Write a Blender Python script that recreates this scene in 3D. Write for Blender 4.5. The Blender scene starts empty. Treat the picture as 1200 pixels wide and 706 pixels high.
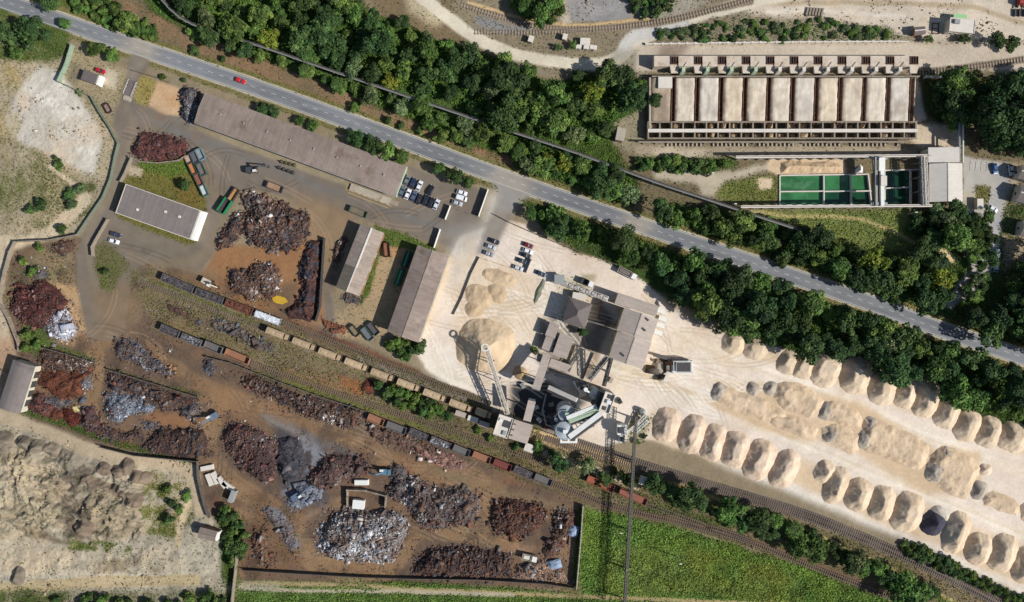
import bpy, math, random
import numpy as np
from mathutils import Vector, Matrix
rng = np.random.default_rng(7)
random.seed(7)
SC = bpy.context.scene
COL = SC.collection
S = 0.35          # metres per photograph pixel on the ground
CAMH = 300.0      # flying height
K = 1.10          # sunlit brightness of a white surface, used to turn seen colours into albedo

# ------------------------------------------------------------------ helpers
def P(px, py, z=0.0):
    """plan position of a point seen at pixel (px,py) that lies at height z"""
    f = (CAMH - z) / CAMH
    return Vector(((px - 600) * S * f, (353 - py) * S * f, z))

def lin(c):
    c = c / 255.0
    return c / 12.92 if c <= 0.04045 else ((c + 0.055) / 1.055) ** 2.4

def C(r, g, b):
    return (min(lin(r) / K, .85), min(lin(g) / K, .85), min(lin(b) / K, .85))

def tag(o, label=None, cat=None, group=None, kind=None):
    if label: o['label'] = label
    if cat: o['category'] = cat
    if group: o['group'] = group
    if kind: o['kind'] = kind
    return o

def thing(name, label, cat, loc=(0, 0, 0), rotz=0.0, group=None):
    o = bpy.data.objects.new(name, None)
    o.empty_display_size = 0.5
    COL.objects.link(o)
    o.location = loc
    o.rotation_euler = (0, 0, rotz)
    return tag(o, label, cat, group)

def chainloc(o):
    v = Vector((0, 0, 0))
    while o is not None:
        v += Vector(o.location)
        o = o.parent
    return v

def mesh_np(name, verts, quads, cols=None, smooth=False):
    me = bpy.data.meshes.new(name)
    verts = np.asarray(verts, dtype=np.float32)
    quads = np.asarray(quads, dtype=np.int32)
    me.vertices.add(len(verts))
    me.vertices.foreach_set('co', verts.ravel())
    n = len(quads); k = quads.shape[1]
    me.loops.add(n * k)
    me.loops.foreach_set('vertex_index', quads.ravel())
    me.polygons.add(n)
    me.polygons.foreach_set('loop_start', np.arange(0, n * k, k, dtype=np.int32))
    me.update(calc_edges=True)
    if smooth:
        me.polygons.foreach_set('use_smooth', np.ones(n, dtype=bool))
    if cols is not None:
        a = me.color_attributes.new('Col', 'FLOAT_COLOR', 'POINT')
        c = np.ones((len(verts), 4), dtype=np.float32)
        c[:, :3] = cols
        a.data.foreach_set('color', c.ravel())
    return me

def link(name, me, m=None, parent=None, loc=None):
    o = bpy.data.objects.new(name, me)
    COL.objects.link(o)
    if m is not None and not me.materials:
        me.materials.append(m)
    if parent is not None:
        o.parent = parent
    if loc is not None:
        o.location = loc
    return o

class MB:
    """collects shapes and links them as one mesh object"""
    def __init__(s):
        s.v = []; s.f = []; s.c = []; s.col = (1, 1, 1)
    def add(s, vs, fs):
        b = len(s.v)
        s.v += [tuple(v) for v in vs]
        s.c += [s.col] * len(vs)
        s.f += [tuple(i + b for i in f) for f in fs]
        return s
    def hexa(s, v):
        return s.add(v, [(3, 2, 1, 0), (4, 5, 6, 7), (0, 1, 5, 4), (1, 2, 6, 5), (2, 3, 7, 6), (3, 0, 4, 7)])
    def box(s, x0, x1, y0, y1, z0, z1):
        return s.hexa([(x0, y0, z0), (x1, y0, z0), (x1, y1, z0), (x0, y1, z0), (x0, y0, z1), (x1, y0, z1), (x1, y1, z1), (x0, y1, z1)])
    def frust(s, x0, x1, y0, y1, z0, z1, ix, iy):
        return s.hexa([(x0, y0, z0), (x1, y0, z0), (x1, y1, z0), (x0, y1, z0), (x0 + ix, y0 + iy, z1), (x1 - ix, y0 + iy, z1), (x1 - ix, y1 - iy, z1), (x0 + ix, y1 - iy, z1)])
    def prism(s, poly, z0, z1):
        n = len(poly)
        a = sum(poly[i][0] * poly[(i + 1) % n][1] - poly[(i + 1) % n][0] * poly[i][1] for i in range(n))
        if a < 0: poly = poly[::-1]
        vs = [(p[0], p[1], z0) for p in poly] + [(p[0], p[1], z1) for p in poly]
        fs = [tuple(range(n - 1, -1, -1)), tuple(range(n, 2 * n))] + [(i, (i + 1) % n, n + (i + 1) % n, n + i) for i in range(n)]
        return s.add(vs, fs)
    def beam(s, p0, p1, w, h=None, up=(0, 0, 1)):
        h = h or w
        p0 = Vector(p0); p1 = Vector(p1)
        d = (p1 - p0)
        if d.length < 1e-6: return s
        d.normalize()
        u = Vector(up)
        if abs(d.dot(u)) > .98: u = Vector((1, 0, 0))
        r = d.cross(u).normalized(); t = r.cross(d)
        a = r * (w / 2); b = t * (h / 2)
        return s.hexa([p0 - a - b, p0 + a - b, p0 + a + b, p0 - a + b, p1 - a - b, p1 + a - b, p1 + a + b, p1 - a + b])
    def cyl(s, p0, p1, r0, r1=None, n=12):
        r1 = r0 if r1 is None else r1
        p0 = Vector(p0); p1 = Vector(p1)
        d = (p1 - p0).normalized()
        u = Vector((0, 0, 1)) if abs(d.z) < .95 else Vector((1, 0, 0))
        r = d.cross(u).normalized(); t = r.cross(d)
        vs = []
        for p, q in ((p0, r0), (p1, r1)):
            for i in range(n):
                a = 2 * math.pi * i / n
                vs.append(p + (r * math.cos(a) + t * math.sin(a)) * max(q, 1e-3))
        fs = [(i, (i + 1) % n, n + (i + 1) % n, n + i) for i in range(n)] + [tuple(range(n - 1, -1, -1)), tuple(range(n, 2 * n))]
        return s.add(vs, fs)
    def tube(s, pts, r, n=8):
        for a, b in zip(pts, pts[1:]):
            s.cyl(a, b, r, r, n)
        return s
    def ring(s, c, r, t, n=14):
        pts = [Vector((c[0] + r * math.cos(2 * math.pi * i / n), c[1] + r * math.sin(2 * math.pi * i / n), c[2])) for i in range(n)]
        for i in range(n):
            s.beam(pts[i], pts[(i + 1) % n], t)
        return s
    def build(s, name, m, parent=None, world=False, loc=None, smooth=False, cols=False):
        off = Vector((0, 0, 0))
        if world and parent is not None: off = chainloc(parent)
        if world and parent is None and loc is not None: off = Vector(loc)
        me = bpy.data.meshes.new(name)
        me.from_pydata([(v[0] - off.x, v[1] - off.y, v[2] - off.z) for v in s.v], [], s.f)
        me.update()
        if smooth:
            for p in me.polygons: p.use_smooth = True
        if cols:
            a = me.color_attributes.new('Col', 'FLOAT_COLOR', 'POINT')
            c = np.ones((len(s.v), 4), dtype=np.float32); c[:, :3] = np.array(s.c)
            a.data.foreach_set('color', c.ravel())
        return link(name, me, m, parent, loc)

def dup(root, loc, rotz, label=None, group=None, scale=None):
    r = root.copy(); COL.objects.link(r)
    r.location = loc; r.rotation_euler = (0, 0, rotz)
    if scale is not None: r.scale = scale
    if label: r['label'] = label
    if group: r['group'] = group
    for ch in list(root.children):
        c = ch.copy(); COL.objects.link(c); c.parent = r
        for g in list(ch.children):
            d = g.copy(); COL.objects.link(d); d.parent = c
    return r

# ------------------------------------------------------------------ noise and masks (numpy)
_T = rng.random((256, 256))
def vnoise(X, Y, sc, seed=0):
    x = np.asarray(X, dtype=np.float64) / sc + seed * 17.31
    y = np.asarray(Y, dtype=np.float64) / sc + seed * 9.77
    i = np.floor(x).astype(int); j = np.floor(y).astype(int)
    fx = x - i; fy = y - j
    fx = fx * fx * (3 - 2 * fx); fy = fy * fy * (3 - 2 * fy)
    i &= 255; j &= 255; i1 = (i + 1) & 255; j1 = (j + 1) & 255
    return (_T[j, i] * (1 - fx) + _T[j, i1] * fx) * (1 - fy) + (_T[j1, i] * (1 - fx) + _T[j1, i1] * fx) * fy

def fbm(X, Y, sc, oct=4, seed=0):
    s = 0; a = 1; t = 0
    for k in range(oct):
        s = s + a * vnoise(X, Y, sc / 2 ** k, seed + k * 3 + 1); t += a; a *= .55
    return s / t

def inpoly(poly, X, Y):
    m = np.zeros(X.shape, dtype=bool)
    n = len(poly)
    for i in range(n):
        x1, y1 = poly[i]; x2, y2 = poly[(i + 1) % n]
        if y1 == y2: continue
        m ^= ((y1 > Y) != (y2 > Y)) & (X < (x2 - x1) * (Y - y1) / (y2 - y1) + x1)
    return m

def distline(line, X, Y, closed=False):
    d = np.full(X.shape, 1e9)
    L = list(line) + ([line[0]] if closed else [])
    for (x1, y1), (x2, y2) in zip(L, L[1:]):
        dx, dy = x2 - x1, y2 - y1
        t = np.clip(((X - x1) * dx + (Y - y1) * dy) / (dx * dx + dy * dy + 1e-9), 0, 1)
        d = np.minimum(d, np.hypot(X - x1 - t * dx, Y - y1 - t * dy))
    return d

def blur(m, r):
    if r <= 0: return m
    for _ in range(2):
        for ax in (0, 1):
            p = np.pad(m, [(r + 1, r) if a == ax else (0, 0) for a in (0, 1)], mode='edge')
            c = np.cumsum(p, axis=ax)
            n = m.shape[ax]
            hi = np.take(c, np.arange(2 * r + 1, 2 * r + 1 + n), axis=ax)
            lo = np.take(c, np.arange(0, n), axis=ax)
            m = (hi - lo) / (2 * r + 1)
    return m

def smooth(pts, n=6):
    """Catmull-Rom through the points"""
    pts = [np.array(p, float) for p in pts]
    ext = [2 * pts[0] - pts[1]] + pts + [2 * pts[-1] - pts[-2]]
    out = []
    for i in range(1, len(ext) - 2):
        p0, p1, p2, p3 = ext[i - 1:i + 3]
        for k in range(n):
            t = k / n
            out.append(.5 * (2 * p1 + (p2 - p0) * t + (2 * p0 - 5 * p1 + 4 * p2 - p3) * t * t + (3 * p1 - p0 - 3 * p2 + p3) * t ** 3))
    out.append(pts[-1])
    return [tuple(p) for p in out]

# ------------------------------------------------------------------ materials
def mat(name, base=(.5, .5, .5), attr=False, rough=.9, n1=None, n2=None, bump=None, spec=.25, metal=0.0, objrand=0.0, wave=None, streak=None, transl=0.0, tint=None, sheet=None):
    m = bpy.data.materials.new(name); m.use_nodes = True
    nt = m.node_tree; N = nt.nodes; L = nt.links
    b = N['Principled BSDF']
    b.inputs['Roughness'].default_value = rough
    b.inputs['Metallic'].default_value = metal
    b.inputs['Specular IOR Level'].default_value = spec
    tc = N.new('ShaderNodeTexCoord')
    if attr:
        a = N.new('ShaderNodeVertexColor'); a.layer_name = 'Col'; col = a.outputs['Color']
    else:
        a = N.new('ShaderNodeRGB'); a.outputs[0].default_value = (*base, 1); col = a.outputs[0]
    def scale(col, fac):
        v = N.new('ShaderNodeVectorMath'); v.operation = 'SCALE'
        L.new(col, v.inputs[0]); L.new(fac, v.inputs['Scale'])
        return v.outputs[0]
    def rngmap(src, lo, hi, a0=0.0, a1=1.0):
        r = N.new('ShaderNodeMapRange'); r.inputs[1].default_value = a0; r.inputs[2].default_value = a1
        r.inputs[3].default_value = lo; r.inputs[4].default_value = hi
        L.new(src, r.inputs[0]); return r.outputs[0]
    def noise(sc, det=4, stretch=None, r=.6):
        n = N.new('ShaderNodeTexNoise'); n.inputs['Scale'].default_value = sc; n.inputs['Detail'].default_value = det
        n.inputs['Roughness'].default_value = r
        if stretch:
            mp = N.new('ShaderNodeMapping'); mp.inputs['Scale'].default_value = stretch
            L.new(tc.outputs['Object'], mp.inputs[0]); L.new(mp.outputs[0], n.inputs['Vector'])
        else:
            L.new(tc.outputs['Object'], n.inputs['Vector'])
        return n.outputs['Fac']
    for q in (n1, n2):
        if q: col = scale(col, rngmap(noise(q[0], 5), 1 - q[1], 1 + q[1], .28, .72))
    if streak:
        col = scale(col, rngmap(noise(1.0, 3, streak[0]), 1 - streak[1], 1 + streak[1], .3, .7))
    if sheet:  # single sheets of a roof differ a little
        bk = N.new('ShaderNodeTexBrick'); L.new(tc.outputs['Object'], bk.inputs['Vector'])
        bk.inputs['Color1'].default_value = (1 - sheet[2],) * 3 + (1,); bk.inputs['Color2'].default_value = (1 + sheet[2],) * 3 + (1,)
        bk.inputs['Mortar'].default_value = (1 - sheet[2] * 2,) * 3 + (1,); bk.inputs['Mortar Size'].default_value = .02; bk.inputs['Scale'].default_value = 1
        bk.inputs['Brick Width'].default_value = sheet[0]; bk.inputs['Row Height'].default_value = sheet[1]
        vm = N.new('ShaderNodeVectorMath'); vm.operation = 'MULTIPLY'; L.new(col, vm.inputs[0]); L.new(bk.outputs['Color'], vm.inputs[1]); col = vm.outputs[0]
    if tint:   # a second colour in patches
        mx = N.new('ShaderNodeMix'); mx.data_type = 'RGBA'
        L.new(rngmap(noise(tint[1], 5), 0, 1, tint[2], tint[2] + .14), mx.inputs['Factor'])
        L.new(col, mx.inputs['A']); mx.inputs['B'].default_value = (*tint[0], 1)
        col = mx.outputs['Result']
    if objrand:
        oi = N.new('ShaderNodeObjectInfo')
        col = scale(col, rngmap(oi.outputs['Random'], 1 - objrand, 1 + objrand))
        h = N.new('ShaderNodeHueSaturation')
        m2 = N.new('ShaderNodeMath'); m2.operation = 'MULTIPLY'; m2.inputs[1].default_value = 7.13
        m3 = N.new('ShaderNodeMath'); m3.operation = 'FRACT'
        L.new(oi.outputs['Random'], m2.inputs[0]); L.new(m2.outputs[0], m3.inputs[0])
        L.new(rngmap(m3.outputs[0], .475, .515), h.inputs['Hue']); L.new(col, h.inputs['Color']); col = h.outputs[0]
    nrm = None
    if wave:
        w = N.new('ShaderNodeTexWave'); w.wave_type = 'BANDS'; w.bands_direction = wave[0]
        w.inputs['Scale'].default_value = wave[1]; L.new(tc.outputs['Object'], w.inputs['Vector'])
        col = scale(col, rngmap(w.outputs['Fac'], 1 - wave[2], 1 + wave[2]))
        bp = N.new('ShaderNodeBump'); bp.inputs['Strength'].default_value = wave[3]; bp.inputs['Distance'].default_value = .06
        L.new(w.outputs['Fac'], bp.inputs['Height']); nrm = bp.outputs[0]
    if bump:
        bp = N.new('ShaderNodeBump'); bp.inputs['Strength'].default_value = bump[1]; bp.inputs['Distance'].default_value = bump[2]
        L.new(noise(bump[0], 6, None, .65), bp.inputs['Height'])
        if nrm: L.new(nrm, bp.inputs['Normal'])
        nrm = bp.outputs[0]
    if nrm: L.new(nrm, b.inputs['Normal'])
    L.new(col, b.inputs['Base Color'])
    if transl:
        t = N.new('ShaderNodeBsdfTranslucent'); mx = N.new('ShaderNodeMixShader'); mx.inputs[0].default_value = transl
        L.new(col, t.inputs['Color']); L.new(b.outputs[0], mx.inputs[1]); L.new(t.outputs[0], mx.inputs[2])
        L.new(mx.outputs[0], N['Material Output'].inputs['Surface'])
    return m

M = {}
M['ground'] = mat('ground_soil', attr=True, rough=.96, n1=(.9, .13), n2=(3.5, .16), bump=(1.6, .5, .35), spec=.1)
M['paved'] = mat('paved_ground', attr=True, rough=.9, n1=(.25, .07), n2=(4, .08), bump=(5, .15, .05), spec=.2)
M['sand'] = mat('crushed_stone', attr=True, rough=.97, n1=(.8, .10), n2=(5, .12), bump=(2.2, .35, .25), spec=.08)
M['scrap'] = mat('scrap_pieces', attr=True, rough=.7, n1=(2.5, .25), spec=.3)
M['heap'] = mat('heap_core', attr=True, rough=.95, n1=(1.2, .35), n2=(5, .3), bump=(1.8, .8, .5), spec=.1)
M['leaf'] = mat('leaves', attr=True, rough=.75, spec=.15, objrand=.28, transl=.12)
M['grass'] = mat('grass_blades', attr=True, rough=.85, spec=.1, transl=.12)
M['bark'] = mat('bark', C(85, 75, 62), n1=(3, .3), bump=(6, .6, .05))
M['asphalt'] = mat('road_asphalt', attr=True, rough=.9, n1=(.08, .07), n2=(.5, .04))
M['paint'] = mat('road_paint', C(188, 187, 182), rough=.7, n1=(1.1, .22), n2=(6, .12))
M['roof_brown'] = mat('roof_sheet_brown', C(141, 127, 117), rough=.8, n1=(.04, .2), n2=(.6, .1), wave=('X', 1.1, .05, .3), streak=((1.2, .05, 1), .12), sheet=(2.2, 6, .09), tint=(C(112, 92, 80), .11, .6))
M['roof_brown_y'] = mat('roof_sheet_brown_across', C(143, 128, 118), rough=.8, n1=(.06, .18), n2=(.7, .09), wave=('Y', 1.1, .05, .3), streak=((.05, 1.1, 1), .12), sheet=(5, 2.2, .09), tint=(C(114, 96, 84), .11, .6))
M['roof_pale_y'] = mat('roof_sheet_pale', C(158, 143, 131), rough=.8, n1=(.09, .1), n2=(.7, .09), wave=('Y', 1.1, .05, .3), streak=((.05, 1.2, 1), .14), sheet=(4, 1.6, .09))
M['roof_dark_y'] = mat('roof_sheet_weathered', C(118, 110, 98), rough=.85, n1=(.1, .2), n2=(.8, .12), wave=('Y', 1.1, .06, .3), streak=((.05, 1.2, 1), .14))
M['roof_felt'] = mat('roof_felt', C(128, 119, 115), rough=.92, n1=(.08, .07), n2=(.8, .08), wave=('X', .35, .03, .1), streak=((.8, .06, 1), .1), sheet=(1.4, 16, .05), tint=(C(104, 98, 96), .09, .58))
M['roof_hall'] = mat('roof_hall', C(176, 163, 152), rough=.75, n1=(.09, .07), n2=(.8, .07), wave=('Y', .9, .04, .25), streak=((.05, 1.4, 1), .1), sheet=(5, 1.8, .06), tint=(C(142, 128, 116), .12, .6))
M['roof_grey'] = mat('roof_grey', C(112, 103, 100), rough=.85, n1=(.12, .12), n2=(1.2, .1), wave=('X', 1.4, .05, .2))
M['roof_light'] = mat('roof_light', C(206, 199, 188), rough=.8, n1=(.1, .07), n2=(1, .06), wave=('Y', .8, .04, .2), streak=((.05, 1.3, 1), .06))
M['roof_light_x'] = mat('roof_light_across', C(206, 199, 190), rough=.8, n1=(.1, .07), n2=(1, .06), wave=('X', 1.1, .07, .25))
M['wall'] = mat('wall_render', C(205, 196, 175), n1=(.4, .1), n2=(3, .07))
M['wall_white'] = mat('wall_white', C(236, 234, 226), n1=(.5, .05), n2=(3, .05))
M['wall_yellow'] = mat('wall_yellow', C(196, 176, 130), n1=(.4, .12), n2=(3, .08), wave=('X', .8, .06, .1))
M['wall_green'] = mat('wall_green', C(176, 194, 165), n1=(.5, .1))
M['brick'] = mat('brick_wall', C(150, 112, 88), n1=(.6, .15), n2=(4, .1))
M['concrete'] = mat('concrete', C(176, 165, 148), rough=.92, n1=(.25, .12), n2=(2, .12), bump=(4, .25, .05), tint=(C(150, 135, 118), .35, .56))
M['concrete_d'] = mat('concrete_dirty', C(150, 138, 122), rough=.94, n1=(.3, .18), n2=(2, .14), bump=(4, .3, .06), tint=(C(105, 88, 72), .4, .55))
M['concrete_k'] = mat('concrete_shadow_dark', C(98, 90, 82), rough=.95, n1=(.4, .2), n2=(2, .15))  # dark tone stands in for the shadow line along the walls
M['deck'] = mat('pale_deck', C(204, 190, 172), rough=.95, n1=(.25, .1), n2=(1.5, .1), tint=(C(182, 164, 142), .3, .52))
M['concrete_w'] = mat('concrete_clean', C(214, 206, 194), rough=.9, n1=(.4, .08), n2=(2.5, .08))
M['slab'] = mat('bunker_slab', attr=True, rough=.94, n1=(.35, .12), n2=(2.5, .12), streak=((1.1, .12, 1), .1), bump=(4, .25, .06))
M['steel'] = mat('steel_grey', C(150, 152, 150), rough=.55, metal=.0, n1=(.8, .12), spec=.4)
M['steel_w'] = mat('steel_white', C(226, 226, 220), rough=.55, n1=(.8, .08), n2=(3, .06), spec=.35)
M['steel_d'] = mat('steel_dark', C(72, 70, 70), rough=.65, n1=(1, .2), spec=.3)
M['galv'] = mat('galvanised_lattice', C(112, 107, 100), rough=.7, n1=(1, .2), spec=.3)
M['rust'] = mat('rusty_steel', C(104, 72, 56), rough=.85, n1=(.7, .25), n2=(4, .2), tint=(C(70, 52, 48), .5, .52))
M['rust_o'] = mat('rusty_orange', C(176, 112, 74), rough=.9, n1=(.7, .2), n2=(4, .15))
M['black'] = mat('rubber_black', C(38, 38, 40), rough=.85, n1=(2, .15))
M['glass'] = mat('window_glass', C(42, 50, 58), rough=.08, spec=.6)
M['water'] = mat('pond_water', C(58, 116, 72), rough=.12, spec=.45, n1=(.11, .4), n2=(.5, .16), tint=(C(98, 140, 104), .12, .53))
M['water_d'] = mat('pond_water_deep', C(24, 66, 44), rough=.1, spec=.45, n1=(.08, .3), n2=(.4, .12))
M['mud_y'] = mat('ochre_water', C(196, 158, 52), rough=.35, spec=.4, n1=(.4, .15), n2=(2, .08))
M['wood'] = mat('timber', C(118, 102, 84), n1=(1.2, .2), n2=(5, .15))
M['rail'] = mat('rail_steel', C(120, 104, 92), rough=.6, n1=(.6, .15), spec=.35)
M['rail_y'] = mat('faded_sleepers', C(112, 98, 84), rough=.9, n1=(.9, .2))
M['light'] = mat('lamp_lens', C(225, 222, 210), rough=.2, spec=.5)
M['tail'] = mat('tail_lens', C(150, 30, 28), rough=.25, spec=.5)
def paintmat(c, rough=.32, wear=.06):
    k = 'paint_%d_%d_%d_%d' % (*c, int(rough * 100))
    if k not in M: M[k] = mat(k, C(*c), rough=rough, n1=(1.2, wear), n2=(5, wear * .6), spec=.5 if rough < .5 else .3)
    return M[k]
# ------------------------------------------------------------------ the ground: one sheet of 1-pixel cells split into its zones
GX0, GX1, GY0, GY1 = -70, 1270, -70, 776
gx = np.arange(GX0, GX1 + 1, dtype=float); gy = np.arange(GY0, GY1 + 1, dtype=float)
PX, PY = np.meshgrid(gx, gy)
H, W = PX.shape
WX = (fbm(PX, PY, 26, 4, 1) - .5) * 2; WY = (fbm(PX, PY, 26, 4, 2) - .5) * 2
FN = fbm(PX, PY, 9, 4, 5); MN = fbm(PX, PY, 34, 5, 6); BN = fbm(PX, PY, 110, 4, 7)
RGB = np.zeros((H, W, 3)); RGB[:] = C(142, 128, 104)
zone = np.zeros((H, W), dtype=np.int32)
veg = np.zeros((H, W)); vcol = np.zeros((H, W, 3)); vcol[:] = C(84, 100, 48)
relief = np.full((H, W), .25)     # metres of small relief
ZN = ['ground', 'asphalt_yard', 'limestone_yard', 'scrapyard_dirt', 'meadow', 'railway_ballast', 'car_park', 'dirt_track', 'quarry_floor', 'haul_road']

def _bb(pts, pad):
    xs = [p[0] for p in pts]; ys = [p[1] for p in pts]
    x0 = int(max(GX0, min(xs) - pad)) - GX0; x1 = int(min(GX1, max(xs) + pad)) - GX0 + 1
    y0 = int(max(GY0, min(ys) - pad)) - GY0; y1 = int(min(GY1, max(ys) + pad)) - GY0 + 1
    return slice(max(y0, 0), max(y1, 1)), slice(max(x0, 0), max(x1, 1))

def _apply(sl, m, col, z, amt, v, vc, rel, cut=.5):
    if col is not None:
        RGB[sl] += (np.array(C(*col)) - RGB[sl]) * (m * amt)[..., None]
    if z is not None:
        zz = zone[sl]; zz[m > cut] = ZN.index(z)
    if v is not None:
        veg[sl] += (v - veg[sl]) * m
        if vc is not None: vcol[sl] += (np.array(C(*vc)) - vcol[sl]) * m[..., None]
    if rel is not None: relief[sl] += (rel - relief[sl]) * m

def area(poly, col, wob=3, soft=1, z=None, amt=1.0, v=None, vc=None, rel=None, patchy=None):
    sl = _bb(poly, wob * 2 + soft * 3 + 4)
    m = inpoly(poly, PX[sl] + WX[sl] * wob, PY[sl] + WY[sl] * wob).astype(float)
    m = blur(m, soft)
    if patchy is not None:
        n = {'f': FN, 'm': MN, 'b': BN}[patchy[0]][sl]
        m = m * np.clip((n - patchy[1]) / patchy[2] + .5, 0, 1)
    _apply(sl, m, col, z, amt, v, vc, rel)

def line(pts, w, col, wob=2, soft=1.5, z=None, amt=1.0, v=None, vc=None, rel=None, patchy=None, sm=True):
    if sm: pts = smooth(pts, 5)
    sl = _bb(pts, w + wob * 2 + 6)
    d = distline(pts, PX[sl] + WX[sl] * wob, PY[sl] + WY[sl] * wob)
    m = np.clip((w / 2 - d) / soft + .5, 0, 1)
    if patchy is not None:
        n = {'f': FN, 'm': MN, 'b': BN}[patchy[0]][sl]
        m = m * np.clip((n - patchy[1]) / patchy[2] + .5, 0, 1)
    _apply(sl, m, col, z, amt, v, vc, rel)

def offs(pts, d):
    pts = [np.array(p, float) for p in pts]; out = []
    for i, p in enumerate(pts):
        a = pts[max(i - 1, 0)]; b = pts[min(i + 1, len(pts) - 1)]
        t = (b - a) / (np.linalg.norm(b - a) + 1e-9)
        out.append(tuple(p + d * np.array([-t[1], t[0]])))
    return out

ROAD = smooth([(-75, -27), (0, 0), (150, 52), (300, 103), (450, 157), (600, 212), (750, 264), (900, 314.5), (1020, 355.5), (1090, 382), (1160, 406), (1275, 444)], 8)

# --- general tone: wood floor in the north, railway belt, quarry
area([(-75, -75), (1275, -75), (1275, 470), (1100, 395), (600, 220), (-75, -20)], (118, 106, 82), 4, 3, v=.12, vc=(86, 96, 52), rel=.3)
area([(140, -75), (425, -75), (430, 15), (560, 58), (640, 95), (740, 85), (760, 120), (715, 165), (748, 215), (740, 245), (600, 195), (463, 132), (300, 66), (180, 20)], (78, 84, 54), 4, 3, v=2.2, vc=(88, 118, 54), rel=.5)
area([(760, 235), (850, 245), (960, 275), (1065, 300), (1130, 235), (1200, 240), (1275, 300), (1275, 440), (1040, 360), (860, 302)], (84, 86, 56), 4, 3, v=2, vc=(88, 114, 56), rel=.4)
area([(610, 230), (740, 268), (900, 322), (1110, 394), (1275, 446), (1275, 530), (1140, 488), (1095, 445), (1020, 422), (960, 420), (880, 398), (790, 350), (640, 275)], (80, 82, 54), 3, 2, v=2, vc=(84, 112, 54), rel=.4)
# brown verge strip north of the road and the olive verges
line([(95, -10), (170, 22), (215, 47), (280, 72), (330, 92), (400, 118), (460, 143), (520, 168), (590, 192)], 22, (138, 112, 86), 4, 4, v=.1, vc=(110, 100, 60), patchy=('m', .38, .3))
line([(-70, -45), (60, -2), (140, 26), (180, 42)], 12, (92, 98, 52), 3, 3, v=.8, vc=(82, 108, 46))
line(offs(ROAD, -12.5), 6, (118, 112, 70), 2, 2, v=.35, vc=(104, 104, 56))
line(offs(ROAD, 13), 7, (122, 114, 76), 2, 2, v=.35, vc=(104, 104, 56))
line(offs(ROAD, -8.9), 3.2, (196, 186, 164), .5, 1, v=0)
line(offs(ROAD, 8.9), 3.2, (190, 180, 158), .5, 1, v=0)

# --- upper left waste land
area([(-75, 30), (0, 40), (70, 66), (74, 97), (108, 116), (128, 152), (136, 170), (128, 205), (110, 240), (86, 278), (20, 288), (6, 330), (2, 360), (-75, 360)], (166, 153, 128), 4, 2, z='quarry_floor', v=.16, vc=(112, 112, 72), rel=.5)
area([(12, 118), (45, 78), (72, 88), (95, 118), (118, 160), (112, 205), (80, 190), (35, 172), (5, 150)], (198, 191, 177), 4, 2, v=0, rel=.1)
area([(40, 100), (70, 95), (100, 130), (112, 185), (60, 165)], (210, 204, 191), 5, 2, amt=.8, patchy=('f', .5, .2))
area([(-75, 150), (10, 160), (60, 185), (112, 215), (105, 250), (60, 275), (20, 265), (-75, 255)], (112, 112, 72), 6, 2, v=.75, vc=(98, 106, 64), patchy=('m', .47, .25))
area([(70, 205), (112, 215), (104, 250), (72, 258)], (88, 92, 56), 4, 2, v=.7, vc=(82, 92, 52), patchy=('f', .42, .3))
area([(-75, -20), (10, 5), (80, 35), (82, 60), (60, 75), (20, 68), (-75, 75)], (88, 98, 54), 5, 2, v=.9, vc=(78, 98, 46), patchy=('m', .4, .25))
area([(-75, 70), (20, 75), (30, 130), (10, 190), (-75, 190)], (168, 150, 108), 6, 3, v=.25, vc=(128, 120, 66), patchy=('m', .45, .3))
line([(-75, 265), (20, 285), (60, 270), (100, 235)], 16, (196, 182, 154), 4, 4, v=0)
line([(60, 195), (85, 215), (100, 238)], 6, (200, 186, 160), 2, 2, v=0, amt=.8)
area([(-75, 290), (16, 290), (6, 330), (4, 370), (22, 420), (-5, 480), (-75, 480)], (184, 170, 146), 3, 2, z='quarry_floor', v=0, rel=.2)
area([(-20, 395), (22, 395), (20, 425), (8, 470), (-20, 470)], (178, 144, 116), 5, 3, amt=.9)

# --- lower left sand quarry
area([(-75, 478), (15, 486), (60, 510), (120, 530), (232, 543), (240, 590), (262, 625), (262, 660), (274, 720), (274, 776), (-75, 776)], (164, 154, 135), 2, 2, z='quarry_floor', v=.06, vc=(100, 112, 54), rel=1.0)
line([(-10, 484), (40, 500), (100, 525), (150, 540), (205, 545), (228, 560), (236, 600)], 15, (182, 165, 138), 3, 4, v=0, rel=.15)
area([(-75, 530), (60, 525), (85, 570), (80, 640), (-75, 625)], (174, 158, 128), 8, 3, amt=.8, patchy=('m', .5, .3))
area([(75, 545), (108, 540), (120, 585), (108, 635), (80, 640), (72, 600)], (108, 95, 82), 7, 3, amt=.9, patchy=('f', .38, .3))
area([(110, 570), (165, 585), (172, 625), (110, 640)], (158, 143, 118), 6, 2, amt=.8)
area([(15, 610), (70, 630), (108, 640), (85, 640), (40, 630)], (104, 88, 74), 3, 1, amt=.8)
area([(-75, 628), (60, 636), (150, 640), (255, 640), (262, 672), (200, 690), (-75, 690)], (184, 175, 155), 6, 4, amt=.85)
for k in range(9): line([(-40, 640 + 5 * k), (60, 643 + 5 * k + 3 * math.sin(k)), (150, 646 + 4.6 * k), (250, 648 + 4 * k)], 1.5, (150, 138, 114) if k % 2 else (196, 184, 158), 2, 1.5, amt=.5, patchy=('m', .45, .2))
area([(110, 655), (190, 652), (188, 668), (110, 672)], (138, 124, 100), 5, 2, amt=.9, patchy=('f', .45, .3))
line([(-75, 690), (30, 688), (120, 682), (230, 680)], 13, (186, 168, 132), 2, 3, rel=.1)
line([(40, 683), (130, 677), (225, 676)], 1.6, (176, 156, 118), 1, 1)
line([(40, 691), (130, 686), (225, 684)], 1.6, (176, 156, 118), 1, 1)
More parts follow.
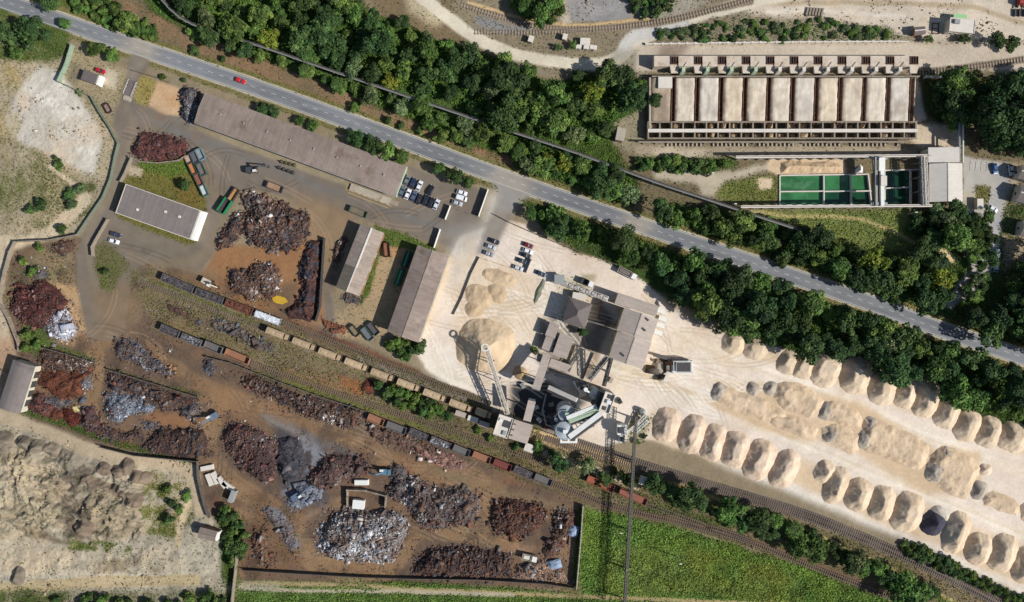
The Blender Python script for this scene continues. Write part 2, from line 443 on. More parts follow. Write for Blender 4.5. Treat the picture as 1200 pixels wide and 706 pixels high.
area([(172, 552), (222, 565), (228, 605), (205, 632), (172, 625), (165, 590)], (112, 110, 62), 6, 2, v=.75, vc=(94, 108, 48), patchy=('f', .45, .25))
line([(222, 590), (212, 615), (208, 640)], 9, (196, 178, 146), 3, 3, v=.05)
area([(-75, 692), (274, 694), (274, 776), (-75, 776)], (92, 96, 56), 4, 3, v=.7, vc=(80, 98, 48), patchy=('m', .4, .3))
area([(75, 632), (120, 634), (155, 640), (150, 648), (80, 642)], (96, 110, 54), 4, 1, v=.8, vc=(98, 112, 50), patchy=('f', .48, .2))

# --- scrapyard soil
area([(88, 278), (150, 300), (260, 330), (420, 402), (560, 468), (680, 560), (684, 600), (678, 690), (280, 684), (262, 620), (236, 590), (233, 540), (120, 524), (35, 490), (20, 420), (4, 350), (14, 300), (30, 288)], (108, 90, 75), 2, 2, z='scrapyard_dirt', v=0, rel=.3)
area([(14, 296), (90, 285), (92, 330), (100, 360), (80, 400), (30, 410), (6, 350)], (132, 116, 92), 5, 3, v=.25, vc=(86, 102, 52), patchy=('m', .4, .3))
area([(60, 330), (92, 335), (108, 370), (110, 405), (75, 400)], (182, 150, 112), 6, 3, v=0)
area([(255, 290), (340, 285), (385, 275), (378, 330), (380, 378), (345, 378), (285, 355), (235, 330)], (150, 110, 76), 6, 3, amt=.95)
area([(300, 345), (352, 330), (345, 378), (318, 372)], (104, 88, 72), 6, 3, amt=.8)
line([(330, 376), (420, 412), (500, 446)], 8, (104, 62, 46), 5, 4, patchy=('m', .4, .3))
area([(225, 330), (240, 320), (300, 340), (330, 362), (300, 362)], (138, 104, 72), 5, 3, amt=.8)
line([(110, 405), (112, 440), (106, 480), (120, 505)], 20, (138, 112, 84), 3, 4)
line([(100, 400), (150, 400), (220, 445), (290, 475), (380, 505), (470, 545), (560, 562)], 22, (132, 106, 80), 4, 5)
area([(215, 440), (300, 470), (330, 495), (262, 495), (232, 470)], (140, 111, 82), 5, 4, amt=.8)
area([(165, 482), (225, 488), (250, 505), (180, 500)], (146, 106, 74), 4, 3, amt=.8)
line([(250, 490), (243, 525), (265, 560), (310, 590), (345, 620), (365, 655), (410, 668), (455, 668), (478, 635), (490, 622), (560, 625), (600, 630)], 24, (138, 112, 84), 3, 4)
line([(480, 555), (560, 562), (565, 600), (560, 625)], 22, (138, 110, 82), 3, 5)
line([(245, 520), (275, 560), (330, 598), (352, 640)], 6, (118, 98, 78), 2, 3, amt=.6)
line([(400, 590), (385, 590), (360, 600), (345, 615)], 14, (132, 108, 84), 3, 4)
area([(322, 500), (350, 505), (372, 540), (385, 585), (360, 600), (335, 580), (325, 545)], (72, 71, 75), 8, 4, amt=.95)
area([(330, 570), (378, 560), (388, 590), (360, 604), (338, 600)], (128, 132, 140), 5, 2, amt=.7, patchy=('f', .5, .3))
area([(350, 500), (378, 525), (370, 545), (355, 530)], (136, 136, 138), 6, 2, amt=.8, patchy=('f', .48, .15))
line([(312, 490), (335, 500), (355, 508), (385, 522), (420, 540)], 12, (112, 108, 106), 5, 5, amt=.7)
area([(352, 508), (380, 520), (384, 545), (366, 560), (352, 548)], (120, 122, 128), 6, 2, amt=.75, patchy=('f', .45, .2))
line([(312, 492), (345, 505), (360, 520)], 5, (124, 120, 116), 2, 2, amt=.8)
area([(296, 570), (345, 600), (355, 665), (285, 680), (272, 640)], (120, 92, 70), 5, 3, v=.1, vc=(90, 100, 52), amt=.8)
area([(310, 592), (335, 598), (352, 640), (340, 645), (320, 615)], (128, 132, 140), 4, 2, amt=.75, patchy=('f', .5, .3))
area([(560, 640), (640, 640), (672, 600), (678, 660), (610, 650)], (150, 122, 96), 5, 2, amt=.7)
area([(250, 560), (300, 572), (290, 680), (268, 670), (262, 620)], (146, 118, 92), 4, 2, amt=.7, patchy=('f', .45, .3), v=.1)
area([(258, 600), (285, 610), (280, 680), (262, 690)], (70, 84, 44), 4, 2, v=.9, vc=(74, 98, 44))
area([(22, 482), (60, 496), (120, 518), (180, 535), (232, 545), (232, 538), (180, 527), (120, 510), (60, 488), (30, 478)], (74, 88, 46), 3, 1, v=.9, vc=(78, 102, 46))
area([(30, 370), (50, 372), (60, 400), (80, 408), (112, 420), (108, 428), (45, 420), (26, 400)], (92, 100, 58), 3, 2, v=.6, vc=(84, 108, 50))
# green strip between the scrap blocks
line([(130, 432), (180, 450), (232, 462)], 5, (108, 100, 66), 2, 2, v=.35)

# --- asphalt yard of the scrapyard
ASY = [(150, 70), (158, 66), (176, 74), (166, 92), (162, 110), (172, 122), (196, 128), (212, 140), (222, 152), (300, 178), (380, 205), (462, 236), (480, 195), (520, 208), (560, 222), (572, 225), (562, 258), (575, 262), (590, 258), (600, 228), (585, 222), (612, 224), (604, 240), (590, 262), (575, 300), (552, 300), (520, 285), (505, 285), (440, 262), (424, 256), (408, 262), (392, 300), (388, 340), (392, 372), (400, 398), (380, 380), (378, 330), (385, 278), (362, 248), (335, 232), (305, 222), (280, 226), (262, 262), (255, 292), (235, 318), (190, 312), (172, 308), (158, 318), (150, 350), (148, 385), (132, 400), (104, 396), (92, 350), (88, 300), (100, 268), (120, 235), (134, 200), (140, 168), (132, 150), (136, 122), (146, 106)]
area(ASY, (121, 110, 98), 2, 1, z='asphalt_yard', v=0, rel=.04)
area([(136, 130), (200, 130), (250, 165), (450, 235), (560, 250), (560, 290), (430, 262), (300, 215), (230, 190), (170, 145)], (116, 109, 101), 6, 4, amt=.6, patchy=('m', .45, .4))
area([(330, 225), (420, 250), (400, 300), (385, 340), (350, 250)], (140, 117, 90), 8, 6, amt=.9)
line([(150, 125), (158, 150), (142, 200), (120, 245), (104, 280), (112, 330), (130, 370)], 9, (132, 120, 102), 2, 4, amt=.7)
line([(152, 110), (165, 138), (230, 162), (330, 200), (430, 240), (520, 266), (575, 275)], 8, (112, 110, 108), 3, 5, amt=.5)
area([(130, 262), (170, 262), (220, 285), (238, 285), (235, 312), (180, 308), (150, 300), (128, 290)], (122, 112, 98), 4, 4, amt=.9)
line([(185, 312), (235, 300), (255, 280), (262, 250), (240, 200)], 12, (130, 116, 96), 4, 5, amt=.8)
area([(112, 340), (150, 330), (200, 312), (260, 318), (255, 335), (190, 330), (150, 390), (115, 400)], (128, 108, 84), 6, 5, amt=.8)
area([(112, 310), (124, 306), (140, 312), (138, 322), (128, 338), (120, 340)], (92, 100, 56), 2, 1, v=.7, vc=(86, 108, 50), z='meadow')
area([(113, 290), (122, 284), (152, 310), (130, 345), (112, 320)], (106, 100, 68), 3, 2, v=.4)
# lawn by the office
area([(152, 196), (178, 190), (200, 192), (222, 186), (232, 205), (243, 236), (240, 262), (229, 286), (218, 287), (138, 256), (134, 250), (143, 222)], (112, 106, 58), 2, 1, z='meadow', v=.45, vc=(104, 108, 52), rel=.1)
area([(160, 190), (215, 184), (228, 196), (200, 208), (165, 200)], (96, 112, 52), 3, 2, v=.7, vc=(92, 116, 50))
area([(200, 220), (232, 215), (240, 240), (215, 245)], (128, 104, 58), 5, 3, amt=.7)
area([(150, 194), (168, 198), (166, 208), (151, 206)], (176, 162, 138), 1, 1, v=0)
# gate house corner
area([(84, 58), (104, 66), (150, 82), (146, 106), (135, 125), (132, 148), (110, 112), (76, 95)], (158, 144, 116), 4, 2, v=.18, vc=(112, 112, 60))
area([(84, 70), (100, 82), (92, 98), (78, 95)], (128, 116, 100), 3, 2)
area([(124, 78), (140, 84), (136, 105), (120, 98)], (188, 176, 152), 4, 2, v=0)
area([(165, 88), (184, 96), (174, 126), (160, 122), (156, 112)], (150, 136, 82), 2, 1, v=.3, vc=(146, 134, 74), rel=.1)
area([(184, 96), (212, 104), (210, 136), (190, 134), (174, 124)], (198, 166, 130), 1, 1, rel=.1)
area([(186, 100), (210, 112), (208, 128), (192, 125)], (180, 130, 88), 5, 2, amt=.6, patchy=('f', .5, .3))
# dock apron and warehouse verge
area([(256, 164), (405, 218), (460, 238), (464, 231), (410, 212), (262, 158)], (148, 136, 112), 2, 1)
# between the two sheds
area([(455, 282), (480, 288), (474, 330), (452, 392), (425, 398), (395, 396), (394, 370), (424, 350), (448, 300)], (166, 144, 112), 3, 2, v=.05, rel=.15)
area([(462, 286), (476, 290), (470, 305), (458, 300)], (186, 142, 100), 3, 2, amt=.8)
area([(440, 264), (510, 288), (508, 296), (470, 290), (448, 290), (432, 345), (420, 362), (424, 340), (446, 285)], (96, 108, 56), 3, 1, v=.85, vc=(92, 116, 50))
area([(392, 300), (402, 300), (392, 345), (384, 330)], (96, 82, 72), 4, 2, amt=.7, patchy=('f', .45, .3))

# --- limestone works yard
LIM = [(566, 268), (592, 258), (614, 264), (640, 280), (672, 296), (702, 304), (735, 318), (756, 330), (772, 345), (792, 368), (822, 386), (860, 396), (920, 410), (975, 432), (1010, 426), (1035, 445), (1070, 455), (1092, 448), (1120, 478), (1150, 495), (1200, 510), (1275, 535), (1275, 730), (1200, 698), (1150, 672), (1090, 645), (1040, 622), (950, 584), (880, 556), (800, 526), (765, 516), (735, 516), (690, 528), (650, 512), (605, 500), (560, 472), (530, 452), (498, 430), (486, 410), (490, 396), (525, 306), (540, 276)]
area(LIM, (222, 207, 191), 3, 1, z='limestone_yard', v=0, rel=.12)
area([(575, 225), (592, 222), (590, 262), (560, 300), (530, 340), (522, 300), (545, 270), (565, 262)], (186, 180, 170), 4, 5, amt=.8)
area([(500, 300), (530, 300), (515, 340), (495, 395), (488, 395)], (226, 196, 154), 2, 2, amt=.9)
area([(522, 268), (560, 262), (555, 290), (530, 285)], (160, 156, 148), 8, 8, amt=.55)
area([(545, 305), (560, 302), (612, 320), (640, 330), (640, 395), (590, 420), (530, 395), (530, 370)], (216, 194, 164), 8, 6, amt=.7)
area([(495, 400), (530, 400), (560, 450), (540, 470), (500, 430)], (230, 220, 204), 8, 6, amt=.8)
for k in range(4):
    line([(506 + 5 * k, 395), (508 + 4 * k, 418), (524 + 4 * k, 440 - k), (548 + 4 * k, 450 - 2 * k)], 2, (210, 194, 170), 2, 2, amt=.6)
area([(640, 335), (662, 345), (645, 378), (625, 400), (600, 420), (590, 405), (620, 360)], (226, 208, 184), 8, 6, amt=.8)
area([(762, 345), (820, 386), (900, 415), (1000, 440), (920, 460), (820, 470), (740, 440), (760, 395)], (228, 214, 198), 8, 6, amt=.9)
line([(716, 430), (770, 450), (840, 478), (920, 512), (1000, 545), (1100, 586), (1200, 628), (1275, 660)], 13, (228, 214, 194), 2, 5, z='haul_road')
line([(790, 388), (850, 418), (930, 446), (1010, 478), (1090, 512), (1160, 540), (1275, 585)], 12, (230, 216, 196), 2, 5, z='haul_road')
line([(730, 432), (790, 452), (850, 480), (930, 514)], 4, (212, 188, 154), 1, 3, amt=.8)
for o in (-3.2, -1.2, 1.6, 3.4):
    line(offs([(716, 430), (770, 450), (840, 478), (920, 512), (1000, 545), (1100, 586), (1200, 628)], o), 1, (240, 232, 218) if o > 0 else (208, 188, 160), 1, 1, amt=.5)
    line(offs([(790, 388), (850, 418), (930, 446), (1010, 478), (1090, 512), (1160, 540)], o), 1, (240, 232, 218) if o < 0 else (210, 190, 160), 1, 1, amt=.5)
line([(755, 335), (765, 385), (740, 430), (720, 470), (720, 505)], 10, (232, 216, 190), 4, 6, amt=.8)
line([(775, 360), (810, 395), (880, 420)], 6, (236, 224, 204), 3, 4, amt=.7)
line([(500, 430), (560, 465), (620, 500)], 6, (236, 226, 208), 3, 4, amt=.7)
area([(745, 482), (768, 488), (752, 520), (735, 515), (738, 498)], (150, 142, 108), 4, 2, v=.5, vc=(104, 116, 66))
area([(836, 445), (900, 450), (1005, 470), (1095, 525), (1150, 530), (1150, 582), (1085, 580), (1000, 528), (900, 508), (835, 475)], (206, 180, 146), 6, 3, amt=.95)
area([(760, 478), (900, 530), (1000, 560), (1200, 640), (1200, 690), (1070, 630), (950, 580), (860, 545), (762, 515)], (212, 188, 156), 5, 3, amt=.95)
area([(852, 392), (900, 408), (960, 430), (1010, 436), (1080, 458), (1140, 492), (1210, 512), (1230, 545), (1160, 525), (1100, 495), (1030, 470), (950, 442), (860, 412)], (212, 188, 156), 5, 3, amt=.9)
area([(900, 555), (1000, 600), (1200, 690), (1200, 700), (1080, 642), (950, 588), (830, 540)], (222, 214, 200), 3, 3, amt=.8)
area([(600, 442), (640, 445), (660, 462), (690, 470), (655, 500), (632, 508), (596, 492)], (58, 60, 66), 4, 3, z='asphalt_yard', amt=.97)  # dark paving with the shade of tower and gallery painted in
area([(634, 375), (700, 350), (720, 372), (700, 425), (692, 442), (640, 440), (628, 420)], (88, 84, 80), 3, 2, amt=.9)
area([(655, 322), (690, 330), (694, 350), (655, 345)], (160, 156, 112), 4, 3, v=.2, vc=(130, 128, 76), amt=.6)
area([(680, 320), (700, 322), (698, 330), (684, 328)], (132, 128, 84), 2, 1, amt=.7)

rt = random.Random(12)
for k in range(110):   # tyre tracks over the stone yard
    x, y = rt.choice([(740, 440), (780, 400), (700, 520), (560, 440), (620, 350), (600, 290), (800, 440), (740, 330), (530, 360)])
    x += rt.uniform(-40, 40); y += rt.uniform(-25, 25); a = rt.uniform(-.4, 1.2); c = rt.uniform(-.03, .03); L = []
    for q in range(7): L.append((x, y)); x += 13 * math.cos(a); y += 13 * math.sin(a); a += c * 6
    if all(inpoly(LIM, np.array([p[0]]), np.array([p[1]]))[0] for p in L):
        cc = (238, 230, 216) if k % 2 else (194, 174, 150)
        line(L, 1.3, cc, .6, 1, amt=.7); line(offs(L, 4.6), 1.3, cc, .6, 1, amt=.7)

for k in range(130):   # wheel marks and stains in the scrapyard and on its asphalt
    x, y = rt.choice([(120, 380), (130, 300), (180, 300), (250, 300), (200, 420), (290, 470), (390, 510), (470, 545), (260, 540), (330, 610), (380, 660), (470, 620), (540, 600), (300, 220), (240, 180), (420, 240), (500, 260), (160, 140), (360, 250), (560, 610), (110, 450), (520, 555)])
    x += rt.uniform(-34, 34); y += rt.uniform(-18, 18); a = rt.choice([.35, .4, .45, .5, 1.9, .2, -.6, .7]) + rt.uniform(-.25, .25); c = rt.uniform(-.05, .05); L = []
    for q in range(7): L.append((x, y)); x += 10 * math.cos(a); y += 10 * math.sin(a); a += c * 5
    zz = [zone[int(np.clip(p[1] - GY0, 0, H - 1)), int(np.clip(p[0] - GX0, 0, W - 1))] for p in L]
    if all(q in (1, 3) for q in zz):
        cc = (92, 82, 72) if k % 3 else (156, 134, 110)
        line(L, 1.4, cc, .5, 1, amt=.6); line(offs(L, 4.8), 1.4, cc, .5, 1, amt=.6)
for k in range(60):
    x, y = rt.uniform(90, 670), rt.uniform(120, 680)
    if zone[int(y - GY0), int(x - GX0)] in (1, 3):
        r_ = rt.uniform(2.5, 9); area([(x + r_ * 1.5 * math.cos(q), y + r_ * math.sin(q)) for q in np.arange(0, 6.2, .6)], rt.choice([(70, 62, 56), (84, 74, 66), (80, 72, 70), (120, 78, 54), (136, 96, 66)]), 4, 2, amt=rt.uniform(.3, .65), patchy=('f', .45, .3))

area([(572, 208), (626, 228), (608, 238), (598, 256), (580, 296), (556, 300), (570, 264), (582, 240), (584, 224)], (146, 141, 134), 1, 2, z='asphalt_yard', v=0, rel=.03)
area([(150, 48), (180, 58), (170, 78), (158, 96), (148, 92), (154, 70)], (132, 122, 110), 1, 2, z='asphalt_yard', v=0, rel=.03)
# --- top: white track, quarry plateau, old sidings
area([(420, -75), (1275, -75), (1275, 60), (1060, 52), (900, 50), (760, 52), (740, 84), (640, 95), (560, 62), (470, 26), (425, 5)], (138, 126, 104), 5, 3, v=.12, vc=(98, 102, 58), rel=.3)
area([(414, -75), (500, -75), (540, 40), (575, 62), (520, 48), (440, 18)], (122, 106, 82), 4, 2, v=.08)
area([(470, -20), (500, -8), (525, 18), (510, 30), (480, 15)], (196, 182, 150), 5, 4, amt=.8)
area([(860, -75), (1275, -75), (1275, 55), (1205, 50), (1100, 50), (1060, 42), (960, 20), (880, 18)], (206, 192, 172), 5, 3, z='quarry_floor', v=0, rel=.15)
line([(860, 6), (960, 3), (1060, 4), (1140, 9), (1180, 22), (1275, 45)], 6, (178, 160, 132), 2, 3, amt=.9)
line([(900, 14), (960, 12), (1060, 20)], 5, (222, 212, 196), 3, 3, amt=.7)
area([(652, -75), (668, -75), (664, 15), (672, 27), (660, 30), (652, 10)], (186, 174, 154), 3, 2)
area([(662, -75), (740, -75), (734, 12), (742, 20), (720, 25), (668, 26), (664, 10)], (148, 145, 142), 2, 1, z='quarry_floor', v=0, rel=.12)
for k in range(3):
    line([(678 + 6 * k, -10), (682 + 5 * k, 10 - 2 * k), (705, 17 - 4 * k), (722 - 4 * k, 8), (724 - 5 * k, -10)], 2, (176, 172, 166), 2, 2, amt=.5)
area([(735, -20), (790, -20), (860, -20), (800, 20), (740, 22)], (170, 164, 150), 5, 3, amt=.7)
line([(470, -22), (505, 6), (530, 24), (556, 44), (600, 62), (650, 72), (700, 75), (728, 66), (745, 50), (800, 26), (860, 8), (950, -10)], 14, (212, 202, 180), 2, 3, z='dirt_track', v=0, rel=.1)
line([(728, 64), (738, 45), (760, 38), (800, 27)], 15, (198, 194, 186), 3, 4, z='dirt_track', v=0)
line([(555, 8), (593, 22), (627, 31), (677, 34.5), (727, 32), (765, 27), (800, 20), (840, 10), (880, 2)], 9, (140, 124, 104), 2, 2, z='railway_ballast', v=0)
line([(550, 4), (593, 16), (640, 27), (690, 29), (760, 22)], 3, (206, 176, 128), 2, 2, amt=.9)
area([(560, 18), (600, 30), (640, 34), (600, 38), (572, 36), (556, 28)], (136, 134, 132), 3, 2)
area([(770, 38), (860, 18), (900, 24), (1040, 30), (1062, 48), (900, 48), (764, 50)], (146, 136, 112), 4, 2, v=.5, vc=(84, 106, 48), patchy=('m', .4, .3))
area([(720, 60), (745, 55), (757, 60), (757, 90), (700, 90)], (150, 142, 124), 3, 3, amt=.7)
# bunker surroundings
area([(745, 52), (1070, 50), (1275, 52), (1275, 85), (1090, 82), (1070, 84), (745, 84)], (196, 182, 162), 2, 2, v=0, rel=.05)
area([(775, 50), (812, 50), (800, 66), (770, 68)], (140, 122, 108), 5, 3, amt=.8)
line([(1064, 84), (1130, 80), (1200, 70), (1275, 60)], 9, (140, 124, 106), 2, 2, z='railway_ballast')
area([(716, 148), (755, 125), (756, 165), (740, 178), (716, 168)], (146, 136, 112), 4, 2, v=.1)
area([(745, 170), (1075, 172), (1075, 182), (860, 184), (830, 186), (745, 188)], (162, 148, 126), 3, 2, v=.05, rel=.1)
area([(762, 174), (830, 174), (822, 186), (770, 184)], (196, 182, 158), 3, 2, amt=.8)
area([(745, 184), (800, 186), (860, 184), (862, 196), (830, 202), (790, 200), (745, 198)], (94, 104, 58), 3, 2, v=.8, vc=(86, 112, 50))
area([(764, 202), (790, 197), (820, 202), (866, 200), (900, 192), (912, 186), (914, 196), (880, 206), (852, 214), (838, 230), (822, 228), (818, 215), (790, 212), (768, 210)], (184, 172, 150), 3, 2, z='dirt_track', v=0, rel=.1)
area([(838, 228), (852, 214), (884, 208), (912, 206), (912, 236), (860, 240)], (116, 118, 66), 3, 2, v=.55, vc=(100, 112, 52), rel=.2)
area([(886, 210), (905, 208), (904, 221), (890, 222)], (212, 190, 158), 3, 1, v=0)
area([(900, 186), (990, 186), (992, 204), (914, 206), (900, 200)], (208, 184, 152), 2, 1, v=0, rel=.3)
area([(1066, 145), (1128, 145), (1128, 172), (1080, 175), (1066, 165)], (200, 182, 158), 3, 2, v=0)
area([(1075, 83), (1140, 82), (1160, 100), (1150, 140), (1100, 145), (1080, 130)], (86, 88, 54), 4, 2, v=.7)
area([(1058, 92), (1076, 92), (1085, 140), (1066, 146), (1058, 140)], (196, 184, 164), 2, 1, v=0)
# meadow south of the ponds
area([(880, 246), (1060, 246), (1072, 275), (1068, 300), (1010, 290), (960, 270), (900, 255)], (122, 128, 74), 4, 2, z='meadow', v=.8, vc=(112, 130, 66), rel=.2)
line([(880, 248), (940, 254), (1000, 255), (1030, 265), (1070, 285)], 4, (176, 162, 112), 3, 3, v=.15, vc=(150, 140, 80))
area([(1094, 292), (1105, 290), (1122, 303), (1118, 311), (1102, 303)], (206, 184, 138), 2, 1, v=0)
# car park on the east side
PARK = [(1129, 182), (1140, 186), (1190, 192), (1192, 215), (1180, 232), (1172, 270), (1170, 310), (1155, 330), (1140, 345), (1115, 362), (1106, 360), (1122, 330), (1138, 315), (1128, 292), (1142, 290), (1148, 300), (1160, 295), (1162, 270), (1150, 252), (1132, 262), (1128, 235), (1129, 205)]
area(PARK, (172, 167, 158), 1, 1, z='car_park', v=0, rel=.05)
area([(1172, 195), (1182, 200), (1175, 260), (1172, 320), (1160, 330), (1160, 280), (1168, 240)], (162, 162, 162), 3, 3, amt=.7)
area([(1182, 190), (1275, 185), (1275, 400), (1180, 380), (1172, 320), (1176, 250)], (160, 142, 118), 3, 2, v=.25, vc=(96, 108, 54), patchy=('m', .4, .4))
area([(1142, 217), (1161, 219), (1160, 235), (1150, 246), (1142, 240)], (112, 106, 64), 1, 1, z='meadow', v=.4)
area([(1128, 225), (1142, 225), (1142, 242), (1128, 245)], (172, 162, 142), 1, 1, v=0)

# --- railway belt
area([(150, 318), (172, 312), (330, 375), (560, 468), (700, 530), (860, 580), (1060, 650), (1275, 742), (1275, 776), (1100, 720), (960, 668), (760, 600), (685, 590), (560, 540), (430, 480), (300, 425), (185, 388), (160, 345)], (124, 109, 86), 2, 2, v=.42, vc=(106, 110, 62), rel=.15, patchy=None)
area([(430, 500), (700, 575), (1000, 690), (1150, 745), (1050, 650), (860, 585), (700, 532), (560, 470)], (104, 100, 66), 6, 3, amt=.6, patchy=('m', .47, .25), v=.8, vc=(100, 112, 58))
line([(165, 328), (240, 356), (310, 386)], 9, (136, 124, 104), 2, 2, z='railway_ballast')
line([(176, 328), (250, 358), (320, 386)], 2.5, (104, 108, 60), 2, 1.5, v=.7)
line([(330, 378), (440, 424), (560, 468)], 9, (112, 92, 76), 2, 2, z='railway_ballast')
line([(420, 420), (500, 452), (560, 474)], 6, (126, 118, 108), 3, 3, amt=.7)
line([(300, 384), (440, 440), (560, 488), (640, 520), (760, 562), (880, 602)], 9, (134, 116, 92), 2, 2)
line([(300, 438), (430, 478), (560, 518), (650, 548), (690, 560)], 9, (108, 110, 62), 3, 3, v=.4, vc=(108, 112, 58), patchy=('m', .4, .4))
line([(180, 380), (300, 427), (430, 472), (560, 515), (640, 545)], 7, (132, 112, 88), 2, 2, z='railway_ballast')
line([(425, 484), (560, 533), (650, 568), (720, 596), (800, 612), (880, 634), (960, 665), (1060, 703), (1120, 730)], 10, (112, 92, 72), 2, 2, z='railway_ballast', v=0)
line([(560, 540), (640, 572), (720, 602), (800, 618), (880, 640)], 3, (100, 88, 68), 2, 2)
area([(320, 425), (430, 460), (440, 468), (380, 460), (330, 440)], (136, 104, 76), 6, 4, amt=.8)
area([(395, 440), (420, 448), (440, 462), (418, 462), (398, 452)], (158, 98, 66), 4, 2, amt=.8)
area([(490, 545), (580, 566), (660, 590), (680, 600), (600, 585), (520, 562)], (126, 108, 84), 4, 3)
# main line in the south east
line([(640, 508), (700, 528), (760, 548), (850, 575), (950, 606), (1040, 643), (1120, 680), (1200, 722), (1275, 765)], 13, (132, 122, 114), 1, 2, z='railway_ballast', v=0)
line([(600, 500), (650, 516), (700, 534), (740, 548)], 12, (206, 176, 132), 3, 4)
line([(640, 532), (700, 552), (745, 570)], 9, (196, 178, 150), 3, 3, z='dirt_track')
line([(745, 560), (800, 570), (880, 600), (940, 620), (1020, 655), (1090, 690), (1160, 730)], 4, (186, 170, 110), 2, 2, v=.2, vc=(150, 146, 76), patchy=('f', .4, .3))
line([(752, 568), (880, 608), (960, 635), (1060, 680), (1120, 712)], 7, (100, 110, 58), 3, 3, v=.7, vc=(92, 112, 50), patchy=('m', .35, .3))
line([(740, 590), (830, 610), (900, 622), (960, 640)], 8, (96, 96, 60), 3, 3, v=.6, vc=(80, 100, 48))

# --- southern green field and its tracks
FIELD = [(683, 594), (720, 602), (780, 616), (860, 638), (940, 664), (1020, 694), (1090, 728), (1110, 776), (600, 776), (676, 700)]
area(FIELD, (108, 122, 62), 6, 2, z='meadow', v=1.0, vc=(118, 150, 72), rel=.35)
area([(720, 635), (800, 650), (860, 690), (760, 700), (700, 690)], (116, 120, 66), 8, 4, v=1.0, vc=(132, 154, 78), amt=.7)
area([(800, 640), (900, 660), (960, 700), (900, 715), (820, 690)], (104, 108, 58), 8, 4, amt=.6, patchy=('m', .45, .3), vc=(134, 150, 74), v=1)
area([(278, 682), (480, 682), (672, 694), (690, 700), (1000, 720), (1000, 776), (274, 776)], (84, 98, 52), 3, 2, z='meadow', v=.9, vc=(108, 136, 66), rel=.2)
line([(285, 684), (420, 686), (470, 690), (560, 694), (680, 699), (800, 704), (1000, 712)], 6, (160, 144, 104), 1, 2, v=0)
line([(282, 689), (340, 692), (480, 694), (600, 698)], 5, (172, 162, 138), 1, 2, v=0)
area([(395, 676), (425, 676), (430, 688), (395, 688)], (140, 124, 92), 4, 2, v=.2)
area([(282, 683), (330, 686), (335, 694), (282, 694)], (160, 152, 130), 5, 3, v=.05)
area([(655, 680), (684, 686), (682, 700), (660, 696)], (132, 118, 82), 3, 2, v=.2)
line([(678, 598), (676, 640), (674, 690)], 5, (84, 92, 46), 2, 2, v=.7, vc=(92, 108, 50))

# tone variation over everything
var = (1 + (BN - .5) * .22 + (MN - .5) * .26 + (FN - .5) * .22)
RGB *= var[..., None]
sandm = blur(((zone == 2) | (zone == 9) | (zone == 8)).astype(float), 2)
t = np.clip((fbm(PX, PY, 60, 5, 21) - .45) * 3, 0, 1) * blur((zone == 2).astype(float), 2) * .35
RGB += (np.array(C(238, 227, 212)) - RGB) * t[..., None]
t = np.clip((fbm(PX + WX * 10, PY * 1.3, 44, 5, 23) - .5) * 4, 0, 1) * sandm * .5
RGB += (np.array(C(204, 180, 148)) - RGB) * t[..., None]
dirtm = blur((zone == 3).astype(float), 2)
t = np.clip((fbm(PX, PY, 30, 5, 25) - .52) * 4, 0, 1) * dirtm * .45
RGB += (np.array(C(144, 110, 80)) - RGB) * t[..., None]
t = np.clip((fbm(PX, PY, 22, 5, 27) - .55) * 5, 0, 1) * dirtm * .6
RGB += (np.array(C(72, 63, 57)) - RGB) * t[..., None]
pavm = blur((zone == 1).astype(float), 2)
t = np.clip((fbm(PX, PY, 36, 5, 31) - .5) * 4, 0, 1) * pavm * .4
RGB += (np.array(C(134, 118, 96)) - RGB) * t[..., None]
quam = blur((zone == 8).astype(float), 2)
t = np.clip((fbm(PX + WX * 14, PY + WY * 14, 24, 5, 33) - .5) * 4, 0, 1) * quam * .5
RGB *= (1 - .22 * t)[..., None]
RGB = np.clip(RGB, .01, .85)

# --- heights
GZ = (fbm(PX, PY, 14, 4, 41) - .5) * 2 * relief * .6 + (MN - .5) * relief
low = blur(inpoly([(-75, 495), (60, 520), (110, 545), (165, 548), (176, 600), (165, 632), (-75, 625)], PX, PY).astype(float), 6)
rd = 1 - np.abs(fbm(PX + WX * 16, PY * .8 + WY * 16, 30, 4, 44) - .5) * 4
rd2 = 1 - np.abs(fbm((PX + PY * .5) * .45 + WX * 8, (PY - PX * .4) * 1.6, 20, 3, 46) - .5) * 4
rk = np.sin((PX * .55 + PY * .83) * .95 + WX * 5 + WY * 3) * np.clip((fbm(PX, PY, 40, 3, 47) - .4) * 4, 0, 1)
GZ += low * (np.clip(rd, 0, 1) * 1.7 + np.clip(rd2, 0, 1) * 1.9 + rk * .1 + (fbm(PX, PY, 8, 3, 49) - .5) * 1.6)
RGB *= (1 - .33 * low * np.clip((fbm(PX + WX * 12, PY, 20, 4, 50) - .5) * 5, 0, 1))[..., None]
low2 = blur(inpoly([(-75, 640), (100, 646), (190, 650), (200, 674), (60, 676), (-75, 684)], PX, PY).astype(float), 5)
GZ += low2 * np.clip(rd, 0, 1) * .6
up = blur(inpoly([(-75, 60), (60, 70), (120, 170), (100, 240), (-75, 250)], PX, PY).astype(float), 8)
GZ += up * (fbm(PX, PY, 7, 3, 48) - .5) * .5
rdm = np.clip((16 - distline(ROAD, PX, PY)) / 5, 0, 1)
GZ *= 1 - rdm
veg[distline(ROAD, PX, PY) < 10.5] = 0; veg = blur(veg, 1); veg[distline(ROAD, PX, PY) < 9.6] = 0
pond = inpoly([(912, 204.5), (1018, 203), (1036, 199), (1082, 199), (1082, 241), (912, 241)], PX, PY)
GZ[pond] = -3.2
flat = blur((zone == 6).astype(float), 2); GZ *= 1 - flat * .8
GZ[0, :] = GZ[-1, :] = 0; GZ[:, 0] = GZ[:, -1] = 0

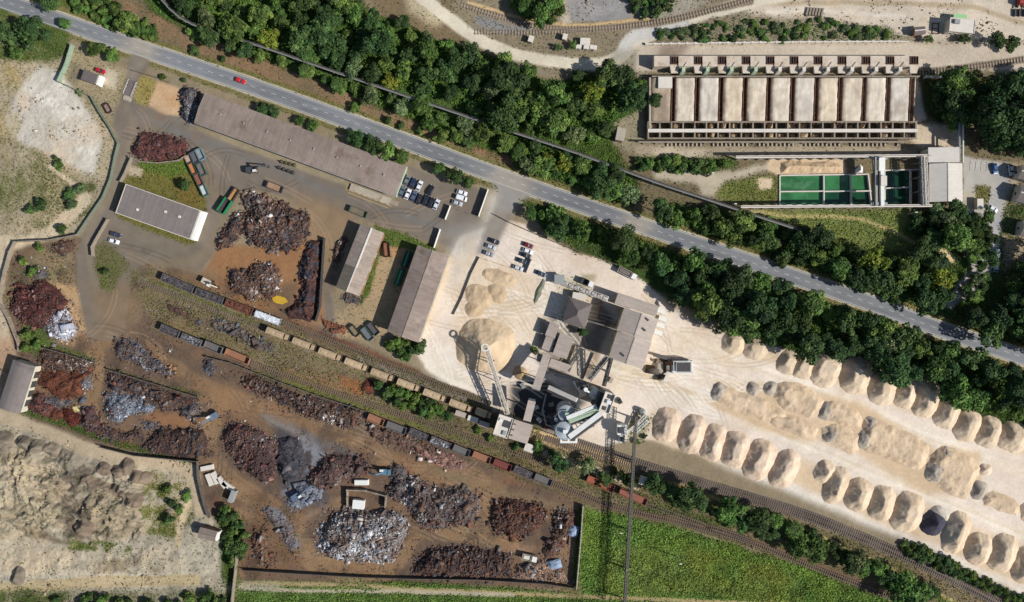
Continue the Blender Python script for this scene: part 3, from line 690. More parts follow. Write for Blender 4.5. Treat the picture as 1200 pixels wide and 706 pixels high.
def gz(px, py):
    x = np.clip(np.asarray(px, float) - GX0, 0, W - 1.001); y = np.clip(np.asarray(py, float) - GY0, 0, H - 1.001)
    i = x.astype(int); j = y.astype(int); fx = x - i; fy = y - j
    return (GZ[j, i] * (1 - fx) + GZ[j, i + 1] * fx) * (1 - fy) + (GZ[j + 1, i] * (1 - fx) + GZ[j + 1, i + 1] * fx) * fy

def build_ground():
    V = np.stack([(PX - 600) * S, (353 - PY) * S, GZ], -1).reshape(-1, 3)
    Cc = RGB.reshape(-1, 3)
    idx = np.arange(H * W).reshape(H, W)
    Q = np.stack([idx[1:, :-1], idx[1:, 1:], idx[:-1, 1:], idx[:-1, :-1]], -1).reshape(-1, 4)
    zc = zone[:-1, :-1].ravel()
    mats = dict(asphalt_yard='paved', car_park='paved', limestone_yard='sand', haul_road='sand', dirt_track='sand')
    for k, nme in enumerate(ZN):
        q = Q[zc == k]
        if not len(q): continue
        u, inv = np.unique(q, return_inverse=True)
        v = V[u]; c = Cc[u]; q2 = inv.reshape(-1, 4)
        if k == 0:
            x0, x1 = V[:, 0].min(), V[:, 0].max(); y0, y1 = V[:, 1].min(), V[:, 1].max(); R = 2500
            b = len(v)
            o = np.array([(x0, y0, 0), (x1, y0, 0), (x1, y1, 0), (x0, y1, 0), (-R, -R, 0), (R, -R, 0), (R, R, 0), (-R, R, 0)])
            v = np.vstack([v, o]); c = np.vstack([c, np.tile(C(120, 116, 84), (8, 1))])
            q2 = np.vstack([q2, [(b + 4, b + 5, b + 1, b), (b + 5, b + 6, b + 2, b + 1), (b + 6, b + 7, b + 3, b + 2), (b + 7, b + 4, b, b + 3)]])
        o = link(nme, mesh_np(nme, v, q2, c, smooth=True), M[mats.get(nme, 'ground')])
        o['kind'] = 'structure'
build_ground()

# --- main road: asphalt strip, edge and centre lines
def strip(name, pts, w, z, m, parent=None, kind='structure'):
    a = offs(pts, w / 2); b = offs(pts, -w / 2)
    v = [P(*p)[:2] + (z,) if False else ((p[0] - 600) * S, (353 - p[1]) * S, z) for q in zip(a, b) for p in q]
    q = [(2 * i, 2 * i + 2, 2 * i + 3, 2 * i + 1) for i in range(len(pts) - 1)]
    o = link(name, mesh_np(name, v, q), m, parent)
    if kind: o['kind'] = kind
    return o
RD = smooth(ROAD, 3); cols_ = np.linspace(-9.2, 9.2, 19)
rv = []; rc = []
for d in cols_:
    for (x, y) in offs(RD, d): rv.append(((x - 600) * S, (353 - y) * S, .05 + .06 * (1 - abs(d) / 9.2)))
rv = np.array(rv); rpx = rv[:, 0] / S + 600; rpy = 353 - rv[:, 1] / S; dd = np.repeat(cols_, len(RD))
wheel = sum(np.exp(-((dd - c) / .8) ** 2) for c in (-6.2, -2.4, 2.4, 6.2)); oil = sum(np.exp(-((dd - c) / .7) ** 2) for c in (-4.3, 4.3))
tone = 1 + .10 * wheel - .08 * oil + (fbm(rpx, rpy, 60, 4, 81) - .5) * .5 + (fbm(rpx * .4 + dd * 3, rpy * .4, 8, 3, 82) - .5) * .3
tone *= np.where((fbm(rpx * .25, dd * 2.2 + 40, 14, 2, 83) > .66), .84, 1); edge = np.clip((np.abs(dd) - 8) / 1.2, 0, 1)[:, None]
rc = np.array(C(124, 126, 129)) * tone[:, None]
dust = sum(np.exp(-(np.hypot(rpx - a, rpy - b) / r_) ** 2) for a, b, r_ in ((596, 216, 26), (162, 60, 20), (748, 262, 16))); dust = np.clip(dust * (.3 + fbm(rpx, rpy, 7, 3, 85)), 0, .6)[:, None]; rc = rc * (1 - dust) + np.array(C(178, 166, 148)) * dust; rc = rc * (1 - .5 * edge) + np.array(C(160, 150, 132)) * .5 * edge
n_ = len(RD); ix = np.arange(19 * n_).reshape(19, n_)
rq = np.stack([ix[1:, :-1], ix[1:, 1:], ix[:-1, 1:], ix[:-1, :-1]], -1).reshape(-1, 4)
link('road', mesh_np('road', rv, rq, np.clip(rc, .02, .6), smooth=True), M['asphalt'])['kind'] = 'structure'
def dashes(name, pts, w, on, off, z):
    P_ = np.array(pts); seg = np.hypot(*np.diff(P_, axis=0).T); cum = np.concatenate([[0], np.cumsum(seg)])
    v = []; q = []
    s = 0
    while s + on < cum[-1]:
        pp = [(np.interp(t, cum, P_[:, 0]), np.interp(t, cum, P_[:, 1])) for t in (s, s + on)]
        for a, b in zip(offs(pp, w / 2), offs(pp, -w / 2)):
            v += [((a[0] - 600) * S, (353 - a[1]) * S, z), ((b[0] - 600) * S, (353 - b[1]) * S, z)]
        k = len(v) - 4; q.append((k, k + 2, k + 3, k + 1))
        s += on + off
    o = link(name, mesh_np(name, v, q), M['paint']); o['kind'] = 'structure'
dashes('road_centre_line', ROAD, .55, 6, 7, .114)
for k in (7.9, -7.9):
    strip('road_edge_line', offs(ROAD, k), .5, .066, M['paint'])
# side road fillets
def flatpoly(name, poly, z, m, kind='structure', cols=None):
    mb = MB(); n = len(poly)
    a = sum(poly[i][0] * poly[(i + 1) % n][1] - poly[(i + 1) % n][0] * poly[i][1] for i in range(n))
    if a < 0: poly = poly[::-1]
    poly = poly[::-1] if False else poly
    vs = [((x - 600) * S, (353 - y) * S, z) for x, y in poly][::-1]
    mb.add(vs, [tuple(range(n))])
    o = mb.build(name, m); o['kind'] = kind
    return o
flatpoly('puddle', [(319, 349), (325, 346.5), (334, 349), (338, 354), (331, 357), (324, 355.5), (320, 353)], .22, M['mud_y'])
# parking bay lines of the east car park and dock lines
for k in range(5):
    x = 1137.5 + k * 6.4
    strip('bay_line', [(x, 189.5), (x - .8, 200 + .4 * k)], .7, .11, M['paint'])
strip('bay_line', [(1176.5, 195), (1175.5, 205)], .7, .11, M['paint'])
strip('bay_line', [(1137, 188.5), (1160, 193)], .7, .11, M['paint'])
strip('bay_line', [(1161.5, 219), (1158.5, 240)], .8, .11, M['paint'])
for k in range(5):
    strip('bay_line', [(1161 - k * .7, 220 + k * 4.6), (1171.5 - k * .6, 226.5 + k * 4.6)], .8, .11, M['paint'])
for a, b in (((405, 222), (459, 242)), ((459, 242), (462, 233)), ((405, 222), (408, 215)), ((408, 226), (456, 244.5))):
    strip('dock_line', [a, b], .7, .09, paintmat((186, 160, 96), .7))
# ------------------------------------------------------------------ buildings
def rect(corners, z):
    p = [P(x, y, z) for x, y in corners]
    c = (p[0] + p[1] + p[2] + p[3]) / 4
    e = ((p[1] - p[0]) + (p[2] - p[3])) / 2
    f = ((p[0] - p[3]) + (p[1] - p[2])) / 2
    return Vector((c.x, c.y, 0)), math.atan2(e.y, e.x), e.length, f.length

def opening(root, kind, side, u, z, w, h, W2, D2, m):
    """a door or window set into one wall; side N,S,E,W in the building's own axes"""
    def bx(mb, du0, du1, z0, z1, t0, t1):
        if side == 'S': mb.box(u + du0, u + du1, -D2 - t1, -D2 - t0, z0, z1)
        if side == 'N': mb.box(u + du0, u + du1, D2 + t0, D2 + t1, z0, z1)
        if side == 'E': mb.box(W2 + t0, W2 + t1, u + du0, u + du1, z0, z1)
        if side == 'W': mb.box(-W2 - t1, -W2 - t0, u + du0, u + du1, z0, z1)
    f = MB()
    if kind == 'window':
        bx(f, -w / 2 - .08, w / 2 + .08, z - .1, z, .0, .1); bx(f, -w / 2 - .08, w / 2 + .08, z + h, z + h + .1, .0, .08)
        bx(f, -w / 2 - .08, -w / 2, z, z + h, .0, .08); bx(f, w / 2, w / 2 + .08, z, z + h, .0, .08)
        o = f.build('window', M['wall_white'], root)
        g = MB(); bx(g, -w / 2, w / 2, z, z + h, .0, .03); g.build('pane', M['glass'], o)
    else:
        bx(f, -w / 2, w / 2, z, z + h, .0, .07)
        o = f.build('door', m, root)
        g = MB(); bx(g, w / 2 - .3, w / 2 - .2, z + h * .45, z + h * .5, .07, .13); g.build('handle', M['steel_d'], o)

def building(label, cat, corners, h, roof='flat', rise=0.0, axis='x', wall='wall', rm='roof_brown', over=.35, ridge=None, name='building', openings=(), parapet=0, base=0.0, split=None):
    c, a, w, d = rect(corners, h)
    c.z = base
    t = thing(name, label, cat, c, a)
    W2, D2 = w / 2 - over, d / 2 - over
    h -= base
    mb = MB()
    prof = {'gable': [(-1, 0), (0, rise), (1, 0)], 'shed': [(-1, 0), (1, rise)], 'flat': [(-1, 0), (1, 0)],
            'arch': [(-1 + k / 5, rise * math.sin(math.pi * (.1 + .8 * k / 10)) - rise * math.sin(.1 * math.pi)) for k in range(11)]}.get(roof, [(-1, 0), (1, 0)])
    hw, hl = (D2, W2) if axis == 'x' else (W2, D2)     # half width across the ridge, half length along it
    def pt(u, v, z): return (v, u, z) if axis == 'x' else (u, -v, z)
    n = len(prof)
    vs = []
    for v in (-hl, hl):
        vs += [pt(-hw, v, -.4), pt(hw, v, -.4)] + [pt(u * hw, v, h - .12 + z) for u, z in prof[::-1]]
    k = n + 2
    fs = [tuple(range(k - 1, -1, -1)), tuple(range(k, 2 * k))] + [(i, (i + 1) % k, k + (i + 1) % k, k + i) for i in range(k)]
    mb.add(vs, fs); mb.build('wall', M[wall], t)
    ow, ol = hw + over, hl + over
    if roof == 'hip':
        mb = MB(); r = min(W2, D2) * .92
        x, y = W2 + over, D2 + over
        rx, ry = max(W2 - r, .01), max(D2 - r, .01)
        if rx >= ry: ry = .01
        else: rx = .01
        mb.add([(-x, -y, h - .1), (x, -y, h - .1), (x, y, h - .1), (-x, y, h - .1), (-x, -y, h + .05), (x, -y, h + .05), (x, y, h + .05), (-x, y, h + .05), (-rx, -ry, h + rise), (rx, -ry, h + rise), (rx, ry, h + rise), (-rx, ry, h + rise)],
               [(3, 2, 1, 0), (0, 1, 5, 4), (1, 2, 6, 5), (2, 3, 7, 6), (3, 0, 4, 7), (4, 5, 9, 8), (5, 6, 10, 9), (6, 7, 11, 10), (7, 4, 8, 11), (8, 9, 10, 11)])
        mb.build('roof', M[rm], t)
    else:
        slope = 0 if roof == 'flat' else (abs(prof[1][1] - prof[0][1]) / max((prof[1][0] - prof[0][0]) * hw, .1))
        pr = [(u * hw, z) for u, z in prof]
        pr[0] = (-ow, pr[0][1] - slope * over * (1 if roof != 'flat' else 0)); pr[-1] = (ow, pr[-1][1] + (slope * over if roof == 'shed' else -slope * over))
        def slab(l0, l1, dz, mm, nm):
            mb = MB()
            for (u0, z0), (u1, z1) in zip(pr, pr[1:]):
                mb.add([pt(u0, l0, h + z0 - .1 + dz), pt(u1, l0, h + z1 - .1 + dz), pt(u1, l1, h + z1 - .1 + dz), pt(u0, l1, h + z0 - .1 + dz),
                        pt(u0, l0, h + z0 + .06 + dz), pt(u1, l0, h + z1 + .06 + dz), pt(u1, l1, h + z1 + .06 + dz), pt(u0, l1, h + z0 + .06 + dz)],
                       [(0, 1, 2, 3), (7, 6, 5, 4), (0, 4, 5, 1), (1, 5, 6, 2), (2, 6, 7, 3), (3, 7, 4, 0)] if axis == 'x' else [(3, 2, 1, 0), (4, 5, 6, 7), (0, 1, 5, 4), (1, 2, 6, 5), (2, 3, 7, 6), (3, 0, 4, 7)])
            return mb.build(nm, mm, t)
        if split:
            slab(-ol, -ol + 2 * ol * split[0], 0, M[split[1]], 'roof'); slab(-ol + 2 * ol * split[0] + .01, ol, .03, M[rm], 'roof')
        else: slab(-ol, ol, 0, M[rm], 'roof')
        if roof == 'gable':
            mb = MB(); mb.beam(pt(0, -ol - .02, h + rise + .1), pt(0, ol + .02, h + rise + .1), .45, .12); mb.build('ridge_cap', M[ridge or 'concrete_w'], t)
        if parapet:
            mb = MB(); x, y = W2 + over, D2 + over; z0, z1 = h + .06, h + parapet
            mb.box(-x, x, -y - .01, -y + .22, z0, z1); mb.box(-x, x, y - .22, y + .01, z0, z1)
            mb.box(-x - .01, -x + .22, -y + .22, y - .22, z0, z1); mb.box(x - .22, x + .01, -y + .22, y - .22, z0, z1)
            mb.build('parapet', M['concrete_w'], t)
    for o in openings: opening(t, *o[:6], W2, D2, o[6] if len(o) > 6 else M['steel_d'])
    t['_wd'] = (W2, D2)
    return t
def roofbit(t, name, m, x, y, z, sx, sy, sz, rot=0):
    mb = MB(); mb.frust(x - sx, x + sx, y - sy, y + sy, z, z + sz, sx * .06, sy * .06)
    return mb.build(name, m, t)

DG = M['steel_d']
# long warehouse along the road
c4 = [(240, 108), (476, 196), (464, 230.5), (227.5, 145)]
t = building('very long low warehouse with a brown sheet roof beside the main road', 'warehouse', c4, 5.0, 'gable', .7, 'x', 'wall_green', 'roof_brown', ridge='roof_brown', name='warehouse',
             openings=[('door', 'S', -36 + 12 * k, 0, 3.2, 3.4, M['rust']) for k in range(7)] + [('window', 'S', -30 + 12 * k, 2.4, 2.2, 1.1) for k in range(6)] + [('door', 'E', 0, 0, 3.4, 3.6, M['steel'])])
w2, d2 = t['_wd']
mb = MB(); mb.box(w2 + .36, w2 + .7, -d2 - .3, d2 + .3, 4.4, 5.05); mb.build('gable_fascia', M['wall_green'], t)
mb = MB(); mb.beam((-w2, -d2 - .42, 4.86), (w2, -d2 - .42, 4.86), .14); mb.build('gutter', M['steel'], t)
for k in range(8):
    mb = MB(); mb.cyl((-34 + 10 * k, .2, 5.5), (-34 + 10 * k, .2, 6.2), .25, .25, 8); mb.cyl((-34 + 10 * k, .2, 6.2), (-34 + 10 * k, .2, 6.4), .42, .1, 8); mb.build('roof_vent', M['steel'], t)
# loading dock of the warehouse
dk = thing('loading_dock', 'low concrete loading dock along the south wall of the long warehouse', 'loading dock', P(434, 227.5), -math.atan2(88, 236))
MB().box(-8.6, 8.8, -1.6, 1.2, -.2, .8).build('deck', M['concrete'], dk)
mb = MB(); mb.box(8.8, 11, -1, 1, -.2, .45); mb.box(11, 12.2, -1, 1, -.2, .2); mb.build('ramp', M['concrete_d'], dk)
for k in range(7): MB().box(-8 + k * 2.5, -7.6 + k * 2.5, -1.72, -1.6, .1, .7).build('bumper', M['black'], dk)
# office block
t = building('flat roofed grey office block with a white end wall beside the lawn', 'office building', [(147, 215.5), (234, 246.5), (223.5, 281), (136, 250)], 4.2, 'flat', 0, 'x', 'wall', 'roof_felt', name='office_building', parapet=.18,
             openings=[('window', 'S', -12.5 + 3.1 * k, 1.1, 1.9, 1.4) for k in range(9) if k != 4] + [('window', 'N', -12.5 + 3.1 * k, 1.1, 1.9, 1.4) for k in range(9)] + [('door', 'S', 0, 0, 1.6, 2.3, M['wood'])])
w2, d2 = t['_wd']
MB().frust(w2 + .36, w2 + 1.75, -d2 - .3, d2 + .3, -.1, 3.9, .0, 0).build('end_wall', M['wall_white'], t)
for k in (-8, 3, 9): roofbit(t, 'roof_hatch', M['concrete_w'], k, 1 if k > 0 else -2, 4.26, .5, .5, .35)
# gate house
t = building('small grey roofed gate house with a white end wall by the red car', 'gate house', [(98.5, 81.5), (115.5, 88), (112, 99), (94.5, 93.5)], 3.2, 'shed', .25, 'y', 'wall', 'roof_grey', name='gate_house',
             openings=[('door', 'E', 0, 0, 1, 2.1, M['wood']), ('window', 'S', -1.5, 1, 1.2, 1.1), ('window', 'S', 1.2, 1, 1.2, 1.1), ('window', 'N', 0, 1, 1.4, 1.1)])
w2, d2 = t['_wd']
MB().box(w2 + .36, w2 + 1.3, -d2 - .3, d2 + .3, -.1, 2.9).build('end_wall', M['wall_white'], t)
# weighbridge under dark roof
c, a, w, d = rect([(150.5, 93), (160.5, 96.5), (153.5, 113.5), (145.5, 110)], 1)
t = thing('weighbridge', 'dark steel weighbridge platform at the yard entrance', 'weighbridge', c, a)
MB().box(-w / 2, w / 2, -d / 2, d / 2, -.2, .55).build('platform', M['roof_grey'], t)
mb = MB()
for sx in (-1, 1):
    for k in range(5):
        y = -d / 2 + .2 + k * (d - .4) / 4
        mb.beam((sx * (w / 2 + .05), y, -.1), (sx * (w / 2 + .05), y, 1.5), .08)
    mb.beam((sx * (w / 2 + .05), -d / 2, 1.5), (sx * (w / 2 + .05), d / 2, 1.5), .08)
    mb.beam((sx * (w / 2 + .05), -d / 2, .95), (sx * (w / 2 + .05), d / 2, .95), .06)
mb.build('railing', M['steel_w'], t)
MB().frust(-w / 2, w / 2, -d / 2 - 2.4, -d / 2 - .01, -.1, .4, 0, .5).build('ramp', M['concrete'], t)
# gable shed A (two roofs) and shed B
building('narrow gable shed with an older darker roof patch at its south end', 'shed', [(421.5, 261.5), (449, 273.5), (422, 347), (394.5, 337.5)], 5.4, 'gable', 1.5, 'y', 'brick', 'roof_pale_y', name='gable_shed', split=None,
         openings=[('door', 'S', -2, 0, 3, 3.4, DG), ('window', 'E', -8, 2, 1.6, 1.4), ('window', 'E', -2, 2, 1.6, 1.4), ('window', 'E', 4, 2, 1.6, 1.4), ('window', 'W', -6, 2, 1.6, 1.4), ('window', 'W', 3, 2, 1.6, 1.4)])
t = bpy.data.objects['gable_shed']
w2, d2 = t['_wd']
sl = 1.5 / w2
mb = MB()
def pitch(mb, x0, x1, y0, y1, dz):
    za, zb = 5.4 + 1.5 - abs(x0) * sl + dz, 5.4 + 1.5 - abs(x1) * sl + dz
    mb.hexa([(x0, y0, za), (x1, y0, zb), (x1, y1, zb), (x0, y1, za), (x0, y0, za + .05), (x1, y0, zb + .05), (x1, y1, zb + .05), (x0, y1, za + .05)])
pitch(mb, -w2 - .36, -.25, -d2 - .36, -d2 + 9.8, .065); mb.build('older_roof_sheet', M['roof_dark_y'], t)
mb = MB(); pitch(mb, -.28, .42, -d2 + 9.9, d2 + .37, .17); mb.build('skylight_strip', M['wall_white'], t)
t = building('large brown gable shed standing beside the pale limestone yard', 'shed', [(489.5, 287.5), (527, 300.5), (489.5, 401.5), (453.5, 388.5)], 6.6, 'gable', 1.6, 'y', 'wall_yellow', 'roof_brown_y', name='gable_shed', ridge='roof_pale_y',
             openings=[('door', 'N', 0, 0, 4.2, 4.4, M['rust'])] + [('window', 'E', -15 + 5 * k, 3, 2.4, 1.6) for k in range(7)] + [('window', 'W', -15 + 5 * k, 3, 2.4, 1.6) for k in range(7)])
w2, d2 = t['_wd']
mb = MB(); mb.box(w2 + .36, w2 + .9, -d2, d2, 5.3, 5.9); mb.build('east_fascia', M['wall'], t)
# hall on the west edge
t = building('grey arched hall on the west edge behind the scrap bays', 'hall', [(19, 422.5), (42, 430), (22.5, 485), (-6, 476)], 5.0, 'arch', 1.3, 'y', 'wall', 'roof_felt', name='hall',
             openings=[('door', 'E', -6 + 4 * k, 0, 2.8, 3.2, DG) for k in range(4)])
# brick shed in the south west
t = building('small brown shed with a white east wall in the sand quarry', 'shed', [(234.5, 618), (254.5, 623), (252.5, 635.5), (231.5, 630.5)], 3.6, 'gable', .8, 'x', 'brick', 'roof_brown', name='small_shed', ridge='roof_brown',
             openings=[('door', 'S', 1, 0, 1.2, 2.1, M['wood'])])
w2, d2 = t['_wd']
MB().box(w2 + .01, w2 + .9, -d2, d2, -.1, 3.2).build('end_wall', M['wall_white'], t)
# limestone works: main hall in two steps, north annex
MH = [('window', 'W', -9 + 3 * k, 5.8, 2, 1.4) for k in range(7)] + [('window', 'W', -9 + 3 * k, 2.5, 2, 1.4) for k in range(7)]
building('tall works hall with a pale gable roof, its south half', 'works hall', [(722.5, 388), (763.5, 401.5), (753, 433), (714, 419.5)], 9.3, 'gable', 1.6, 'y', 'wall_yellow', 'roof_hall', name='works_hall', openings=[('window', 'W', -3, 5.8, 2, 1.4), ('window', 'W', 1, 5.8, 2, 1.4), ('window', 'W', -3, 2.5, 2, 1.4), ('window', 'W', 1, 2.5, 2, 1.4), ('door', 'S', 0, 0, 3.4, 4, DG)], ridge='roof_hall')
t = building('tall works hall with a pale gable roof, its north half with two roof openings', 'works hall', [(731.5, 360.5), (771, 374), (763.5, 401), (722.7, 387.6)], 9.9, 'gable', 1.6, 'y', 'wall_yellow', 'roof_hall', name='works_hall', openings=[('window', 'W', -3, 5.8, 2, 1.4), ('window', 'W', 1, 5.8, 2, 1.4)], ridge='roof_hall')
for (x, y) in ((2.5, 3.2), (2.6, -1.0)):
    mb = MB(); mb.beam((x - .9, y + .3, 11.0), (x + .9, y - .3, 11.0), .8, .5); mb.build('roof_opening', M['steel_d'], t)
t2 = bpy.data.objects['works_hall']
mb = MB(); mb.beam((-3.4, -2.3, 10.1), (-1.7, -3.0, 10.4), .8, .5); mb.build('roof_opening', M['steel_d'], t2)
building('lower flat annex on the north side of the tall works hall', 'annex', [(725, 343), (771.5, 359), (768.5, 372), (720, 355.5)], 7.5, 'shed', .3, 'y', 'wall_yellow', 'roof_hall', name='works_annex', openings=[('window', 'N', -4 + 4 * k, 3, 1.8, 1.4) for k in range(3)])
# white side platforms along the east wall of the works hall
for k, (x, y) in enumerate([(774.5, 365), (776, 374), (773.5, 381.5), (771, 390)]):
    t = thing('loading_platform', ['white loading platform at the north east corner of the works hall', 'white loading platform second from the north along the works hall', 'white loading platform third from the north along the works hall', 'southernmost white loading platform along the east wall of the works hall'][k], 'platform', P(x, y), -.33, 'white loading platforms of the works hall')
    MB().box(-1.7, 1.7, -1, 1, .9, 1.15).build('deck', M['steel_w'], t)
    for sx in (-1.4, 1.4):
        for sy in (-.8, .8): MB().beam((sx, sy, -.2), (sx, sy, .9), .14).build('leg', M['steel_d'], t)
    mb = MB(); mb.beam((-1.7, -1, 2), (1.7, -1, 2), .07); mb.beam((-1.7, -1, 1.15), (-1.7, -1, 2), .07); mb.beam((1.7, -1, 1.15), (1.7, -1, 2), .07); mb.build('railing', M['steel_d'], t)
# hip roofed house and the small annexes west of the hall
building('hip roofed dark house in the middle of the works', 'house', [(667.5, 348.5), (694, 356.5), (685, 386), (658, 377.5)], 6.0, 'hip', 2.6, 'x', 'wall', 'roof_grey', name='hip_roofed_house', over=.5,
         openings=[('window', 'S', -2.4 + 2.4 * k, 1, 1.2, 1.4) for k in range(3)] + [('window', 'E', -3 + 3 * k, 1, 1.2, 1.4) for k in range(3)] + [('door', 'W', 0, 0, 1.1, 2.2, M['wood'])])
building('small flat pale roof tucked against the hip roofed house', 'outbuilding', [(672, 343), (687.5, 344.5), (684.5, 352.8), (670, 349)], 3.2, 'flat', 0, 'x', 'wall', 'roof_light', name='outbuilding')
building('narrow grey roofed outbuilding by the small tree, west of the hip house', 'outbuilding', [(643.5, 376.5), (655, 381), (651, 397.5), (640, 393.5)], 4.2, 'shed', .4, 'y', 'wall', 'roof_hall', name='outbuilding', openings=[('door', 'S', 0, 0, 1, 2.1, M['wood'])])
building('lower grey lean-to between the two western outbuildings', 'outbuilding', [(640, 393.8), (651, 398), (645, 412.5), (634.5, 409)], 3.4, 'shed', .3, 'y', 'wall', 'roof_hall', name='outbuilding')
building('grey roofed workshop on the west side of the pale deck', 'workshop', [(656, 389.5), (673, 396.5), (664, 421), (648, 416)], 5.0, 'shed', .5, 'y', 'wall', 'roof_hall', name='workshop', openings=[('window', 'W', -2, 1.5, 1.4, 1.2), ('window', 'W', 2, 1.5, 1.4, 1.2)])
building('low workshop wing south of the pale deck with a grey lean-to roof', 'workshop', [(645.5, 420), (671, 428.5), (667, 438), (643, 429)], 4.0, 'shed', .5, 'x', 'wall', 'roof_hall', name='workshop', openings=[('window', 'S', -2, 1.4, 1.4, 1.2), ('window', 'S', 2, 1.4, 1.4, 1.2)])
c, a, w, d = rect([(673, 405), (692.5, 413), (686, 446), (664, 437)], 2)
t = thing('raised_deck', 'raised pale sandy deck between the workshop and the works hall', 'deck', c, a)
MB().box(-w / 2, w / 2, -d / 2, d / 2, -.2, 2.0).build('deck', M['deck'], t)
mb = MB(); mb.box(w / 2 - .2, w / 2 + .05, -d / 2, d / 2, 2.0, 2.9); mb.build('edge_wall', M['rust'], t)
# sunken yard wall west of the works hall
def wallline(label, cat, pts, h, th, m, name, coping=None, z0=-.3):
    t = thing(name, label, cat, P(*pts[0]))
    mb = MB()
    for a, b in zip(pts, pts[1:]):
        pa, pb = P(*a), P(*b)
        mb.beam(pa + Vector((0, 0, (h + z0) / 2)), pb + Vector((0, 0, (h + z0) / 2)), th, h - z0)
    mb.build('panel', m, t, world=True)
    mb = MB(); tot = 0
    for a, b in zip(pts, pts[1:]):
        pa, pb = P(*a), P(*b); n = max(1, int((pb - pa).length / 3.2))
        for k in range(n):
            p = pa.lerp(pb, k / n); mb.box(p.x - th * .8, p.x + th * .8, p.y - th * .8, p.y + th * .8, z0, h + .08)
    mb.build('post_row', coping or m, t, world=True)
    return t
wallline('low brick wall round the shaded court beside the works hall', 'wall', [(705, 349), (699.5, 373), (721, 381)], 2.2, .3, M['brick'], 'court_wall')

# loading tower at the railway, its gallery and chutes
t = building('pale concrete loading tower top beside the railway, west half', 'loading tower', [(584.5, 485), (600.5, 490.5), (595.5, 514.5), (578.5, 509)], 11, 'flat', 0, 'x', 'concrete_d', 'concrete_w', name='loading_tower', over=.1, parapet=.5)
roofbit(t, 'roof_box', M['steel_w'], -1.5, 2.2, 11.1, .8, .6, .8); roofbit(t, 'roof_box', M['steel'], 1.2, -2.4, 11.1, .7, .9, .6); roofbit(t, 'roof_pit', M['steel_d'], .9, 1.2, 11.08, 1.5, 1.4, .15)
t = building('grey roofed loading tower half where the covered gallery ends', 'loading tower', [(602, 491), (624, 498.5), (618.5, 520.5), (596.5, 514.5)], 9.5, 'shed', .3, 'x', 'concrete_d', 'roof_hall', name='loading_tower', over=.2)
for k in range(3): roofbit(t, 'roof_slot', M['steel_d'], -3.2, -2.4 + 2.3 * k, 9.75, .5, .25, .15)
building('tiny grey hut at the south foot of the loading tower', 'hut', [(616.5, 518.5), (627, 523), (624, 531.5), (613.5, 528)], 3.2, 'flat', 0, 'x', 'concrete', 'roof_light', name='hut')
for k, (x, y, l) in enumerate([(540.5, 484.5, 'small grey hut by the hopper wagons, west of the loading tower'), (555, 490.5, 'pale flat hut by the hopper wagons, nearest the loading tower but one'), (568, 496.5, 'grey hut under the trees at the west foot of the loading tower')]):
    building(l, 'hut', [(x - 6, y - 4), (x + 6, y), (x + 4.5, y + 6), (x - 7.5, y + 2)], 3.0, 'flat', 0, 'x', 'concrete', 'roof_light' if k == 1 else 'roof_hall', name='hut')

def gallery(label, p0, p1, w, h, rm, nlegs, name='covered_gallery'):
    t = thing(name, label, 'conveyor gallery', (p0.x, p0.y, 0))
    d = (p1 - p0).normalized(); r = d.cross(Vector((0, 0, 1))).normalized(); u = r.cross(d)
    MB().beam(p0 - u * (h / 2 + .05), p1 - u * (h / 2 + .05), w, h).build('gallery_wall', M['steel'], t, world=True)
    MB().beam(p0 + u * .06, p1 + u * .06, w + .35, .14).build('roof', M[rm], t, world=True)
    for k in range(nlegs):
        q = p0.lerp(p1, (k + .5) / nlegs)
        for s in (-1, 1):
            MB().beam((q.x + r.x * s * w * .4, q.y + r.y * s * w * .4, -.3), (q.x + r.x * s * w * .4, q.y + r.y * s * w * .4, q.z - h), .3).build('leg', M['concrete'], t, world=True)
    return t
gallery('covered sloping gallery with grey roof, upper length beside the workshop', P(641, 416.5, 8), P(628, 456.5, 12), 2.9, 2.4, 'roof_hall', 2)
gallery('covered gallery with grey roof running into the loading tower', P(623.5, 470, 12.4), P(617.5, 493.5, 10.5), 2.7, 2.4, 'roof_hall', 1)

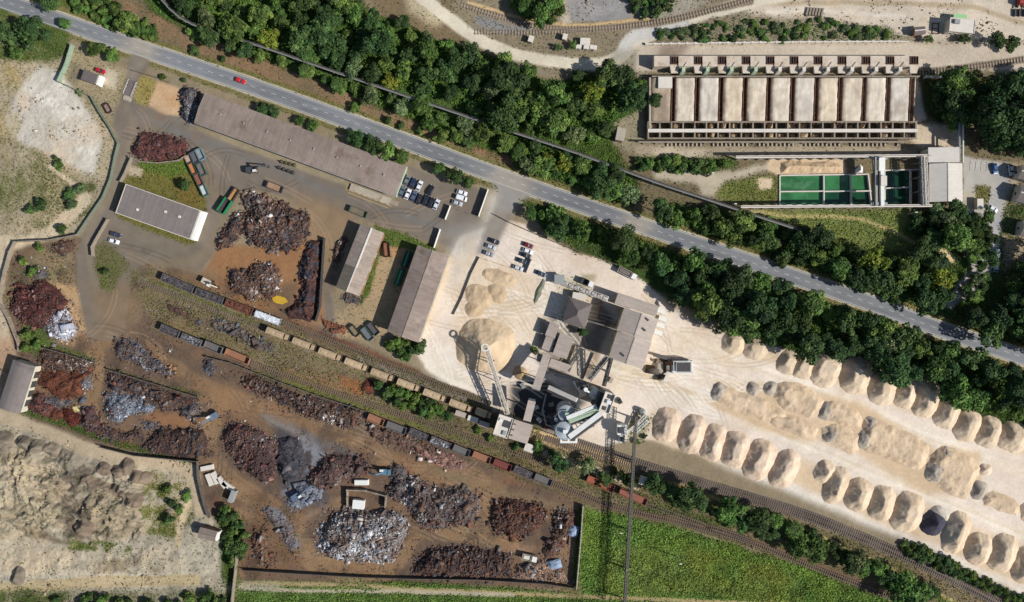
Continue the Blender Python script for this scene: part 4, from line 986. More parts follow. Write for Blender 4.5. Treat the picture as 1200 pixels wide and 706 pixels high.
def truss(label, cat, p0, p1, w, h, legs=(), mt='galv', deck='steel_d', name='conveyor', bays=None, leg_m='galv', belt=True, th=.16):
    """open lattice girder carrying a belt; p0,p1 are the middle of its top"""
    t = thing(name, label, cat, (p0.x, p0.y, 0))
    d = (p1 - p0); L = d.length; d.normalize(); r = d.cross(Vector((0, 0, 1))).normalized(); u = r.cross(d)
    n = bays or max(3, int(L / 2.4))
    mb = MB(); c = [[p0.lerp(p1, k / n) + r * (s * w / 2) - u * (h * q) for k in range(n + 1)] for s, q in ((-1, 0), (1, 0), (-1, 1), (1, 1))]
    for row in c: mb.beam(row[0], row[-1], th * 1.4)
    for k in range(n + 1):
        mb.beam(c[0][k], c[2][k], th); mb.beam(c[1][k], c[3][k], th); mb.beam(c[0][k], c[1][k], th); mb.beam(c[2][k], c[3][k], th)
    for k in range(n):
        a, b = (k, k + 1) if k % 2 else (k + 1, k)
        mb.beam(c[0][a], c[2][b], th * .8); mb.beam(c[1][a], c[3][b], th * .8); mb.beam(c[0][a], c[1][b], th * .7)
    mb.build('lattice_girder', M[mt], t, world=True)
    if belt:
        MB().beam(p0 - u * h * .72, p1 - u * h * .72, w * .62, .18).build('belt', M[deck], t, world=True)
    for f in legs:
        q = p0.lerp(p1, f) - u * h
        for s in (-1, 1):
            MB().beam((q.x + r.x * s * w * .9, q.y + r.y * s * w * .9, -.3), (q.x + r.x * s * w * .4, q.y + r.y * s * w * .4, q.z), .28).build('leg', M[leg_m], t, world=True)
        mb = MB(); zz = q.z * .5
        mb.beam((q.x + r.x * w * .66, q.y + r.y * w * .66, zz), (q.x - r.x * w * .66, q.y - r.y * w * .66, zz), .16); mb.build('cross_brace', M[leg_m], t, world=True)
    return t
# stacker over the round stockpile: lattice with a ring head
t = truss('long pale lattice stacker conveyor with a ring head over the round stockpile', 'conveyor', P(594.5, 486, 8), P(570, 409, 11.5), 1.8, 1.6, (.22, .5, .78), 'concrete_w', 'steel', 'stacker_conveyor')
q = P(568.5, 407.5, 11.7)
MB().ring((q.x, q.y, q.z), 1.35, .5).build('head_ring', M['steel_w'], t, world=True)
mb = MB(); mb.beam(P(595.2, 485.4, 8.1), P(570.8, 411, 11.6), .7, .08); mb.build('walkway', M['concrete'], t, world=True)
# long lattice bridge running south over the railway
truss('long grey lattice bridge carrying a belt south across the railway tracks', 'conveyor bridge', P(746, 489, 8.6), P(732, 720, 8.6), .85, 2.4, (.02, .24, .4, .6, .8, .96), 'galv', 'steel_d', 'conveyor_bridge', bays=64, th=.12)
t = thing('belt_machine', 'white machine block at the north end of the lattice bridge', 'machinery', P(729, 503))
mb = MB(); mb.box(-2.6, 1.2, -1.6, 2.4, -.2, 4.8); mb.box(-1.6, .8, -5, -1.6, -.2, 3.6); mb.build('body', M['steel_w'], t)
MB().box(-2.2, -.2, -.8, 1.4, 4.805, 5.5).build('hood', M['steel_d'], t); MB().box(-1.2, .2, -4.4, -2.6, 3.605, 4.2).build('hood', M['steel_d'], t)
mb = MB(); mb.beam((1, -2, .5), (6.5, 3.5, 3.6), 1, .5); mb.build('feed_belt', M['concrete_w'], t)
for k, (a, b, l) in enumerate([((740, 505), (757, 487), 'pale screening conveyor among the weeds, the longer of two'), ((744.5, 507), (759, 494), 'pale screening conveyor among the weeds, the shorter of two')]):
    truss(l, 'conveyor', P(*a, 1.6), P(*b, 3.4), 1.1, .8, (.5, .9), 'steel_w', 'concrete', 'screening_conveyor')
t = thing('water_tank', 'small white tank standing in the weeds north of the screening conveyors', 'tank', P(752.5, 481.5))
MB().cyl((0, 0, -.2), (0, 0, 2.6), 1.1, 1.1, 14).build('shell', M['steel_w'], t)
MB().cyl((0, 0, 2.6), (0, 0, 3), 1.1, .2, 14).build('lid', M['steel'], t)

# silo group: white silos, tower and the inclined tubes
SI = []
for k, (x, y, r, h, l) in enumerate([(664, 485, 3.4, 13, 'white round silo, northern of the pair by the tower'), (661.5, 505, 3.6, 14, 'white round silo, southern of the pair by the tower')]):
    p = P(x, y, h)
    t = thing('silo', l, 'silo', (p.x, p.y, 0), 0, 'white cement silos')
    MB().cyl((0, 0, -.3), (0, 0, h), r, r, 28).build('shell', paintmat((186, 194, 198), .5), t, smooth=False)
    MB().cyl((0, 0, h), (0, 0, h + 1.3), r, .6, 28).build('cone_roof', paintmat((176, 184, 188), .5), t)
    mb = MB(); mb.ring((0, 0, h + .9), r * .98, .08, 22); mb.ring((0, 0, h + .45), r * .98, .06, 22)
    for q in range(11): a = q * 2 * math.pi / 11; mb.beam((r * .98 * math.cos(a), r * .98 * math.sin(a), h), (r * .98 * math.cos(a), r * .98 * math.sin(a), h + .9), .06)
    mb.build('railing', M['steel'], t)
    mb = MB(); mb.box(-.7, .7, -.7, .7, h + 1.2, h + 2.2); mb.build('filter_box', M['wall_green'] if k == 0 else M['steel_w'], t)
p = P(697, 462, 11)
t = thing('silo', 'round blue grey silo with a domed top beside the tower', 'silo', (p.x, p.y, 0), 0)
MB().cyl((0, 0, -.3), (0, 0, 11), 2.2, 2.2, 24).build('shell', M['steel'], t)
MB().cyl((0, 0, 11), (0, 0, 12.2), 2.2, .5, 24).build('cone_roof', M['steel_w'], t)
t = building('tall pale mixing tower between the silos and the works hall', 'tower', [(709, 458.5), (721, 462.5), (713.5, 485.5), (702, 481)], 17, 'flat', 0, 'x', 'steel', 'concrete_w', name='mixing_tower', over=.1, parapet=.9)
w2, d2 = t['_wd']
for (x, y) in ((.2, d2 - 1.4), (-.3, -d2 + 1.4)): roofbit(t, 'roof_hatch', M['steel_d'], x, y, 17.1, .75, .8, .3)
roofbit(t, 'roof_box', M['steel_w'], .6, .4, 17.1, .9, .8, .9)
mb = MB(); mb.box(-w2 - 1.7, -w2 - .02, -d2, d2 - 1, 2, 15.5); mb.build('stair_cage', M['steel_d'], t)
def tubeconv(label, p0, p1, w, m, legs, name='inclined_conveyor'):
    t = thing(name, label, 'conveyor', (p0.x, p0.y, 0))
    MB().beam(p0, p1, w, w * .8).build('casing', M[m], t, world=True)
    d = (p1 - p0).normalized(); r = d.cross(Vector((0, 0, 1))).normalized(); u = r.cross(d)
    mb = MB(); mb.beam(p0 + r * (w * .8) + u * .1, p1 + r * (w * .8) + u * .1, w * .5, .1); mb.beam(p0 + r * w * 1.04 + u * 1, p1 + r * w * 1.04 + u * 1, .08); mb.build('walkway', M['steel_d'], t, world=True)
    for f in legs:
        q = p0.lerp(p1, f)
        MB().beam((q.x, q.y, -.3), (q.x, q.y, q.z - w * .4), .3).build('leg', M['steel'], t, world=True)
    return t
tubeconv('broad white inclined conveyor from the southern silo up to the mixing tower', P(667, 512, 14.8), P(704, 484.5, 16.5), 2.0, 'steel_w', (.3, .7))
tubeconv('pale green inclined conveyor from the northern silo to the mixing tower', P(667, 494, 14.6), P(702, 480, 16), 1.7, 'wall_green', (.5,))
tubeconv('short white inclined conveyor between the two silos', P(664, 490, 15), P(699, 476, 15.6), 1.5, 'steel_w', (.5,))
tubeconv('long cream conveyor tube rising from the shaded yard to the silos', P(643, 454, 9), P(676, 469, 13), 1.7, 'concrete_w', (.2, .7))
t = thing('silo_platform', 'white platform with square openings on the south side of the silos', 'platform', P(666, 514.5))
p = P(666, 514.5, 13); o = p - chainloc(t); zr = 13
mb = MB(); mb.box(o.x - 3.2, o.x + 3.6, o.y - 1.7, o.y - .9, 12.6, 13); mb.box(o.x - 3.2, o.x + 3.6, o.y + .9, o.y + 1.7, 12.6, 13); mb.box(o.x - 3.2, o.x - 2.4, o.y - .9, o.y + .9, 12.6, 13); mb.box(o.x - .3, o.x + .5, o.y - .9, o.y + .9, 12.6, 13); mb.box(o.x + 2.8, o.x + 3.6, o.y - .9, o.y + .9, 12.6, 13); mb.build('deck', M['steel_w'], t)
for sx in (-3, 3.4):
    for sy in (-1.5, 1.5): MB().beam((o.x + sx, o.y + sy, -.3), (o.x + sx, o.y + sy, 12.6), .3).build('leg', M['steel'], t)
# struts from the works hall to the silo yard
truss('steep dark lattice conveyor from the works hall to the mixing tower, eastern one', 'conveyor', P(716.5, 420, 12), P(708, 452, 15), 1.3, 1.2, (.5,), 'steel_d', 'steel_d', 'lattice_conveyor')
truss('dark lattice conveyor slanting from the works hall into the shaded yard, western one', 'conveyor', P(711, 420, 11), P(690, 446, 5), 1.8, 1.4, (.6,), 'steel', 'steel_d', 'lattice_conveyor')
truss('pale lattice conveyor entering the north annex from the yard', 'conveyor', P(658, 330.5, 2.5), P(712, 350.5, 7), 1.9, 1.5, (.4, .8), 'concrete_w', 'concrete_w', 'intake_conveyor')
t = thing('feed_hopper', 'grey steel feed hopper at the low end of the intake conveyor', 'hopper', P(655, 328))
mb = MB(); mb.frust(-2, 2, -2, 2, 3.2, 1.6, .0, .0) if False else mb.hexa([(-.8, -.8, .8), (.8, -.8, .8), (.8, .8, .8), (-.8, .8, .8), (-2, -2, 3), (2, -2, 3), (2, 2, 3), (-2, 2, 3)]); mb.build('funnel', M['steel'], t)
for sx in (-1.5, 1.5):
    for sy in (-1.5, 1.5): MB().beam((sx, sy, -.2), (sx, sy, 2.4), .22).build('leg', M['steel_d'], t)

# --- clutter of the silo yard: steel frame, cyclones, ducts, stacked pallets, pipes
def frame_tower(label, px, py, w, d, h, rot):
    t = thing('steel_frame_tower', label, 'steel frame', P(px, py, h * .8).xy.to_3d(), rot)
    for sx in (-1, 1):
        for sy in (-1, 1): MB().beam((sx * w, sy * d, -.3), (sx * w, sy * d, h), .28).build('column', M['galv'], t)
    mb = MB()
    for k in range(int(h / 2.6) + 1):
        z = h - k * 2.6
        for sx in (-1, 1): mb.beam((sx * w, -d, z), (sx * w, d, z), .18); mb.beam((sx * w, -d, z), (sx * w, d, z - 2.2), .12)
        for sy in (-1, 1): mb.beam((-w, sy * d, z), (w, sy * d, z), .18); mb.beam((-w, sy * d, z), (w, sy * d, z - 2.2), .12)
    mb.build('bracing', M['galv'], t)
    MB().box(-w * .9, w * .35, -d * .9, d * .9, h - .02, h + .1).build('grating', M['steel_d'], t)
    MB().cyl((w * .3, d * .2, h - 3.4), (w * .3, d * .2, h + 1.4), w * .42, w * .42, 14).build('cyclone', M['steel_w'], t)
    MB().cyl((w * .3, d * .2, h - 5.4), (w * .3, d * .2, h - 3.42), .15, w * .42, 14).build('cyclone_cone', M['steel'], t)
    return t
frame_tower('galvanised steel frame with a pale cyclone between the green conveyor and the blue grey silo', 684, 457, 2.0, 1.8, 13, .3)
frame_tower('low steel frame with a cyclone on the west flank of the white silos', 650, 492, 1.7, 1.5, 10.5, .3)
frame_tower('steel frame with a cyclone at the foot of the mixing tower', 690, 496, 1.6, 1.6, 9, .3)
for k, (pts, r, l) in enumerate([([(650, 489, 11), (656, 482, 13.5), (664, 481, 14)], .35, 'bent grey duct from the low steel frame to the northern silo'), ([(684, 456, 14), (692, 461, 13.2), (699, 463, 12.4)], .4, 'short pale duct between the frame tower and the blue grey silo'), ([(640, 462, 4), (636, 480, 4), (640, 498, 4), (652, 502, 6)], .3, 'long low pipe looping round the shaded yard'), ([(672, 447, 6), (680, 462, 9), (676, 480, 12)], .35, 'grey duct climbing from the pale deck to the silos'), ([(690, 452, 3), (676, 445, 3), (650, 440, 3)], .28, 'thin pipe along the south edge of the workshop wing')]):
    t = thing('duct', l, 'duct', P(*pts[0]).xy.to_3d())
    mb = MB(); mb.tube([P(*p) for p in pts], r, 10); mb.build('casing', M['steel_w' if k % 2 else 'steel'], t, world=True)
    for p in pts[::2]: q = P(*p); MB().beam((q.x, q.y, -.3), (q.x, q.y, q.z - r), .2).build('support', M['steel_d'], t, world=True)
for k, (x, y, m, l) in enumerate([(628, 478, 'steel_w', 'white stacked bags beside the covered gallery in the shaded yard'), (636, 484, 'steel', 'grey crate pile in the middle of the shaded yard'), (632, 492, 'steel_w', 'white crate pile near the loading tower gallery'), (646, 474, 'concrete', 'pale pallet stack under the cream conveyor tube'), (640, 500, 'rust', 'rusty crate pile at the south edge of the shaded yard'), (612, 452, 'steel', 'grey rounded tank cover at the west edge of the shaded yard'), (655, 462, 'concrete_w', 'white slab stack by the foot of the cream conveyor tube'), (716, 446, 'concrete', 'pale block stack north of the mixing tower'), (726, 470, 'steel_d', 'dark crate pile on the stone yard east of the mixing tower')]):
    t = thing('crate_stack', l, 'crate stack', P(x, y), .35 + k)
    r = random.Random(k)
    for q in range(3): MB().box(-1 + q * .75, -.35 + q * .75, -.8 + r.uniform(0, .3), .8, -.1, r.uniform(.7, 1.7)).build('crate', M[m], t)
# ------------------------------------------------------------------ aggregate bunkers (north east)
def X(px): return (px - 600) * S
def Y(py): return (353 - py) * S
BX = [787.5 + 27.65 * k for k in range(11)]
HB = 3.2
def slabmesh(x0, x1, y0, y1, z0, z1, seed, cols):
    """a sloping slab top with stains as a fine grid"""
    nx, ny = 14, 34
    xs = np.linspace(x0, x1, nx); ys = np.linspace(y0, y1, ny)
    XX, YY = np.meshgrid(xs, ys)
    f = (YY - y0) / (y1 - y0)
    px = XX / S + 600; py = 353 - YY / S
    ZZ = z0 + (z1 - z0) * f + (fbm(px, py, 5, 3, seed) - .5) * .3 + np.clip(fbm(px, py, 14, 3, seed + 31) - .52, 0, 1) * .5
    edge = np.minimum(XX - x0, x1 - XX); ZZ -= np.clip(.8 - edge, 0, 1) * (.2 + .9 * fbm(px, py, 6, 3, seed + 3))
    n1 = fbm(px * 1.6, py * .35, 7, 4, seed + 5)[..., None]; n2 = fbm(px, py, 16, 3, seed + 9)[..., None]
    c = np.array(C(*cols[0])) * (1 - n1) + np.array(C(*cols[1])) * n1
    dk = np.clip((n2 - .5) * 4, 0, 1) * .5
    c = c * (1 - dk) + np.array(C(*cols[2])) * dk
    br = np.clip((fbm(px * 1.2, py * .5, 9, 4, seed + 21) - .5) * 5, 0, 1)[..., None] * .4 * np.clip(.35 + fbm(px, py, 30, 2, 7), 0, 1)[..., None]
    c = c * (1 - br) + np.array(C(136, 112, 92)) * br
    rim = np.clip((.9 - edge) / .9, 0, 1)[..., None] * np.clip((fbm(px, py, 5, 3, seed + 12) - .35) * 3, 0, 1)[..., None]
    c = c * 1.06 * (1 - .45 * rim) + np.array(C(84, 74, 66)) * .45 * rim
    v = np.stack([XX, YY, ZZ], -1).reshape(-1, 3); idx = np.arange(nx * ny).reshape(ny, nx)
    q = np.stack([idx[:-1, :-1], idx[:-1, 1:], idx[1:, 1:], idx[1:, :-1]], -1).reshape(-1, 4)
    # skirt
    b = len(v); ring = list(idx[0, :]) + list(idx[1:, -1]) + list(idx[-1, -2::-1]) + list(idx[-2:0, 0])
    sk = v[ring].copy(); sk[:, 2] = -.4
    v = np.vstack([v, sk]); cc = np.vstack([c.reshape(-1, 3), np.tile(C(96, 82, 70), (len(ring), 1))])
    m = len(ring)
    q = np.vstack([q, [(ring[i], b + i, b + (i + 1) % m, ring[(i + 1) % m]) for i in range(m)]])
    return mesh_np('slab', v, q, cc)
bk = thing('aggregate_bunker', 'long row of concrete aggregate bays with rusty rails and hoppers on top', 'aggregate bunker', (X(912), Y(115), 0))
o0 = Vector(bk.location)
tones = [((216, 204, 184), (204, 190, 168), (172, 156, 136)), ((218, 208, 190), (206, 192, 172), (176, 162, 144)), ((214, 206, 194), (204, 194, 176), (166, 156, 144)), ((216, 202, 178), (206, 188, 162), (174, 156, 134))]
edges = [762] + BX + [1068]
for i, (a, b) in enumerate(zip(edges, edges[1:])):
    g = 2.6 if 0 < i else .5
    x0 = X(a + g - random.uniform(0, .9)); x1 = X(b - (2.6 if i < len(edges) - 2 else .2) + random.uniform(0, .9))
    me = slabmesh(x0 - o0.x, x1 - o0.x, Y(144) - o0.y, Y(94.5) - o0.y, 2.6, HB + .4, i * 4, tones[i % 4] if i else ((176, 160, 138), (158, 142, 122), (120, 104, 88)))
    link('bay_slab', me, M['slab'], bk)
for x in BX:
    mb = MB()
    for dx in (-.75, .75):
        mb.beam((X(x - .6) + dx - o0.x * 0, Y(148), 2.5), (X(x + .4) + dx, Y(93.5), 3.3), .36, .5)
    for k in range(9): mb.beam((X(x) - .75, Y(146) + k * 2.1, 2.3), (X(x) + .75, Y(146) + k * 2.1, 2.4), .16)
    mb.build('rusty_rail_pair', M['rust'], bk, world=True)
# lower arcade of open cells
mb = MB()
for y in (145.3, 154.6, 156.6, 164.2): mb.beam((X(757.5), Y(y), 2.9), (X(1070), Y(y), 2.9), .5 if y not in (154.6, 156.6) else .7, .7)
MBp = MB(); MBp.box(X(757.5), X(1070), Y(157.4), Y(153.6), 3.3, 3.5); MBp.build('crane_walkway', M['concrete_w'], bk, world=True)
for k in range(24):
    x = 758 + k * 13.5
    mb.box(X(x) - .28, X(x) + .28, Y(164), Y(145.5), -.3, 3.2)
mb.build('cell_wall', M['concrete_d'], bk, world=True)
mb = MB()
rr = random.Random(4)
for k in range(23):
    x = 758 + k * 13.5
    for (y0, y1) in ((153.4, 146.2), (163.6, 157.9)):
        if rr.random() < .72:
            zt = rr.uniform(1.0, 2.6)
            xx0 = X(x + 1.2 + rr.uniform(0, 5)); xx1 = X(x + 12.4 - rr.uniform(0, 2))
            mb.hexa([(xx0, Y(y0), -.2), (xx1, Y(y0), -.2), (xx1, Y(y1), -.2), (xx0, Y(y1), -.2), (xx0 + .4, Y(y0), zt), (xx1 - .2, Y(y0), zt * rr.uniform(.5, 1)), (xx1 - .3, Y(y1), zt), (xx0 + .5, Y(y1), zt * rr.uniform(.5, 1))])
o = mb.build('cell_fill', mat('bunker_fill', C(196, 168, 132), n1=(.5, .2), n2=(3, .2), bump=(3, .6, .3), tint=(C(120, 96, 74), .4, .52)), bk, world=True); o['kind'] = 'stuff'
# upper deck and hoppers
MB().box(X(762), X(1072), Y(93.6), Y(92.2), -.3, 3.8).build('head_wall', M['concrete_d'], bk, world=True)
MB().box(X(764), X(1074), Y(82.2), Y(70), -.3, 4.6).build('upper_deck', M['deck'], bk, world=True)
for x in BX + []:
    cx, cy = X(x), Y(75.5)
    mb = MB()
    for dx in (-1.5, -.5, .5, 1.5): mb.beam((cx + dx, cy - 1.5, 4.75), (cx + dx, cy + 1.5, 4.75), .2, .3)
    mb.beam((cx - 1.6, cy + 1.5, 4.8), (cx + 1.6, cy + 1.5, 4.8), .25, .4); mb.beam((cx - 1.6, cy - 1.5, 4.8), (cx + 1.6, cy - 1.5, 4.8), .25, .4)
    h = mb.build('hopper_grid', M['rust'], bk, world=True)
    MB().box(cx - 1.4, cx + 1.4, cy - 1.35, cy + 1.35, 4.3, 4.615).build('hopper_mouth', M['black'], h, world=True)
    mb = MB(); mb.hexa([(cx - 1.5, Y(89.5), 3.4), (cx + 1.7, Y(89.5), 3.4), (cx + 2.0, Y(82), 4.3), (cx - 2.0, Y(82), 4.3), (cx - 1.2, Y(89.5), 4.0), (cx + 1.3, Y(89.5), 4.0), (cx + 1.8, Y(82), 4.66), (cx - 1.8, Y(82), 4.66)]); mb.build('chute', M['deck'], h, world=True)
for k, x in enumerate(BX[:-1]):
    cx, cy = X(x + 9.5), Y(87)
    mb = MB(); mb.frust(cx - 1.1, cx + 1.1, cy - 1.3, cy + 1.4, -.2, 6.4, .45, .5); mb.build('gate_cabin', M['wall_green'] if k in (0, 1, 2, 3) else M['concrete_w'], bk, world=True)
    mb = MB(); mb.beam((cx - 1.2, cy - .4, 5), (cx + .8, cy + 2.6, 7.2), .35, .3); mb.build('gate_arm', M['steel_d'], bk, world=True)
MB().box(X(769), X(785), Y(107), Y(94), 3.1, 4.4).build('pale_lid', M['concrete_w'], bk, world=True)
MB().box(X(759), X(761.2), Y(156), Y(94), -.3, 3.4).build('side_wall', M['concrete'], bk, world=True)
# row of concrete sleepers under the crane rail and the rail beam
def beamrail(label, p0, p1, w, h, legs, m='concrete_w', name='crane_rail'):
    t = thing(name, label, 'crane rail', (p0.x, p0.y, 0))
    MB().beam(p0, p1, w, h).build('rail_beam', M[m], t, world=True)
    MB().beam(p0 + Vector((0, 0, h / 2 + .08)), p1 + Vector((0, 0, h / 2 + .08)), .18, .16).build('rail', M['rail'], t, world=True)
    for k in range(legs):
        q = p0.lerp(p1, (k + .5) / legs)
        MB().box(q.x - .3, q.x + .3, q.y - .3, q.y + .3, -3.3 if name == 'pond_rail' else -.3, q.z - h / 2).build('column', M['concrete'], t, world=True)
    return t
beamrail('thin grey crane rail just below the bunker cells', P(748, 166.6, 3), P(1066, 166.4, 3), .55, .6, 22, 'concrete')
t = thing('pillar_row', 'row of short pale concrete stubs beneath the thin crane rail', 'concrete stubs', P(900, 170))
mb = MB()
for k in range(58):
    x = 772 + k * 4.9
    if k % 11 in (0, 1) : continue
    mb.box(X(x) - .3, X(x) + .3, Y(172), Y(168.6), -.2, .7)
mb.build('stubs', M['concrete'], t, world=True)
beamrail('long pale crane rail on columns along the north side of the green ponds', P(862, 184.4, 6), P(1090, 182.6, 6), 1.0, .8, 18)
beamrail('long pale crane rail on columns along the south side of the green ponds', P(868, 242.6, 6), P(1092, 241.2, 6), 1.0, .8, 18)
# bridge crane over the ponds
cr = thing('bridge_crane', 'white and grey bridge crane spanning the green ponds', 'bridge crane', P(1031, 212))
for (xa, xb, m) in ((1025.5, 1028, 'steel'), (1032.5, 1036.5, 'steel_w')):
    mb = MB(); mb.beam(P(xa + .6, 184.5, 7.4), P(xa + 1.2, 241.5, 7.4), (xb - xa) * S, 1.1); mb.build('girder', M[m], cr, world=True)
mb = MB()
for y in (186, 239):
    p = P(1031, y, 7); mb.box(p.x - 2.9, p.x + 2.9, p.y - .5, p.y + .5, 6.55, 7.4)
mb.build('end_carriage', M['steel'], cr, world=True)
p = P(1034.5, 212, 8); MB().box(p.x - 1.3, p.x + 1.1, p.y - 2.2, p.y + 1.8, 7.95, 9.2).build('trolley', M['concrete_w'], cr, world=True)
p = P(1033, 193, 8); MB().box(p.x - 1.2, p.x + 1.2, p.y - 2.6, p.y + 2.6, 7.95, 8.6).build('machine_house', M['wall_white'], cr, world=True)
mb = MB(); a = P(1022, 187, 7); b = P(1028, 241, 7); mb.beam(a, b, .25); mb.beam(a + Vector((.9, 0, 0)), P(1026, 186, 7), .2)
for k in range(14): q = a.lerp(b, k / 13); mb.beam(q, q + Vector((.9 - k * .05, 0, .2)), .12)
mb.build('access_walkway', M['galv'], cr, world=True)
# settling basins
pw = thing('settling_basin', 'sunken concrete settling basins split by thin walls, filled with green water', 'settling basin', (X(990), Y(222), 0))
mb = MB()
def pwall(a, b, zt=.25, w=.45): mb.beam((X(a[0]), Y(a[1]), (zt - 3.3) / 2), (X(b[0]), Y(b[1]), (zt - 3.3) / 2), w, zt + 3.3)
pwall((913.8, 206), (913.8, 240.5)); pwall((913.8, 205.8), (1017, 204.4)); pwall((913.8, 240.8), (1081, 240.3)); pwall((965.3, 205.8), (965.6, 240.4)); pwall((997.2, 206), (998, 240.4), .1)
pwall((914.2, 224.7), (965, 224.3)); pwall((966, 224.5), (1021, 224)); pwall((1017.5, 204), (1021.5, 240), .15, .5); pwall((1036.5, 220.8), (1067, 219.6), .1); pwall((1036.8, 200), (1037.2, 240), .1); pwall((1068, 199.5), (1068.4, 240), -.2); pwall((1037, 199.8), (1081, 198.6), .2); pwall((1081, 198.6), (1081.4, 240.3), .2)
mb.build('basin_wall', M['concrete_w'], pw, world=True)
def wat(label, a, b, c, d, z, m):
    mb = MB(); mb.hexa([(X(x), Y(y), z - .6) for x, y in (d, c, b, a)] + [(X(x), Y(y), z) for x, y in (d, c, b, a)])
    o = mb.build('water', M[m]); o['kind'] = 'structure'; o['label'] = label; return o
wat('green water', (914, 206), (965, 206), (965, 224.4), (914, 224.4), -.95, 'water'); wat('green water', (914, 225), (965, 225), (965, 240.5), (914, 240.5), -1.05, 'water')
wat('green water', (965.8, 206), (997, 206), (997.3, 224), (965.8, 224), -1.0, 'water'); wat('green water', (965.8, 225), (997.5, 225), (997.8, 240.5), (965.8, 240.5), -1.15, 'water_d')
wat('green water', (997.8, 206), (1018, 206), (1020, 223.6), (998, 223.6), -1.1, 'water'); wat('green water', (998.3, 224.8), (1020, 224.6), (1021, 240.2), (998.6, 240.2), -1.2, 'water_d')
wat('green water', (1037.5, 200.5), (1067.8, 200), (1068, 219.4), (1037.5, 220.4), -1.4, 'water_d'); wat('green water', (1037.5, 221.4), (1068, 220.2), (1068.2, 240), (1037.8, 240), -1.5, 'water_d')
# buildings by the ponds
building('light ribbed roof building at the north east corner of the ponds', 'building', [(1087.5, 173), (1124, 172.8), (1124.5, 190.3), (1088, 190.6)], 6.5, 'flat', 0, 'x', 'wall', 'roof_light_x', name='pond_building', openings=[('window', 'N', -4 + 4 * k, 2.5, 1.6, 1.4) for k in range(3)])
building('large pale gable roof building beside the east end of the ponds', 'building', [(1088.5, 192), (1127.5, 191.8), (1128.5, 236.5), (1089.5, 237)], 6.0, 'gable', 1.5, 'y', 'wall', 'roof_light', name='pond_building', ridge='roof_light', openings=[('door', 'E', 4, 0, 3, 3.2, DG)] + [('window', 'E', -6 + 3 * k, 2, 1.5, 1.4) for k in range(3)])
for k, (x, l) in enumerate([(1081.2, 'pale belt gallery west of its twin beside the gable roof building'), (1084.8, 'dark topped belt gallery squeezed against the gable roof building')]):
    truss(l, 'conveyor', P(x, 184, 7.5), P(x + 2.2, 240, 7.5), 1.0, 1.2, (.1, .4, .7, .95), 'steel' if k == 0 else 'concrete_w', 'concrete' if k == 0 else 'steel_d', 'belt_gallery')
for k, (x, l) in enumerate([(1124, 'grey pipe bridge running north from the pond buildings, western of two'), (1128.6, 'pale pipe bridge running north from the pond buildings, eastern of two')]):
    t = thing('pipe_bridge', l, 'pipe bridge', (X(x), Y(167), 0))
    mb = MB(); mb.tube([P(x, 143, 6), P(x, 191, 6)], .45 if k == 0 else .3, 8); mb.build('pipe', M['steel' if k == 0 else 'steel_w'], t, world=True)
    for y in (146, 160, 174, 188): p = P(x, y, 6); MB().beam((p.x, p.y, -.3), (p.x, p.y, 5.6), .3).build('leg', M['steel'], t, world=True)
building('flat light grey building with a green canopy on the north plateau', 'building', [(1115, 20.5), (1142.5, 24), (1142, 39.5), (1110.5, 37)], 4.6, 'flat', 0, 'x', 'wall', 'concrete_w', name='flat_building', parapet=.25, openings=[('door', 'S', 2, 0, 1.2, 2.1, M['wood'])] + [('window', 'S', -3 + 2 * k, 1.2, 1.2, 1.2) for k in range(2)])
t = bpy.data.objects['flat_building']; roofbit(t, 'roof_unit', M['steel'], -2.5, 1.2, 4.7, 1.1, .9, .9)
mb = MB(); mb.box(-3, 2.4, 3.1, 5.2, 3.0, 3.2); mb.build('canopy', paintmat((150, 196, 140), .6), t)
building('small dark brown shed west of the flat grey plateau building', 'shed', [(1070.5, 32), (1083, 31), (1085.5, 40), (1072, 41.5)], 2.8, 'gable', .5, 'x', 'brick', 'roof_grey', name='small_shed')
for k, (cs, l) in enumerate([([(1196, 193), (1222, 200), (1216, 216), (1193, 209)], 'northern house on the east edge beyond the car park'), ([(1196, 216), (1220, 222), (1214, 242), (1191, 236)], 'middle house on the east edge beyond the car park'), ([(1199, 258), (1222, 262), (1218, 280), (1195, 276)], 'southern house on the east edge with its shaded gable')]):
    building(l, 'house', cs, 4.0, 'gable', 1.5, 'x', 'wall', 'roof_grey', name='house', openings=[('window', 'W', 0, 1.2, 1.2, 1.3), ('window', 'S', -2, 1, 1.2, 1.3), ('window', 'S', 2, 1, 1.2, 1.3)])
building('small dark block hidden by trees west of the bunkers', 'hut', [(723, 149), (733, 151), (732, 166), (722, 164)], 5, 'flat', 0, 'x', 'concrete_d', 'concrete', name='hut')
for k, (x, y, w, d, l) in enumerate([(1144.5, 240, 1.2, 2, 'small pale kiosk beside the car park lawn'), (685, 51, 1.9, 1.3, 'white cabin beside the old sidings, larger one'), (677.5, 57, 1, .7, 'white crate by the sidings, westernmost of three in a line'), (686.5, 57.3, 1, .8, 'white crate by the sidings, middle of three in a line'), (694.5, 57.8, 1.3, .8, 'white crate by the sidings, easternmost of three in a line'), (661.5, 45.5, .8, 1.1, 'pale little hut between the bushes by the sidings'), (622, 48, .9, 1.2, 'pale little hut west of the bushes by the sidings'), (753, 562.5, 1.6, 1.6, 'tiny pale hut by the conveyor bridge and dark tree')]):
    t = thing('cabin', l, 'cabin', P(x, y), -.05 * k)
    MB().box(-w, w, -d, d, -.2, 2.2).build('wall', M['wall_white' if k in (1, 2, 3, 4) else 'wall'], t)
    mb = MB(); mb.frust(-w - .15, w + .15, -d - .15, d + .15, 2.21, 2.45, .1, .1); mb.build('roof', M['concrete_w'], t)
    MB().box(-.35, .35, -d - .05, -d, 0, 1.9).build('door', M['wood'], t)
